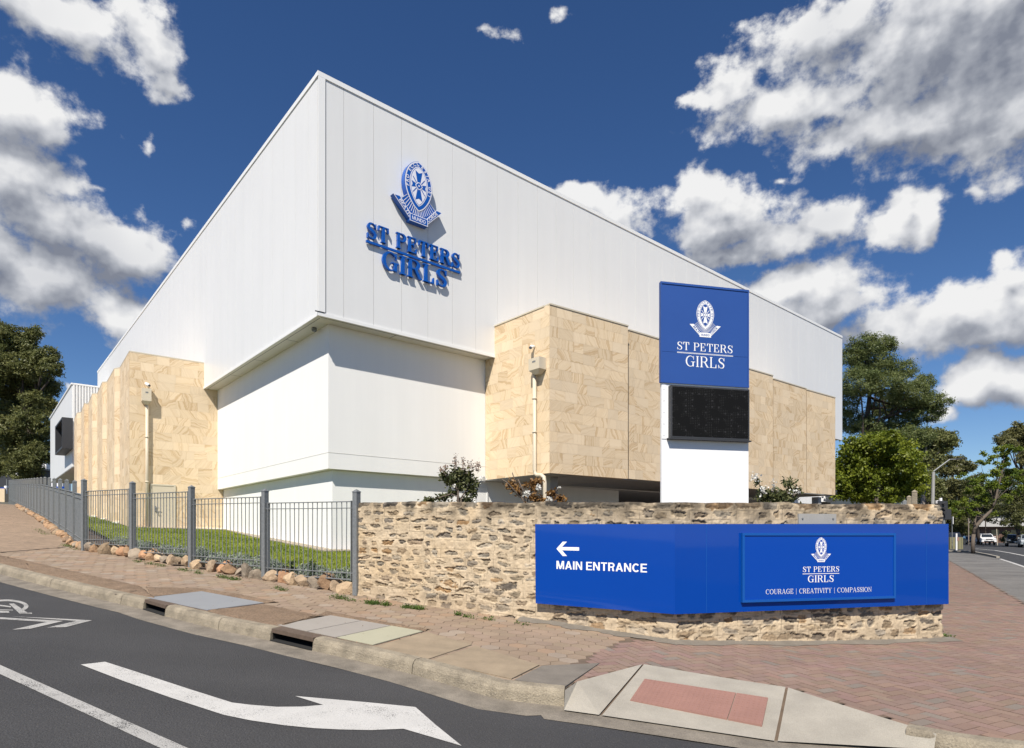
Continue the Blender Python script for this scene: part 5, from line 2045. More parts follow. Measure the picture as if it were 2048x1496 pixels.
# roll the top edge back over the wall
back = PT[-1].copy(); back[:, 0] -= nrm_[:, 0] * .12; back[:, 1] -= nrm_[:, 1] * .12; back[:, 2] += .004
PT = np.concatenate([PT, back[None]], 0); Cc = np.concatenate([Cc, Cc[-1:]], 0)
grid_mesh('stone_facing', PT, Cc, M['rubble'], swall)
bw = MB()
nA, nB = Vector((.4432, .8965, 0)), Vector((-.235, .972, 0))
q = [WALL0 + nA * .08, WALL1 + Vector((.02, .1, 0)), WALL2 + nB * .08 - _r * .05, W3 - _r * .06, WALL1 + nA * .3 + nB * .16, WALL0 + nA * .42]
bw.prism([at_z(p, T(p.x, p.y) - .2) for p in q], [at_z(p, wall_top(p.x, p.y) - .012) for p in q])
bw.build('wall_core', M['slab'], swall)
# plaque stone let into the top
RFN = Vector((_r.y, -_r.x, 0))
RFc = Face(at_z(WALL1, 0) + RFN * .004, _r, RFN)
p0x, p0z = RFc.px(1595.5, 1047); p1x, p1z = RFc.px(1670.5, 1028)
pq = MB()
pq.box(RFc.pt((p0x + p1x) / 2, (p0z + p1z) / 2 - .06, .0), _r * ((p1x - p0x) / 2), RFN * .022, Zv * ((p1z - p0z) / 2 + .06))
po = pq.build('grey_plaque', M['concrete'], swall)
nb = MB()
for x in (p0x + .06, p1x - .06): nb.tube([RFc.pt(x, (p0z + p1z) / 2, .02), RFc.pt(x, (p0z + p1z) / 2, .032)], .013, 8)
nb.build('bolt', M['galv'], po)
ft = MB()     # asphalt strip along the foot of the wall
def foot_pts(o1, o2):
    return [(WALL1 + (WALL0 - WALL1) * f - nA * 0, f) for f in (0,)]
for a, b, n_ in ((WALL1 + (WALL0 - WALL1) * .42, WALL1, -nA), (WALL1, WALL2 + _r * .16, -nB)):
    L_n = 24
    for k in range(L_n):
        f0_, f1_ = k / L_n, (k + 1) / L_n
        def ww(f): return .15 + .05 * math.sin(f * 21) + .03 * math.sin(f * 57)
        def cr_(f): return n_ if not ((n_ == -nA and f > .93) or (n_ == -nB and f < .02)) else (-nA - nB).normalized() * 1.05
        p, q_ = a.lerp(b, f0_), a.lerp(b, f1_)
        r0, r1_ = p + cr_(f0_) * ww(f0_), q_ + cr_(f1_) * ww(f1_)
        ft.face([Vector((v.x, v.y, T(v.x, v.y) + dz)) for v, dz in ((r0, .005), (r1_, .005), (q_, .04), (p, .04))])
tag(ft.build('wall_foot_strip', M['slab_dark']), kind='structure')

# ------------------------------------------------------------------ MAIN ENTRANCE board bent round the corner
S1 = Vector((2.209, 8.43, 0)) - Vector((0, .012, 0))
SL = Vector((-.8965, .4432, 0)); SR = _r
NL_, NR_ = Vector((-.4432, -.8965, 0)), Vector((.235, -.972, 0))
LFc = Face(S1, -SL, NL_); RSc = Face(S1, SR, NR_)
board = empty('entrance_sign', at_z(S1, T(S1.x, S1.y)), 'long glossy blue main entrance sign wrapped round the stone wall corner', 'sign')
def corner_pts(fc, lst): return [fc.pt(*fc.px(x, y)) for x, y in lst]
lq = corner_pts(LFc, [(1350, 1228.6), (1350, 1048), (1070.3, 1048.2), (1071.3, 1206.7)])
rq = corner_pts(RSc, [(1350, 1228.6), (1350, 1048), (1897, 1047.8), (1897.3, 1208)])
mb = MB()
th = .055
NC = (NL_ + NR_).normalized()
lb_ = [p - NL_ * th for p in lq]; rb2_ = [p - NR_ * th for p in rq]
cb_, ctp = lq[0] - NC * th * 1.03, lq[1] - NC * th * 1.03
mb.face([lq[3], lq[0], lq[1], lq[2]]); mb.face([rq[0], rq[3], rq[2], rq[1]])
mb.face([lb_[3], lb_[2], ctp, cb_]); mb.face([cb_, ctp, rb2_[2], rb2_[3]])
mb.face([lq[3], lb_[3], cb_, lq[0]]); mb.face([lq[0], cb_, rb2_[3], rq[3]])
mb.face([lq[2], lq[1], ctp, lb_[2]]); mb.face([lq[1], rq[2], rb2_[2], ctp])
mb.face([lq[3], lq[2], lb_[2], lb_[3]]); mb.face([rq[3], rb2_[3], rb2_[2], rq[2]])
sb = mb.build('sign_panel', M['blue'], board)
for fc, D in ((LFc, 1.0), (LFc, -1.9), (RSc, .5), (RSc, 2.2), (RSc, 4.1)):
    x = D if fc is RSc else -abs(D)
    bt_ = MB()
    bt_.box(fc.pt(x, -.45, -th - .012), fc.X * .03, fc.N * .0118, Zv * .5)
    bt_.build('batten', M['dark_trim'], board)
mb = MB()
ax = [LFc.px(x, y) for x, y in ((1113, 1097.5), (1125.5, 1083.3), (1134, 1083.3), (1124, 1094), (1158.3, 1094.5), (1158.3, 1101.3), (1124, 1100.5), (1134, 1112), (1125.5, 1112))]
put(mb, LFc, [[ax[i] for i in (0, 1, 2, 3, 6, 7, 8)]], None, .0012, eps=0)
put(mb, LFc, [[ax[i] for i in (3, 4, 5, 6)]], None, .0015, eps=0)
mb.build('arrow', M['white'], board)
mb = MB()
x0, z0 = LFc.px(1113, 1137.7); x1, z1 = LFc.px(1294, 1145.0)
capm = (LFc.px(1114, 1121.5)[1] - z0 + LFc.px(1293, 1127.8)[1] - z1) / 2
dz = (z1 - z0) / (x1 - x0)
chs = block_chars('MAIN ENTRANCE', x0, x1, 0, capm)
chs = [[[(x, z + z0 + (x - x0) * dz) for x, z in q] for q in c_] for c_ in chs]
words('MAIN ENTRANCE', chs, LFc, .0014, .00015, M['white'], board)
for px in (1413, 1853):
    x, _ = RSc.px(px, 1100)
    mb = MB(); z0_, z1_ = RSc.px(px, 1048.6)[1], RSc.px(px, 1226 if px < 1500 else 1208.6)[1]
    put(mb, RSc, [rc_(x - .003, z1_, x + .003, z0_)], None, .0009)
    mb.build('seam', M['blue_frame'], board)
# framed plaque
fq = [RSc.px(x, y) for x, y in ((1480.5, 1205.8), (1785.6, 1194.8), (1788, 1065.5), (1482, 1066.8))]
fx0, fx1 = (fq[0][0] + fq[3][0]) / 2, (fq[1][0] + fq[2][0]) / 2
fz0, fz1 = (fq[0][1] + fq[1][1]) / 2, (fq[2][1] + fq[3][1]) / 2
mb = MB()
b_ = .035
mb.box(RSc.pt((fx0 + fx1) / 2, (fz0 + fz1) / 2, .018), SR * ((fx1 - fx0) / 2 - b_), NR_ * .017, Zv * ((fz1 - fz0) / 2 - b_))
pqo = mb.build('plaque', M['blue2'], board)
mb = MB()
for z in (fz0 + b_ / 2, fz1 - b_ / 2): mb.box(RSc.pt((fx0 + fx1) / 2, z, .024), SR * ((fx1 - fx0) / 2), NR_ * .023, Zv * b_ / 2)
for x in (fx0 + b_ / 2, fx1 - b_ / 2): mb.box(RSc.pt(x, (fz0 + fz1) / 2, .0235), SR * b_ / 2, NR_ * .0225, Zv * ((fz1 - fz0) / 2 - b_ - .0005))
mb.build('plaque_frame', M['blue_frame'], pqo)
BF = Face(S1 + NR_ * .036, SR, NR_)
def line(t, xa, xb, ya_b, yb_b, xc, yct, ycb, w, h, track=.07):
    x0, zA = BF.px(xa, ya_b); x1, zB = BF.px(xb, yb_b)
    cap = BF.px(xc, yct)[1] - BF.px(xc, ycb)[1]
    words(t, serif_polys(t, x0, x1, (zA + zB) / 2, cap, w, h, track), BF, .0010, .00012, M['white'], pqo)
line('ST PETERS', 1605.5, 1678.5, 1144.3, 1143, 1642, 1132.8, 1143.6, .14, .055)
line('GIRLS', 1615.5, 1667.5, 1165, 1163.5, 1642, 1150.5, 1164.3, .14, .055)
line('COURAGE | CREATIVITY | COMPASSION', 1531.5, 1743.5, 1189, 1183, 1640, 1176.3, 1186, .105, .05, .08)
mb = MB()
u0, uz0 = BF.px(1605, 1148); u1, uz1 = BF.px(1678.5, 1146.5)
put(mb, BF, [rc_(u0, (uz0 + uz1) / 2 - .004, u1, (uz0 + uz1) / 2 + .004)], None, .0007)
mb.build('underline', M['white'], pqo)
cl0, _ = BF.px(1622, 1110); cr0, _ = BF.px(1662, 1108); _, t0_ = BF.px(1640, 1074.3); _, b0_ = BF.px(1642, 1124)
crest(BF, (cl0 + cr0) / 2, b0_, t0_ - b0_, M['white'], M['blue2'], pqo, d=.0006, sx=(cr0 - cl0) / .84 / (t0_ - b0_))

# ------------------------------------------------------------------ galvanised fence
fence = empty('steel_fence', POSTS[0][0].copy(), 'long galvanised steel fence with capped square posts climbing beside the footpath', 'fence')


def post_mesh(h):
    mb = MB()
    a = .05
    q = [Vector((sx * a, sy * a, -.35)) for sx, sy in ((-1, -1), (1, -1), (1, 1), (-1, 1))]
    hi = [at_z(p, h - .06) for p in q]
    mb.prism(q, hi)
    cq = [Vector((sx * (a + .006), sy * (a + .006), h - .06)) for sx, sy in ((-1, -1), (1, -1), (1, 1), (-1, 1))]
    ch = [at_z(p, h - .045) for p in cq]
    mb.prism(cq, ch)
    tip = Vector((0, 0, h))
    for i in range(4): mb.face([ch[i], ch[(i + 1) % 4], tip])
    return mb


def add_post(base, h, ang, src=None):
    o = post_mesh(h).build('post', M['galv'], None) if src is None else dup(src)
    o.parent = fence
    o.location = base - fence.location
    o.rotation_euler = (0, 0, ang)
    return o


def panel(a, b, za0, za1, zb0, zb1, bars=16):
    """a, b plan points of the post centres; bottom and top heights at both ends"""
    mb = MB()
    d = at_z(b - a, 0); L_ = d.length; d = d / L_; n = Vector((-d.y, d.x, 0))
    g0, g1 = .115, L_ - .115
    def zz(x, k):      # k: 0 bottom .. 1 top
        f = x / L_
        return (za0 + (zb0 - za0) * f) * (1 - k) + (za1 + (zb1 - za1) * f) * k
    def p(x, k, dz=0): return at_z(a, 0) + d * x + Zv * (zz(x, k) + dz)
    def rail(x0, x1, k, dz, hw=.008, hh=.02):
        A_, B_ = p(x0, k, dz), p(x1, k, dz)
        m_ = (B_ - A_) / 2
        mb.box((A_ + B_) / 2, m_, n * hw, Zv * hh)
    for x in (g0, g1):
        A_, B_ = p(x, 0, -.0), p(x, 1, 0)
        mb.box((A_ + B_) / 2, d * .008, n * .03, Zv * ((B_.z - A_.z) / 2 + .015))
    rail(g0 + .008, g1 - .008, 1, 0, .028, .008); rail(g0 + .008, g1 - .008, 0, 0, .028, .008)
    rail(.05, L_ - .05, 1, -.115, .022, .007); rail(.05, L_ - .05, 0, .115, .022, .007)
    for i in range(1, bars + 1):
        x = g0 + (g1 - g0) * i / (bars + 1)
        bend = rng.uniform(-.004, .004)
        mb.tube([p(x, 0, .006), at_z(p(x, .5), p(x, .5).z) + n * bend + d * bend, p(x, 1, -.006)], .0085, 6, cap=False)
    return mb.build('panel', M['galv'], fence)


ang = math.atan2(PD.y, PD.x)
hs_ = [t - b.z for b, t in POSTS]
src = None
for (b, t) in POSTS:
    o = add_post(b, t - b.z, ang)
PAN = [((700, 1003), (700, 1160), (537, 1006.5), (537, 1147)), ((520, 994), (520, 1133), (392, 998.5), (392, 1122)), ((375, 983.4), (374, 1108.5), (270, 988), (270.5, 1104)), ((259, 978), (259, 1090), (172.5, 983), (172, 1088))]
for k in range(4):
    (a, _), (b, _) = POSTS[k], POSTS[k + 1]
    q = PAN[k]
    zs_ = [(HY - y) / F for _, y in q]
    panel(a, b, zs_[1] * a.y, zs_[0] * a.y, zs_[3] * b.y, zs_[2] * b.y, 17)
pb = POSTS[-1][0]
step = 2.04
src = None
fpts = [pb]
for k in range(1, 25):
    p = pb + VD * step * k
    p.z = T(p.x, p.y)
    fpts.append(p)
    src = add_post(p, 1.80, math.atan2(VD.y, VD.x), src)
psrc = None
for a, b in zip(fpts[:-1], fpts[1:]):
    if psrc is None:
        psrc = panel(Vector((0, 0, 0)) + fence.location, (fpts[2] - fpts[1]) + fence.location, fence.location.z + .16, fence.location.z + 1.45, fence.location.z + .16 + (fpts[2].z - fpts[1].z), fence.location.z + 1.45 + (fpts[2].z - fpts[1].z), 17)
        o = psrc
    else:
        o = psrc.copy(); COL.objects.link(o); o.parent = fence
    o.location = a - fence.location

# fence of stout posts behind the right end of the wall
f2a = Vector((9.06, 14.0, 0)); f2d = Vector((.50, .866, 0))
fence2 = empty('post_fence', Vector((f2a.x, f2a.y, -1.55)), 'row of weathered square fence posts behind the right end of the stone wall', 'fence')
for k in range(8):
    p = f2a + f2d * 2.3 * k
    mb = post_mesh(2.57)
    o = mb.build('post', M['kerb'] if k < 2 else M['galv'], None)
    o.parent = fence2; o.location = (p.x - f2a.x, p.y - f2a.y, 0); o.rotation_euler = (0, 0, math.atan2(f2d.y, f2d.x))
mb = MB()
for k in range(7):
    a, b = f2a + f2d * (2.3 * k + .1), f2a + f2d * (2.3 * k + 2.2)
    for z in (.55, -1.2):
        A_, B_ = at_z(a, z), at_z(b, z); mb.box((A_ + B_) / 2, (B_ - A_) / 2, Vector((-.866, .5, 0)) * .02, Zv * .02)
    for i in range(15):
        c = a.lerp(b, (i + .5) / 15); mb.tube([at_z(c, -1.2), at_z(c, .6)], .009, 5)
mb.build('rails', M['galv'], fence2)

# ------------------------------------------------------------------ rocks edging the garden
def rock_mesh(rx, ry, rz, seed):
    r = random.Random(seed)
    import bmesh
    bm = bmesh.new()
    bmesh.ops.create_icosphere(bm, subdivisions=2, radius=1)
    cuts = [Vector((r.gauss(0, 1), r.gauss(0, 1), r.gauss(.2, .8))).normalized() for _ in range(13)]
    lim = [r.uniform(.50, .88) for _ in cuts]
    for v in bm.verts:
        for c, l in zip(cuts, lim):
            d = v.co.dot(c)
            if d > l: v.co -= c * (d - l)
        v.co += Vector((r.gauss(0, .025), r.gauss(0, .025), r.gauss(0, .025)))
    mb = MB()
    vs = [Vector((v.co.x * rx, v.co.y * ry, v.co.z * rz)) for v in bm.verts]
    tone = r.choice([(1, 1, 1), (1.06, .90, .78), (1.1, .84, .70), (.82, .9, 1.02), (1.25, 1.24, 1.2), (1.1, 1.08, 1.02), (.66, .60, .58)])
    k = r.uniform(.7, 1.25)
    for f in bm.faces: mb.face([vs[v.index] for v in f.verts], 0, tuple(t * k for t in tone))
    bm.free()
    names = {(1, 1, 1): 'ochre', (1.06, .90, .78): 'orange-brown', (1.1, .84, .70): 'rusty orange', (.82, .9, 1.02): 'greyish', (1.25, 1.24, 1.2): 'pale cream', (1.1, 1.08, 1.02): 'pale tan', (.66, .60, .58): 'dark brown'}
    return mb, names[tone]


BAY = ['the fence bay beside the stone wall', 'second fence bay from stone wall', 'third fence bay from stone wall', 'fourth fence bay from stone wall']
ORD = ['first', 'second', 'third', 'fourth', 'fifth', 'sixth', 'seventh', 'eighth', 'ninth', 'tenth']
for bay in range(4):
    a, b = POSTS[bay][0], POSTS[bay + 1][0]
    n_ = (8, 8, 8, 7)[bay]
    for k in range(n_):
        f = (k + .5) / n_ * .93 + .035
        p = a.lerp(b, f) + Vector((PN.x, PN.y, 0)) * rng.uniform(-.04, .10)
        rx, ry, rz = rng.uniform(.17, .27), rng.uniform(.14, .20), rng.uniform(.15, .24)
        mb, nm = rock_mesh(rx, ry, rz, bay * 40 + k)
        z = T(p.x, p.y) + rz * .45
        o = mb.build('edging_rock', M['rock'])
        o.location = (p.x, p.y, z)
        o.rotation_euler = (rng.uniform(-.3, .3), rng.uniform(-.3, .3), rng.uniform(0, 6))
        tag(o, f'{nm} rock, {ORD[k]} from right under {BAY[bay]}', 'rock', 'rocks edging the garden')
srcs = [rock_mesh(rng.uniform(.13, .2), rng.uniform(.11, .16), rng.uniform(.09, .14), 900 + k)[0] for k in range(6)]
ro = []
for k in range(84):
    s_ = .15 + k * .40
    p = pb + VD * s_ + UD * rng.uniform(-.16, -.02)
    if len(ro) < 6:
        o = srcs[len(ro)].build('edging_rock', M['rock']); ro.append(o)
    else: o = dup(rng.choice(ro))
    o.location = (p.x, p.y, T(p.x, p.y) + .06)
    o.rotation_euler = (rng.uniform(-.3, .3), rng.uniform(-.3, .3), rng.uniform(0, 6))
    tag(o, 'small tan edging rock under the receding far run of fence', 'rock', 'small rocks under the far fence')

# ------------------------------------------------------------------ garden behind the fence
def garden_ok(x, y):
    p = (x, y)
    return inside(p, GARD)


GARD = [V2(WALL0 + Vector((.1, .1, 0))), V2(WALL1 + Vector((.3, .5, 0))), V2(WALL2 + Vector((-.2, .45, 0))), (9.5, 14), (14, 30), (-10, 34), (-30, 52)] + [V2(p + UD * .08) for p in reversed(fpts[1:20])] + [V2(p[0] + Vector((PN.x, PN.y, 0)) * .06) for p in reversed(POSTS)]
sheet('garden_bed', M['mulch'], [-32 + .4 * i for i in range(120)], [9 + .4 * i for i in range(110)], .03, garden_ok)
nA3 = Vector((PN.x, PN.y, 0))
LAWN = [V2(WALL0 + Vector((1.6, 2.0, 0)))] + [V2(p[0] + nA3 * 1.25) for p in POSTS[:4]] + [V2(POSTS[4][0] + nA3 * .9 + UD * .8)] + [V2(p + UD * .9) for p in fpts[1:12]] + [V2(LP[8]), V2(LP[2]), V2(LP[0] + V * .1), V2(LR + V), V2(C0 + U * i2 + V * (i2 + .1)), V2(C0 + U * 6 + V * i2)]
lawn_in = lambda x, y: inside((x, y), LAWN)
sheet('lawn', M['lawn'], [-24 + .2 * i for i in range(130)], [10 + .2 * i for i in range(110)], .055, lawn_in)


def leaf_faces(n, rs, pos, size, asp=.5, up=.3, bend=True, out=None):
    """arrays of leaf quads around given points"""
    d = rs.normal(size=(n, 3)); d /= np.linalg.norm(d, axis=1)[:, None]
    nn_ = rs.normal(size=(n, 3)) + np.array([0, 0, up])
    if out is not None: nn_ += out * .8
    nn_ /= np.linalg.norm(nn_, axis=1)[:, None]
    u = np.cross(nn_, d); u /= np.linalg.norm(u, axis=1)[:, None] + 1e-9
    v = np.cross(nn_, u)
    s = (size * rs.uniform(.65, 1.35, n))[:, None]
    a, b = u * s * .5, v * s * asp * .5
    return np.stack([pos - a, pos - b - a * .05, pos + a, pos + b - a * .05], 1)


def quads_obj(name, Q, col, mat, parent=None):
    n = len(Q)
    me = bpy.data.meshes.new(name)
    off = np.array(wloc(parent) if parent is not None else (0, 0, 0))
    me.vertices.add(n * 4); me.vertices.foreach_set('co', (Q.reshape(-1, 3) - off).ravel().astype(np.float32))
    me.loops.add(n * 4); me.loops.foreach_set('vertex_index', np.arange(n * 4, dtype=np.int32))
    me.polygons.add(n); me.polygons.foreach_set('loop_start', np.arange(0, n * 4, 4, dtype=np.int32)); me.polygons.foreach_set('loop_total', np.full(n, 4, dtype=np.int32))
    a = me.attributes.new('Col', 'FLOAT_COLOR', 'FACE')
    c = np.zeros((n, 4)); c[:, 0] = col; c[:, 3] = 1
    a.data.foreach_set('color', c.ravel().astype(np.float32))
    me.materials.append(mat)
    me.update(); me.validate()
    o = bpy.data.objects.new(name, me); COL.objects.link(o)
    if parent is not None: o.parent = parent
    return o


LM = {
    'gum': leaf_mat('gum_leaves', (.065, .085, .026), (.215, .215, .075), .35),
    'gum_l': leaf_mat('gum_leaves_light', (.075, .085, .03), (.20, .185, .07), .3),
    'pine': leaf_mat('pine_needles', (.070, .105, .030), (.205, .225, .080), .35),
    'maple': leaf_mat('bright_green_leaves', (.075, .115, .010), (.25, .28, .028), .4),
    'sap': leaf_mat('sapling_leaves', (.06, .11, .014), (.23, .27, .032), .4),
    'dark': leaf_mat('dark_shade_leaves', (.045, .058, .018), (.15, .15, .05), .35),
    'bush': leaf_mat('bush_leaves', (.045, .060, .022), (.14, .145, .055), .3),
    'rust': leaf_mat('browning_leaves', (.17, .085, .03), (.30, .17, .06), .3),
    'silver': leaf_mat('silver_leaves', (.15, .19, .145), (.36, .41, .31), .2, .7),
    'weed': leaf_mat('weed_leaves', (.05, .095, .018), (.13, .19, .04), .35),
    'grass': leaf_mat('grass_blades', (.135, .185, .014), (.31, .35, .042), .35),
    'rosem': leaf_mat('dark_spiky_leaves', (.02, .04, .018), (.05, .08, .03), .2),
    'seed': leaf_mat('dry_seed_heads', (.25, .17, .13), (.42, .33, .27), .2),
    'petal': leaf_mat('white_blossom', (.70, .68, .62), (.85, .84, .80), .3),
}


def crown(name, clumps, n, size, mat, parent, seed, shell=.6, asp=.55, up=.35, gap=.0):
    """clumps: centre, radii (world). Leaves gather in small tufts spread over the outer part of each clump"""
    rs = np.random.RandomState(seed)
    vol = np.array([(c[3] * c[4] * c[5]) ** (2 / 3) for c in clumps]); vol /= vol.sum()
    Q, C = [], []
    for c, f in zip(clumps, vol):
        k = max(20, int(n * f))
        nt = max(4, k // 45)
        d = rs.normal(size=(nt, 3)); d /= np.linalg.norm(d, axis=1)[:, None]
        rr = rs.uniform(shell, 1.0, nt) ** .7
        lump = 1 + .22 * np.sin(d[:, 0] * 5 + c[0]) * np.cos(d[:, 2] * 6 + c[2]) + rs.normal(0, .07, nt)
        ctr = np.array(c[:3]) + d * rr[:, None] * lump[:, None] * np.array(c[3:6])
        idx = rs.randint(0, nt, k)
        ts = .20 * min(c[3:6]) + size * .6
        pos = ctr[idx] + rs.normal(size=(k, 3)) * ts * np.array([.6, .6, .42])
        Q.append(leaf_faces(k, rs, pos, size, asp, up, out=d[idx]))
        tc = rs.uniform(0, 1, nt)
        C.append(np.clip(tc[idx] * .6 + rs.uniform(0, .4, k), 0, 1))
    return quads_obj(name, np.concatenate(Q), np.concatenate(C), mat, parent)


def tree(name, label, cat, base, clumps, n, size, mat, bark, trunk, limbs, seed, group=None, **kw):
    e = empty(name, base, label, cat, group)
    mb = MB()
    mb.tube(trunk[0], trunk[1], 9)
    for pts, rad in limbs: mb.tube(pts, rad, 6)
    mb.build('trunk', bark, e, True)
    crown('crown', clumps, n, size, mat, e, seed, **kw)
    return e


def px_clumps(lst, sx, ox, oy, d, depth=1.0, jit_d=.15, seed=1):
    """clump list given in enlarged-crop pixels: centre and half sizes -> world ellipsoids at distance d"""
    r = random.Random(seed); out = []
    for (x, y, rx, ry) in lst:
        dd = d * (1 + r.uniform(-jit_d, jit_d) * .25)
        p = P(ox + x / sx, oy + y / sx, dd)
        k = dd / F / sx
        out.append((p.x, p.y, p.z, rx * k, (rx + ry) / 2 * k * depth, ry * k))
    return out


def limb_to(base, top, r0, r1, n=5, sag=.0, seed=0):
    r = random.Random(seed)
    pts = [base.lerp(top, i / n) + (Vector((r.uniform(-1, 1), r.uniform(-1, 1), 0)) * (top - base).length * .03 if 0 < i < n else Vector()) for i in range(n + 1)]
    return pts, [r0 + (r1 - r0) * i / n for i in range(n + 1)]


# crepe myrtles showing over the stone wall
def shrub(label, px_stems, d, leaves, mat, seeds, seed, flowers=(), seedheads=(), size=.075):
    base = P(px_stems[0][0][0], 1010, d); base.z = T(base.x, base.y)
    e = empty('crepe_myrtle', base, label, 'shrub')
    mb = MB()
    for st in px_stems:
        pts = [base] + [P(x, y, d * (1 + .01 * math.sin(x))) for x, y in st]
        mb.tube(pts, [.022 - .016 * i / len(pts) for i in range(len(pts))], 6)
    mb.build('stem', M['bark'], e, True)
    rs = np.random.RandomState(seed)
    Q, C = [], []
    for (x, y, rx, ry, n) in leaves:
        c = np.array(P(x, y, d)); k = d / F
        pos = c + rs.normal(size=(n, 3)) * np.array([rx * k, (rx + ry) / 2 * k, ry * k]) * .55
        Q.append(leaf_faces(n, rs, pos, size, .45, .4)); C.append(rs.uniform(0, 1, n))
    quads_obj('foliage', np.concatenate(Q), np.concatenate(C), mat, e)
    for lst, mt, nm, sz in ((flowers, LM['petal'], 'blossom', .035), (seedheads, LM['seed'], 'seed_head', .03)):
        for (x, y, rx, ry, n) in lst:
            c = np.array(P(x, y, d * .985)); k = d / F
            pos = c + rs.normal(size=(n, 3)) * np.array([rx * k, rx * k, ry * k]) * .5
            quads_obj(nm, leaf_faces(n, rs, pos, sz, .8, .3), rs.uniform(0, 1, n), mt, e)


SH = lambda pts: [(840 + x / 6.827, 900 + y / 6.827) for x, y in pts]
def SL_(lst): return [(840 + x / 6.827, 900 + y / 6.827, rx / 6.827, ry / 6.827, n) for x, y, rx, ry, n in lst]
shrub('leafy green shrub with dry seed heads behind the left part of the wall', [SH([(525, 720), (520, 560), (500, 420), (470, 300), (480, 200)]), SH([(530, 690), (600, 600), (680, 480), (700, 300)]), SH([(515, 640), (430, 600), (300, 640), (120, 690)]), SH([(560, 660), (700, 560), (830, 430)]), SH([(520, 560), (420, 420), (340, 330), (290, 260)])], 11.2,
      SL_([(520, 340, 110, 90, 330), (430, 420, 90, 70, 240), (640, 380, 100, 90, 300), (700, 560, 80, 90, 230), (560, 480, 90, 80, 240), (330, 350, 60, 60, 110), (120, 690, 90, 35, 120), (300, 650, 90, 50, 150), (430, 590, 60, 50, 90), (620, 690, 110, 40, 170), (770, 480, 40, 40, 40)]), LM['bush'], None, 11,
      flowers=SL_([(855, 400, 45, 40, 90), (465, 490, 15, 15, 18)]), seedheads=SL_([(480, 160, 30, 90, 90), (590, 190, 40, 90, 90), (290, 265, 30, 30, 40), (355, 240, 30, 50, 40), (700, 220, 50, 60, 80), (790, 220, 40, 70, 80)]))
shrub('sparse browning shrub with white blooms below the downpipe', [SH([(1420, 710), (1350, 560), (1300, 430), (1260, 310)]), SH([(1430, 710), (1420, 580), (1340, 400)]), SH([(1460, 700), (1520, 560), (1600, 440)]), SH([(1440, 710), (1290, 560), (1200, 450), (1120, 400)]), SH([(1640, 710), (1780, 620), (1890, 530)])], 10.9,
      SL_([(1240, 470, 60, 70, 90), (1290, 510, 60, 60, 80), (1560, 500, 60, 80, 120), (1600, 430, 70, 40, 90), (1540, 640, 90, 50, 120), (1640, 690, 90, 30, 110), (1800, 590, 60, 40, 80), (1900, 670, 90, 40, 120), (1350, 570, 50, 60, 50), (1440, 480, 30, 40, 30)]), LM['rust'], None, 12,
      flowers=SL_([(1455, 595, 45, 40, 90), (1615, 510, 30, 30, 50), (1770, 680, 35, 40, 60), (1900, 515, 20, 15, 20)]))
S3 = lambda pts: [(1280 + x / 2.991, 540 + y / 2.991) for x, y in pts]
def S3L(lst): return [(1280 + x / 2.991, 540 + y / 2.991, rx / 2.991, ry / 2.991, n) for x, y, rx, ry, n in lst]
shrub('green shrub with spires of white blossom right of the pylon sign', [S3([(790, 1400), (740, 1330), (690, 1240)]), S3([(800, 1400), (800, 1330), (800, 1270)]), S3([(820, 1400), (880, 1340), (890, 1270)]), S3([(830, 1400), (900, 1370), (940, 1330)])], 11.0,
      S3L([(790, 1360, 75, 38, 420), (740, 1340, 35, 40, 150), (890, 1280, 35, 30, 120), (880, 1350, 50, 40, 230), (700, 1270, 15, 30, 40), (930, 1320, 30, 25, 80), (830, 1375, 80, 25, 200)]), LM['bush'], None, 13,
      flowers=S3L([(690, 1240, 24, 32, 60), (735, 1320, 22, 34, 45), (800, 1290, 12, 38, 45), (935, 1325, 30, 22, 35)]))

# silver-leaved plants, dark spiky plants, weeds and grass
rs = np.random.RandomState(5)
PLANT_PX = [(560, 1118), (596, 1112), (632, 1110), (664, 1118), (690, 1124), (500, 1112), (482, 1103), (404, 1096), (424, 1090), (366, 1098), (340, 1096), (318, 1092), (296, 1098), (284, 1094), (246, 1082), (228, 1078), (210, 1080), (196, 1084)]
where = ['right part of', 'left part of']
for i, (x, y) in enumerate(PLANT_PX):
    bay = 0 if x > 530 else 1 if x > 383 else 2 if x > 265 else 3
    a, b = POSTS[bay][0], POSTS[bay + 1][0]
    f = (713 - x) / (713 - 530) if bay == 0 else (530 - x) / 147 if bay == 1 else (383 - x) / 118 if bay == 2 else (265 - x) / 97
    p = a.lerp(b, min(1, max(0, f))) + nA3 * rng.uniform(.40, .80)
    p.z = T(p.x, p.y) + .03
    n = 900
    r_ = rs.uniform(.22, .32)
    d = rs.normal(size=(n, 3)); d[:, 2] = np.abs(d[:, 2]); d /= np.linalg.norm(d, axis=1)[:, None]
    pos = np.array(p) + d * np.array([r_ * 1.3, r_ * 1.3, r_ * 1.15]) * (rs.uniform(.35, 1, n) ** .5)[:, None]
    o = quads_obj('silver_bush', leaf_faces(n, rs, pos, .055, .4, .6), rs.uniform(0, 1, n), LM['silver'])
    cnt = [0, 0, 0, 0]
    tag(o, f'silvery-leaved low bush behind {BAY[bay]}, {ORD[len([q for q in PLANT_PX[:i] if (q[0] > 530, 383 < q[0] <= 530, 265 < q[0] <= 383, q[0] <= 265)[bay]])]} along', 'bush', 'silver bushes in the garden bed')
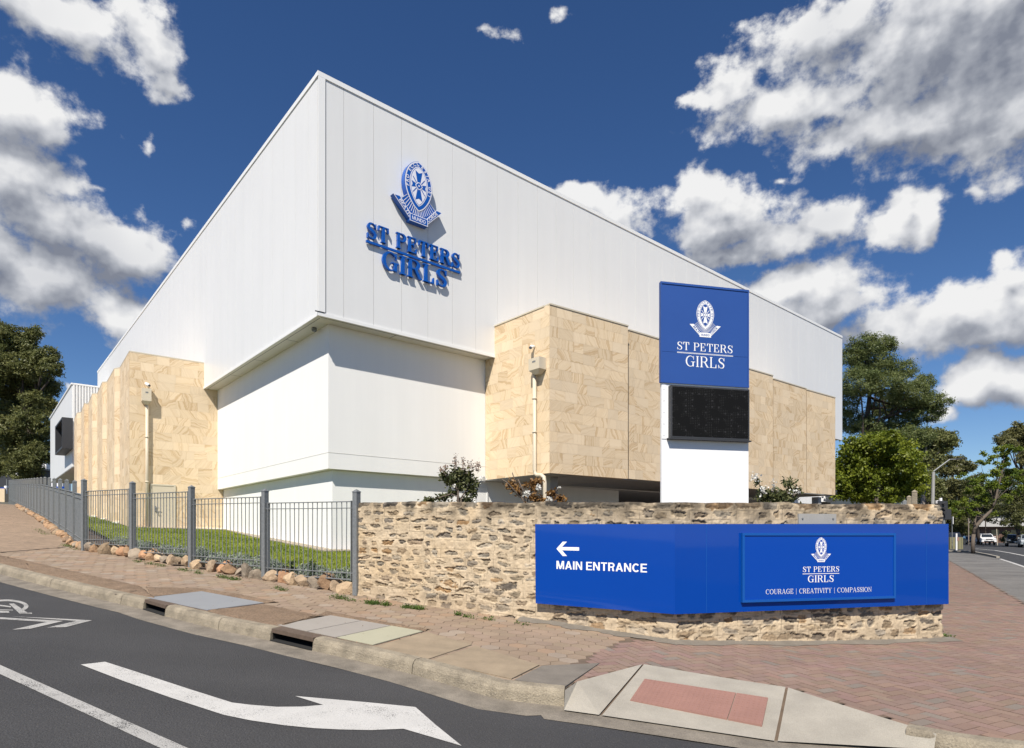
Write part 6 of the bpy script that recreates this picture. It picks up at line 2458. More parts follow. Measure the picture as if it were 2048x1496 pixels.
for i, (x, w_) in enumerate(((556, .65), (598, .75), (662, .5))):
    f = (713 - x) / 183
    p = POSTS[0][0].lerp(POSTS[1][0], f) + nA3 * .36; p.z = T(p.x, p.y) + .02
    n = 260
    th = rs.uniform(0, 6.283, n); rad = rs.uniform(0, .10, n); hh = rs.uniform(.03, .34 * w_ / .65, n)
    pos = np.array(p) + np.stack([np.cos(th) * rad, np.sin(th) * rad, hh], 1)
    tag(quads_obj('rosemary_plant', leaf_faces(n, rs, pos, .06, .25, .1), rs.uniform(0, 1, n), LM['rosem']), f'upright dark green spiky plant, {ORD[i]} from left behind bay beside stone wall', 'plant', 'dark spiky plants')
n = 52000
xs2 = rs.uniform(-22, .5, n * 3); ys2 = rs.uniform(11, 30, n * 3)
keep = np.array([inside((a, b), LAWN) for a, b in zip(xs2, ys2)])
xs2, ys2 = xs2[keep][:n], ys2[keep][:n]
zz_ = np.array([T(a, b) for a, b in zip(xs2, ys2)]) + .055
n = len(xs2)
h_ = rs.uniform(.03, .065, n); th = rs.uniform(0, 6.283, n); w2 = .011
base = np.stack([xs2, ys2, zz_], 1)
dx = np.stack([np.cos(th) * w2, np.sin(th) * w2, th * 0], 1); tip = base + np.stack([rs.normal(0, .018, n), rs.normal(0, .018, n), h_], 1)
tag(quads_obj('lawn_grass', np.stack([base - dx, base + dx, tip + dx * .3, tip - dx * .3], 1), np.clip(rs.normal(.0, .16, n) + (fbm(xs2 * .9 + 50, ys2 * .9, 77, 4) - .5) * 2.4 + .5, 0, 1), LM['grass']), kind='stuff')


def weeds(lines, n, size, label=None):
    P_ = []
    for (x0, y0, x1, y1, spread, m_) in lines:
        a, b = G(x0, y0), G(x1, y1)
        nc = max(2, int((b - a).length / .16))
        cs = [a.lerp(b, rng.random()) for _ in range(nc)]
        for _ in range(m_):
            c = rng.choice(cs)
            p = c + Vector((rng.gauss(0, spread), rng.gauss(0, spread), 0))
            P_.append((p.x, p.y, T(p.x, p.y) + abs(rng.gauss(.018, .022))))
    pos = np.array(P_)
    return tag(quads_obj('weeds', leaf_faces(len(pos), rs, pos, size, .5, .8), rs.uniform(0, 1, len(pos)), LM['weed']), kind='stuff')


weeds([(713, 1204, 850, 1220, .04, 1500), (265, 1122, 380, 1143, .05, 420), (900, 1228, 1060, 1252, .03, 260), (640, 1190, 705, 1202, .05, 300), (440, 1154, 500, 1166, .05, 420), (388, 1143, 400, 1149, .04, 120), (535, 1172, 575, 1184, .04, 160), (128, 1090, 160, 1100, .06, 260), (70, 1058, 100, 1072, .08, 160), (925, 1233, 960, 1240, .03, 60), (1030, 1246, 1052, 1250, .03, 50), (1885, 1270, 1905, 1282, .05, 140)], 0, .03)
# leaf litter and small stones on the verge and gutter
lt = MB()
for _ in range(900):
    x = rng.uniform(0, 900); y0 = 1132 + x * .23
    p = G(x, y0 + rng.uniform(-46, -8))
    if rng.random() < .6 and kerb_ok(V2(p)) > .9: continue
    if any(inside(V2(p), ccw([V2(q) for q in h_])) for h_ in (LID1, LID2, SLAB1, SLAB2)) and rng.random() < .93: continue
    s_ = rng.uniform(.004, .016); a = rng.uniform(0, 6.28)
    d, e = Vector((math.cos(a), math.sin(a), rng.uniform(-.3, .3))) * s_, Vector((-math.sin(a), math.cos(a), rng.uniform(-.3, .3))) * s_ * .6
    c = p + Zv * .016; k = rng.choice([(.5, .4, .3), (1.3, 1.2, 1.1), (.8, .55, .35), (.35, .28, .2)])
    lt.face([c - d, c - e, c + d, c + e], 0, k)
tag(lt.build('leaf_litter', M['rock']), kind='stuff')

# ------------------------------------------------------------------ far right: gravel, street, trees, cars
def flat(name, mat, pts, dz, n=1):
    mb = MB(); mb.face([Vector((x, y, -1.58 + dz)) for x, y in pts])
    return tag(mb.build(name, mat), kind='structure')


def Rg(px, py, z=-1.58):
    return Pz(px, py, z)


gv = [V2(GE2), V2(GE1), V2(GE0), V2(GEf), V2(Rg(1880, 1104)), V2(Rg(1945, 1108)), V2(Rg(2000, 1118)), V2(Rg(2048, 1133)), V2(Rg(2200, 1160)), V2(Rg(2350, 1240)), (15, 3)]
mb = MB()
mb.face([Vector((x, y, T(x, y) + .004 if y < 16 else -1.576)) for x, y in gv])
tag(mb.build('gravel_lot', M['gravel']), kind='structure')
st = [(14, 2), V2(Rg(2350, 1240)), V2(Rg(2200, 1160)), V2(Rg(2048, 1133)), V2(Rg(2000, 1118)), V2(Rg(1945, 1108)), V2(Rg(1880, 1104)), (38, 75), (62, 130), (130, 260), (190, 260), (140, 100), (80, 40), (40, 2)]
mb = MB(); mb.face([Vector((x, y, -1.585)) for x, y in st])
tag(mb.build('far_street', M['asphalt']), kind='structure')
# white kerb line between the gravel and the street, and the lane edge line
kl = MB()
kp = [Rg(1878, 1101.5), Rg(1900, 1103), Rg(1925, 1103.5), Rg(1950, 1106), Rg(1975, 1111), Rg(1996, 1116)]
for a, b in zip(kp[:-1], kp[1:]):
    d = (b - a).normalized(); n = Vector((-d.y, d.x, 0))
    kl.box((a + b) / 2 + Zv * .05, (b - a) / 2, n * .09, Zv * .07)
tag(kl.build('white_kerb', M['ramp']), kind='structure')
ll = MB()
for pr, w_ in (([(1950, 1097.5), (1990, 1101), (2020, 1106), (2060, 1114), (2120, 1128)], .11), ([(2000, 1118), (2025, 1126), (2060, 1138), (2120, 1160)], .08)):
    q = [Rg(*p) for p in pr]
    for a, b in zip(q[:-1], q[1:]):
        d = (b - a).normalized(); n = Vector((-d.y, d.x, 0)) * w_
        ll.face([a - n + Zv * .012, b - n + Zv * .012, b + n + Zv * .012, a + n + Zv * .012])
tag(ll.build('street_edge_line', M['paint']), kind='structure')

# wooded hill at the end of the street
hl = MB()
prof = [(-900, 20), (-500, 60), (-200, 75), (150, 96), (330, 112), (480, 126), (640, 150), (800, 118), (1000, 90), (1300, 60), (1800, 20)]
rr = random.Random(4)
fine_p = []
for (x0, z0), (x1, z1) in zip(prof[:-1], prof[1:]):
    for k in range(14): fine_p.append((x0 + (x1 - x0) * k / 14, z0 + (z1 - z0) * k / 14 + rr.uniform(-2.2, 2.2)))
for (x0, z0), (x1, z1) in zip(fine_p[:-1], fine_p[1:]):
    a, b = Vector((x0, 1250, z0)), Vector((x1, 1250, z1))
    hl.face([Vector((x0, 800, -3)), Vector((x1, 800, -3)), Vector((x1, 1000, z1 * .55)), Vector((x0, 1000, z0 * .55))])
    hl.face([Vector((x0, 1000, z0 * .55)), Vector((x1, 1000, z1 * .55)), b, a])
    hl.face([a, b, Vector((x1, 1500, -3)), Vector((x0, 1500, -3))])
tag(hl.build('hill', M['hill']), kind='structure')

# trees right of the hall: clumps in crop pixels (crop 1660,640 x2.673)
def C6(l): return l
s6 = 2.673
D = 62
pine_cl = px_clumps([(190, 130, 62, 48), (290, 130, 58, 40), (130, 190, 58, 55), (235, 235, 110, 58), (395, 270, 55, 45), (150, 330, 88, 62), (300, 345, 100, 58), (500, 340, 52, 38), (430, 400, 105, 55), (565, 440, 62, 42), (350, 465, 130, 50), (490, 505, 90, 42), (120, 540, 60, 55), (210, 570, 85, 42), (340, 590, 115, 52), (455, 625, 85, 48), (90, 440, 50, 60)], s6, 1660, 640, D, .9, seed=3)
pine_cl = [(a, b, c, d_ * 1.08, e_ * 1.1, f_ * 1.16) for a, b, c, d_, e_, f_ in pine_cl]
b_ = P(1735, 1060, D); b_.z = -1.6
tp_ = P(1731, 690, D)
lim = [limb_to(P(1735, 1000 - 26 * i, D), Vector(c[:3]), .14, .04, seed=i) for i, c in enumerate(pine_cl[3:15])]
tree('pine_tree', 'tall dark pine tree rising beside the right end of the hall', 'tree', b_, pine_cl, 95000, .23, LM['pine'], M['bark_dark'], limb_to(b_, tp_, .5, .08, 8, seed=2), lim, 21, asp=.28, up=.5)
D = 54
mp = px_clumps([(250, 690, 120, 80), (150, 700, 90, 90), (360, 720, 90, 90), (100, 800, 80, 100), (220, 820, 130, 100), (360, 840, 120, 100), (430, 760, 60, 70), (440, 880, 70, 70), (150, 900, 120, 70), (290, 920, 140, 60), (60, 880, 60, 80), (300, 640, 60, 45)], s6, 1660, 640, D, .9, seed=5)
b_ = P(1752, 1060, D); b_.z = -1.6
tree('broadleaf_tree', 'rounded bright green leafy tree in front of the pine', 'tree', b_, mp, 44000, .21, LM['maple'], M['bark'], limb_to(b_, P(1752, 930, D), .25, .1, 5), [limb_to(P(1752, 985, D), Vector(c[:3]), .09, .03, seed=i) for i, c in enumerate(mp[:6])], 22, asp=.7)
D = 85
gm = px_clumps([(590, 640, 80, 50), (560, 690, 70, 40), (520, 620, 60, 45), (630, 660, 45, 40), (540, 750, 50, 40), (500, 720, 40, 40)], s6, 1660, 640, D, .9, seed=6)
b_ = P(1842, 1075, D); b_.z = -1.6
tree('gum_tree', 'gum tree with spreading grey-green crown behind the pine', 'tree', b_, gm, 11000, .42, LM['gum'], M['bark_pale'], limb_to(b_, P(1848, 915, D), .35, .2, 5), [limb_to(P(1848, 930, D), Vector(c[:3]), .18, .05, seed=i) for i, c in enumerate(gm)], 23, asp=.4)
# far trees by crop 1800,860 x5.754
s8 = 5.754
D = 130
fg = px_clumps([(560, 340, 90, 50), (680, 370, 80, 55), (780, 410, 70, 45), (820, 440, 40, 35), (430, 430, 80, 60), (560, 470, 90, 70), (640, 440, 80, 60), (700, 480, 60, 40)], s8, 1800, 860, D, .9, seed=8)
b_ = P(1900, 1080, D); b_.z = -1.6
tree('gum_tree', 'distant gum tree behind the street lamp arm', 'tree', b_, fg, 9000, .5, LM['gum_l'], M['bark_pale'], limb_to(b_, P(1905, 945, D), .35, .2, 5), [limb_to(P(1905, 950, D), Vector(c[:3]), .15, .05, seed=i) for i, c in enumerate(fg[:5])], 24, asp=.4)
far = [('dark distant tree left of the lamp pole', [(300, 560, 130, 90), (380, 650, 120, 90), (250, 700, 100, 110), (330, 780, 120, 90), (420, 760, 80, 90)], 105, 'gum', 1860),
       ('dark distant tree between lamp pole and leaning sapling', [(520, 620, 110, 70), (620, 640, 120, 80), (480, 720, 110, 80), (600, 740, 120, 80), (700, 690, 90, 80), (540, 820, 110, 70), (660, 830, 100, 80), (560, 900, 100, 60)], 120, 'gum_l', 1900),
       ('low dark tree behind the traffic signal', [(560, 1010, 80, 60), (650, 1040, 90, 80), (720, 960, 90, 80), (780, 1050, 80, 90), (640, 1130, 90, 60), (740, 1150, 80, 60)], 115, 'dark', 1920),
       ('dark bushy tree behind the leaning sapling', [(820, 620, 110, 90), (900, 560, 80, 60), (960, 700, 120, 100), (860, 780, 110, 100), (1000, 820, 120, 100), (900, 920, 110, 90), (1020, 960, 110, 90)], 100, 'dark', 1960),
       ('large dark shady tree at the right edge above the parked cars', [(1150, 560, 110, 90), (1260, 520, 110, 90), (1380, 540, 90, 100), (1200, 700, 130, 110), (1330, 720, 120, 120), (1180, 860, 130, 110), (1310, 900, 140, 120), (1420, 820, 100, 150), (1220, 1010, 140, 100), (1370, 1040, 120, 90), (1480, 700, 120, 160), (1500, 950, 120, 140)], 84, 'dark', 2040),
       ('tall brownish gum tree at the far right edge', [(1180, 110, 80, 60), (1260, 70, 90, 60), (1340, 30, 80, 60), (1360, 130, 90, 80), (1260, 170, 80, 60), (1420, 200, 80, 100), (1440, 330, 70, 90), (1380, -40, 90, 60), (1480, 60, 90, 100), (1500, 250, 90, 120)], 92, 'gum_l', 2056)]
for k, (lb, cl, D, mt, bx) in enumerate(far):
    c_ = px_clumps(cl, s8, 1800, 860, D, .9, seed=30 + k)
    b_ = P(bx, 1080, D); b_.z = -1.6
    m_ = Vector(c_[len(c_) // 2][:3])
    tree('gum_tree' if 'gum' in lb else 'dark_tree', lb, 'tree', b_, c_, 9500 if len(cl) < 9 else 15000, .0034 * D, LM[mt], M['bark_dark'], limb_to(b_, m_, .3, .12, 5, seed=k), [limb_to(b_.lerp(m_, .6), Vector(q[:3]), .14, .04, seed=i) for i, q in enumerate(c_[:6])], 40 + k, group='trees along the far street', asp=.45)
# leaning sapling on the gravel edge
D = 40
b_ = Rg(1946, 1107); D = b_.y
sc = px_clumps([(1130, 230, 70, 50), (1240, 210, 70, 45), (1330, 230, 70, 45), (1180, 300, 100, 55), (980, 280, 55, 30), (1060, 330, 60, 40), (930, 375, 45, 28), (1000, 390, 60, 30), (1150, 400, 90, 50), (1250, 360, 70, 50), (720, 530, 55, 40), (830, 590, 70, 50), (960, 560, 80, 60), (1080, 500, 80, 60), (1280, 480, 110, 55), (1390, 540, 80, 60), (1060, 640, 90, 70), (930, 680, 70, 60), (1220, 620, 110, 60), (1360, 680, 90, 60), (980, 790, 100, 70), (760, 700, 50, 40), (1240, 780, 70, 50), (600, 850, 70, 55), (700, 830, 90, 55), (800, 880, 80, 60), (620, 930, 60, 45), (740, 960, 90, 55), (1080, 960, 40, 30), (860, 960, 60, 40)], s8, 1800, 860, D, .8, jit_d=.1, seed=9)
S8 = lambda x, y: P(1800 + x / s8, 860 + y / s8, D)
lm = [([S8(855, 1150), S8(890, 1090), S8(960, 1010), S8(1040, 940), S8(1080, 860), S8(1110, 760), S8(1130, 650), S8(1170, 500), S8(1190, 380), S8(1200, 260)], [.14, .15, .14, .125, .11, .095, .08, .06, .045, .02]),
      ([S8(850, 1200), S8(858, 1120), S8(862, 1045), S8(880, 1000)], [.14, .11, .09, .03]), ([S8(845, 1090), S8(810, 1040), S8(775, 960), S8(720, 860)], [.04, .035, .03, .015])]
for c in sc[::3]: lm.append(limb_to(S8(1090, 820) if c[0] > S8(1000, 0).x else S8(960, 1010), Vector(c[:3]), .035, .01, seed=int(c[0] * 10) % 99))
tree('leaning_street_tree', 'young street tree with a leaning forked trunk at the gravel edge', 'tree', b_, sc, 10500, .17, LM['sap'], M['bark'], ([b_, S8(838, 1300), S8(848, 1200)], [.16, .145, .14]), lm, 60, asp=.6, shell=.2)

# big eucalyptus on the left
D = 66
s1 = 2.494
el_ = px_clumps([(20, 180, 60, 70), (150, 165, 48, 36), (105, 230, 80, 58), (235, 275, 58, 38), (250, 340, 52, 46), (180, 300, 60, 40), (100, 330, 90, 58), (215, 430, 72, 62), (40, 420, 60, 80), (110, 440, 70, 50), (245, 525, 42, 36), (60, 560, 80, 70), (20, 650, 60, 60), (130, 730, 95, 62), (205, 760, 55, 55), (60, 820, 90, 60), (225, 620, 30, 60), (10, 300, 50, 60), (-60, 350, 80, 120), (-60, 620, 80, 140), (130, 850, 80, 50), (215, 700, 40, 50), (190, 540, 55, 50), (130, 600, 60, 60), (160, 500, 50, 40), (90, 680, 60, 50), (170, 390, 50, 40), (130, 800, 70, 50)], s1, 0, 600, D, .9, seed=12)
L1 = lambda x, y: P(x / s1, 600 + y / s1, D)
b_ = L1(185, 1000); b_.z = T(b_.x, b_.y) - .2
tree('eucalyptus_tree', 'huge dark eucalyptus tree left of the annexe', 'tree', b_, el_, 110000, .27, LM['gum'], M['bark_dark'], ([b_, L1(178, 860), L1(160, 700), L1(140, 580), L1(110, 440), L1(95, 330)], [.75, .6, .5, .42, .3, .15]),
     [limb_to(L1(150, 640), Vector(c[:3]), .2, .06, seed=i) for i, c in enumerate(el_[:17])], 70, asp=.4, up=.6)
bk2 = px_clumps([(40, 900, 90, 60), (130, 900, 80, 50), (-40, 860, 80, 80), (0, 780, 90, 70), (210, 880, 60, 40)], s1, 0, 600, 92, .9, seed=14)
b_ = P(30, 1000, 92); b_.z = T(b_.x, b_.y)
tree('dark_tree', 'dark shrubby tree low behind the far end of the fence', 'tree', b_, bk2, 9000, .4, LM['dark'], M['bark_dark'], limb_to(b_, Vector(bk2[0][:3]), .3, .1, 4), [], 71, asp=.45)

# things at the far left end of the footpath
S4 = lambda x, y, d: P(x / 12.8, 930 + y / 12.8, d)
e = empty('gate_pillar', at_z(S4(100, 940, 62), S4(100, 940, 62).z), 'small sandstone gate pillar with white cap at the fence end', 'pillar')
mb = MB()
c = S4(105, 800, 62); mb.box(c, (.25, 0, 0), (0, .25, 0), (0, 0, .75)); mb.build('shaft', M['stone_edge'], e)
mb = MB(); mb.box(S4(160, 560, 62), (.12, 0, 0), (0, .12, 0), (0, 0, .10)); mb.box(S4(160, 650, 62), (.07, 0, 0), (0, .07, 0), (0, 0, .35)); mb.build('cap_post', M['white_paint'], e)
c = S4(85, 600, 64)
e = empty('blue_sign', at_z(c, c.z - 1.6), 'small blue sign board at the far left end of the fence', 'sign')
mb = MB(); mb.box(c, (.28, 0, 0), (0, .03, 0), (0, 0, .1)); mb.build('board', M['blue2'], e)
mb = MB()
for x in (-.2, .2): mb.tube([c + Vector((x, .05, -.1)), c + Vector((x, .05, -1.7))], .03, 6)
mb.build('leg', M['galv'], e)
for (x, y0, y1, w_, lb) in ((455, 155, 560, .11, 'taller pale square post standing before the dark tree'), (742, 310, 520, .09, 'shorter pale square post right of the taller one'), (175, 385, 560, .035, 'thin grey pole near the gate pillar')):
    d = 66
    a, b = S4(x, y1 + 160, d), S4(x, y0, d)
    mb = MB(); mb.box((a + b) / 2, (w_, 0, 0), (0, w_, 0), (0, 0, (b.z - a.z) / 2))
    mb.box(b + Zv * .04, (w_ * 1.25, 0, 0), (0, w_ * 1.25, 0), (0, 0, .04))
    tag(mb.build('pale_post', M['white_paint'] if w_ > .05 else M['galv']), lb, 'post')
e = empty('white_banner', S4(1430, 600, 60), 'white and blue banner under the annexe overhang', 'banner')
mb = MB(); mb.box(S4(1430, 470, 60), (.62, .1, 0), (0, .03, 0), (0, 0, .33)); mb.build('cloth', M['white_paint'], e)
mb = MB()
for x in (1300, 1420, 1545): mb.box(S4(x, 480, 59.9), (.035, 0, 0), (0, .03, 0), (0, 0, .36))
mb.box(S4(1500, 575, 59.88), (.55, 0, 0), (0, .02, 0), (0, 0, .09)); mb.build('blue_stripe', M['blue2'], e)
e = empty('white_building', S4(1170, 560, 110), 'white building glimpsed past the eucalyptus trunk', 'building')
mb = MB(); c = S4(1190, 330, 110); mb.box(c, (2.2, 0, 0), (0, 3, 0), (0, 0, 2.2)); mb.build('wall', M['white_paint'], e)
mb = MB()
for k in range(6): mb.box(c + Vector((-1.8 + k * .7, -3.02, -.2)), (.06, 0, 0), (0, .03, 0), (0, 0, 1.9))
mb.build('mullion', M['groove'], e)
e = empty('dark_shed', S4(600, 560, 84), 'dark shed in the shade below the eucalyptus', 'building')
mb = MB(); c = S4(620, 420, 84); mb.box(c, (2.6, 0, 0), (0, 2, 0), (0, 0, 1.5)); mb.build('wall', M['dark_trim'], e)
mb = MB(); mb.box(c + Zv * 1.6, (2.9, 0, 0), (0, 2.3, 0), (0, 0, .1)); mb.build('roof', M['galv'], e)

# ------------------------------------------------------------------ street furniture on the right
d = 45
a, b = P(1863, 1100, d), P(1867, 944, d); a.z = -1.58
lamp = empty('street_lamp', a, 'tall concrete street lamp with angled steel arm over the far street', 'street lamp')
mb = MB(); mb.tube([a, b], [.13, .10], 8); mb.build('pole', M['concrete'], lamp)
mb = MB(); mb.tube([b - Zv * .3, b + Zv * .05, P(1899, 919, d), P(1914, 918.4, d)], .045, 7); mb.build('arm', M['galv'], lamp)
mb = MB()
h0, h1 = P(1912, 918.2, d), P(1926, 916.6, d)
mb.box((h0 + h1) / 2, (h1 - h0) / 2, (0, .12, 0), (0, 0, .045)); mb.box((h0 + h1) / 2 - Zv * .055, (h1 - h0) * .4, (0, .09, 0), (0, 0, .012)); mb.build('lamp_head', M['dark_trim'], lamp)

d = 24
def S8d(x, y, d): return P(1800 + x / s8, 860 + y / s8, d)
a = S8d(505, 1100, d); a.z = -1.58
sig = empty('traffic_signal', a, 'black traffic signal with pale caps behind the right end of the wall', 'traffic signal')
mb = MB(); mb.tube([a, S8d(505, 830, d)], .05, 8); mb.build('pole', M['galv'], sig)
mb = MB()
bd_ = S8d(480, 900, d)
mb.box(bd_, (.20, .03, 0), (-.01, .06, 0), (0, 0, .28)); mb.box(S8d(540, 970, d), (.14, .02, 0), (0, .06, 0), (0, 0, .20)); lh = mb.build('signal_head', M['dark_trim'], sig)
mb = MB()
for k in range(3):
    c = S8d(480, 850 + k * 50, d) + Vector((0, -.07, 0))
    mb.tube([c, c + Vector((0, -.14, -.02))], [.055, .06], 8)
mb.build('visor', M['dark_trim'], lh)
mb = MB()
for x, y in ((425, 828), (467, 800)): mb.box(S8d(x, y, d), (.035, 0, 0), (0, .04, 0), (0, 0, .06))
mb.build('detector', M['white_paint'], sig)
mb = MB(); mb.tube([S8d(505, 945, d), S8d(570, 948, d)], .02, 6); mb.build('bracket', M['galv'], sig)
for x, y0, y1, w_, dd, mt, lb, nm in ((600, 1355, 1005, .05, 60, 'galv', 'thin grey sign pole with edge-on plate by the khaki cabinet', 'sign_pole'), (650, 1370, 1190, .10, 62, 'white_paint', 'short white post on the traffic island', 'white_post'), (790, 1240, 1015, .09, 95, 'bark_pale', 'tall pale timber pole left of the street tree', 'timber_pole'), (985, 1200, 1030, .10, 100, 'bark_dark', 'dark brown pole by the white ute', 'timber_pole'), (1112, 1310, 1140, .06, 96, 'cream', 'yellow pole before the brick house', 'yellow_pole')):
    a, b = S8d(x, y1, dd), S8d(x + (10 if nm == 'yellow_pole' else 0), y0, dd); b.z = -1.6
    e = empty(nm, b, lb, 'pole')
    mb = MB(); mb.tube([b, a], w_ * .8, 7); mb.build('pole', M[mt], e)
    if nm == 'sign_pole':
        mb = MB(); mb.box(S8d(606, 1040, dd), (.09, .2, 0), (-.02, .012, 0), (0, 0, .36)); mb.build('plate', M['white_paint'], e)
    if nm == 'white_post':
        mb = MB(); mb.box(S8d(668, 1255, dd - .1), (.07, 0, 0), (0, .04, 0), (0, 0, .18)); mb.build('red_reflector', M['tactile'], e)
c = S8d(622, 1290, 70)
cab = empty('utility_cabinet', at_z(c, -1.6), 'khaki utility cabinet on the traffic island', 'cabinet')
mb = MB(); mb.box(at_z(c, -.92), (.72, 0, 0), (0, .4, 0), (0, 0, .66)); M['khaki'] = pbr('khaki_paint', (.20, .185, .10), .6, .06, 3)
cb_o = mb.build('body', M['khaki'], cab)
mb = MB()
for k in range(4): mb.box(at_z(c, -.92) + Vector((-.48 + k * .34, -.405, 0)), (.012, 0, 0), (0, .006, 0), (0, 0, .6))
mb.build('door_gap', M['dark_trim'], cab)

# cars
M['car_white'] = pbr('car_white', (.75, .75, .76), .3, .02, 2, coat=.6)
M['car_black'] = pbr('car_black', (.012, .013, .016), .3, .02, 2, coat=.6)
M['car_silver'] = pbr('car_silver', (.36, .40, .42), .3, .02, 2, coat=.6, metal=.3)
M['glass'] = pbr('car_glass', (.02, .024, .028), .08, .02, 2, coat=.5)
M['tyre'] = pbr('tyre_rubber', (.015, .015, .015), .9, .05, 4)
M['head'] = pbr('headlight_lens', (.62, .64, .66), .2, .03, 4, coat=.5)
M['grille'] = pbr('black_grille', (.015, .015, .016), .5, .03, 4)


def car(name, label, loc, yaw, paint, L=4.6, W=1.82, H=1.45, kind='sedan'):
    e = empty(name, loc, label, 'ute' if kind == 'ute' else 'car', 'cars parked along the far street')
    e.rotation_euler = (0, 0, yaw)
    def loc_build(mb, nm, mt, par):
        off = wloc(par)
        mb.v = [(a + off.x, b + off.y, c + off.z) for a, b, c in mb.v]
        return mb.build(nm, mt, par, False)
    # side profile, front at -y ; height fractions
    if kind == 'ute':
        low = [(-.5, .28), (-.5, .52), (-.47, .60), (-.24, .66), (.5, .64), (.5, .30)]
        cab_ = [(-.24, .66), (-.13, .97), (-.05, 1.0), (.14, 1.0), (.19, .95), (.22, .66)]
    elif kind == 'suv':
        low = [(-.5, .24), (-.5, .50), (-.46, .60), (-.26, .66), (.48, .66), (.5, .5), (.5, .26)]
        cab_ = [(-.27, .66), (-.13, .96), (-.05, 1.0), (.36, .99), (.45, .9), (.48, .66)]
    else:
        low = [(-.5, .22), (-.5, .46), (-.46, .54), (-.22, .64), (.36, .66), (.49, .60), (.5, .28)]
        cab_ = [(-.23, .64), (-.08, .96), (.0, 1.0), (.14, 1.0), (.24, .94), (.37, .66)]
    def loft(prof, w0, w1, mb, tumble):
        n = len(prof)
        zs_ = [p[1] for p in prof]; z0_, z1_ = min(zs_), max(zs_)
        sec = []
        for s in (-1, -.86, .86, 1):
            row = []
            for y, z in prof:
                k = (z - z0_) / (z1_ - z0_ + 1e-6)
                ww = w0 + (w1 - w0) * k
                edge = abs(s) == 1
                cy = sum(p[0] for p in prof) / n
                yy = cy + (y - cy) * (.97 if edge else 1.0)
                row.append(Vector((s * ww / 2, yy * L, (z if not edge else z0_ + (z - z0_) * .965) * H)))
            sec.append(row)
        for a, b in zip(sec[:-1], sec[1:]):
            for i in range(n):
                j = (i + 1) % n
                mb.face([a[i], a[j], b[j], b[i]])
        mb.face(sec[0]); mb.face(list(reversed(sec[-1])))
    mb = MB(); loft(low, W, W * .97, mb, 0); body = loc_build(mb, 'body', paint, e)
    mb = MB(); loft(cab_, W * .92, W * .74, mb, 0); cabn = loc_build(mb, 'cabin', paint, e)
    # glass
    def on(prof, i, j, t0, t1, wi, out=.012):
        (y0, z0), (y1, z1) = prof[i], prof[j]
        def pt(t, s):
            y, z = y0 + (y1 - y0) * t, z0 + (z1 - z0) * t
            ww = (W * .92 + (W * .74 - W * .92) * ((z - cab_[0][1]) / (1 - cab_[0][1]))) * wi
            return Vector((s * ww / 2, y * L, z * H))
        q = [pt(t0, -1), pt(t0, 1), pt(t1, 1), pt(t1, -1)]
        n_ = (q[1] - q[0]).cross(q[2] - q[0]).normalized()
        c_ = sum(q, Vector()) / 4
        if n_.dot(c_ - Vector((0, (cab_[0][0] + cab_[-1][0]) / 2 * L, H * .7))) < 0: n_ = -n_
        return [p + n_ * out for p in q]
    mb = MB(); mb.face(on(cab_, 0, 1, .08, .95, .88)); loc_build(mb, 'windscreen', M['glass'], cabn)
    mb = MB(); mb.face(on(cab_, -2, -1, .08, .9, .86)); loc_build(mb, 'rear_window', M['glass'], cabn)
    for s in (-1, 1):
        mb = MB()
        zb_, ztp = cab_[0][1] * H + .06, H * .93
        wl = lambda z: (W * .92 + (W * .74 - W * .92) * ((z / H - cab_[0][1]) / (1 - cab_[0][1]))) / 2 + .004
        ya, yb = cab_[0][0] * L + .28, cab_[-1][0] * L - .22
        ya2, yb2 = cab_[1][0] * L + .12, cab_[-2][0] * L - .06
        mb.face([Vector((s * wl(zb_), ya, zb_)), Vector((s * wl(zb_), yb, zb_)), Vector((s * wl(ztp), yb2, ztp)), Vector((s * wl(ztp), ya2, ztp))])
        loc_build(mb, 'side_window', M['glass'], cabn)
    r = .36 if kind != 'sedan' else .32
    for y in (-.31, .30):
        for s in (-1, 1):
            mb = MB(); c = Vector((s * (W / 2 - .12), y * L, r)); mb.tube([c - Vector((.11, 0, 0)), c + Vector((.11, 0, 0))], r, 16)
            wh = loc_build(mb, 'wheel', M['tyre'], e)
            mb = MB(); c2_ = c + Vector((s * .112, 0, 0)); mb.tube([c2_ - Vector((s * .01, 0, 0)), c2_ + Vector((s * .008, 0, 0))], r * .6, 10); loc_build(mb, 'rim', M['galv'], wh)
    zf = low[1][1] * H
    for s in (-1, 1):
        mb = MB(); mb.box((s * W * .37, -.5 * L + .04, zf - .0), (W * .105, 0, 0), (0, .06, 0), (0, 0, .075)); loc_build(mb, 'headlight', M['head'], e)
        mb = MB(); mb.box((s * (W / 2 + .09), cab_[0][0] * L + .3, cab_[0][1] * H + .1), (.09, 0, 0), (0, .05, 0), (0, 0, .07)); loc_build(mb, 'mirror', paint, e)
        mb = MB(); mb.box((s * W * .42, .5 * L - .03, zf + .02), (W * .05, 0, 0), (0, .04, 0), (0, 0, .1)); loc_build(mb, 'tail_light', M['tactile'], e)
    mb = MB(); mb.box((0, -.5 * L + .02, zf - .02), (W * .24, 0, 0), (0, .04, 0), (0, 0, .075)); mb.box((0, -.5 * L + .01, low[0][1] * H + .12), (W * .34, 0, 0), (0, .045, 0), (0, 0, .08)); loc_build(mb, 'grille', M['grille'], e)
    mb = MB(); mb.box((0, -.5 * L - .035, low[0][1] * H + .22), (.18, 0, 0), (0, .005, 0), (0, 0, .05)); loc_build(mb, 'number_plate', M['white'], e)
    if kind == 'ute':
        mb = MB()
        for s in (-1, 1): mb.tube([(s * W * .32, -.05 * L, H * 1.02), (s * W * .32, .15 * L, H * 1.02)], .03, 6)
        loc_build(mb, 'roof_rail', M['car_white'], e)
    return e


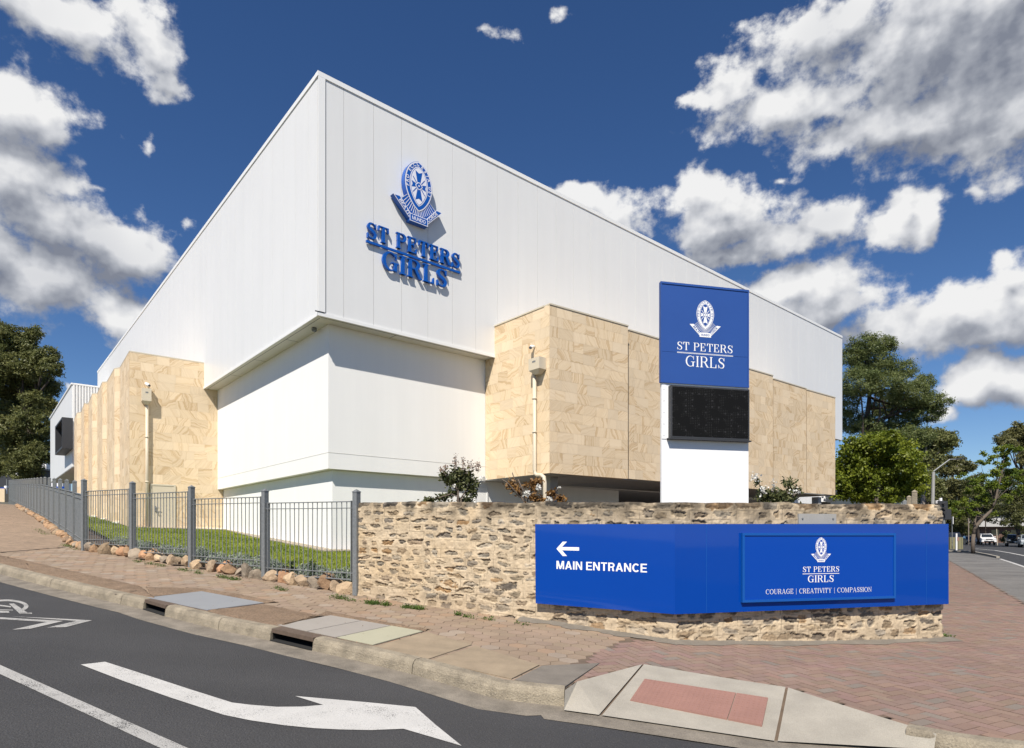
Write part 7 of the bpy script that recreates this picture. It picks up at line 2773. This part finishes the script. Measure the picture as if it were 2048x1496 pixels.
def spot(px, d): p = P(px, HY, d); p.z = -1.58; return p
car('parked_ute', 'white ute facing the camera beyond the street tree', spot(1971, 100), R(-27), M['car_white'], 5.2, 1.9, 1.78, 'ute')
car('parked_car', 'dark sedan left of the white ute', spot(1940, 106), R(-24), M['car_black'], 4.7, 1.84, 1.45, 'sedan')
car('parked_car', 'black four-wheel drive at the right side of the street', spot(2028, 88), R(-35), M['car_black'], 4.6, 1.85, 1.70, 'suv')
car('parked_car', 'silver car cut off by the right edge of the view', spot(2056, 80), R(-35), M['car_silver'], 4.5, 1.82, 1.66, 'suv')
car('parked_car', 'dark car with pale roof half hidden behind the khaki cabinet', spot(1905, 82), R(148), M['car_black'], 4.6, 1.84, 1.95, 'suv')

# brick house with a pale roof at the end of the street
c = S8d(1150, 1240, 128)
hs = empty('brick_house', at_z(c, -1.6), 'low brick house with pale roof behind the parked cars', 'house')
mb = MB(); mb.box(at_z(c, .1) + Vector((4, 4, 0)), (8, 0, 0), (0, 4, 0), (0, 0, 1.7)); M['wall_brick'] = pbr('brown_brick_wall', (.13, .075, .055), .9, .2, 3); hw_o = mb.build('wall', M['wall_brick'], hs)
mb = MB()
rq_ = [Vector((-5.5, -1.2, 1.7)), Vector((13.5, -1.2, 1.7)), Vector((13.5, 9.2, 1.7)), Vector((-5.5, 9.2, 1.7))]
rh_ = [Vector((-2, 3.5, 3.6)), Vector((10, 3.5, 3.6)), Vector((10, 4.5, 3.6)), Vector((-2, 4.5, 3.6))]
mb.prism([at_z(c, 0) + p for p in rq_], [at_z(c, 0) + p for p in rh_]); mb.build('roof', M['concrete'], hs)
for k in range(3):
    mb = MB(); mb.box(at_z(c, .5) + Vector((-1 + k * 4, -.02, 0)), (.8, 0, 0), (0, .03, 0), (0, 0, .55)); mb.build('window', M['glass'], hs)
c = S8d(1330, 1190, 92)
hd_ = [(c.x + k * 1.1, c.y, -.55 + .15 * (k % 2), .9, .9, .75) for k in range(-1, 4)]
o = crown('hedge', hd_, 3500, .26, LM['bush'], None, 91)
tag(o, 'clipped green hedge behind the black four-wheel drive', 'hedge')
# pale low building under the far end of the hall
c = P(1640, 997, 58)
wbld = empty('low_white_building', at_z(c, -1.6), 'low white building band seen under the right end of the hall', 'building')
mb = MB(); mb.box(at_z(c, 3.45) + Vector((-1.5, 3, 0)), (3.0, 0, 0), (0, 3, 0), (0, 0, .35)); mb.build('fascia', M['white_paint'], wbld)
mb = MB(); mb.box(at_z(c, .75) + Vector((-1.5, 3.4, 0)), (2.9, 0, 0), (0, 2.6, 0), (0, 0, 2.3)); mb.build('wall', M['dark_trim'], wbld)
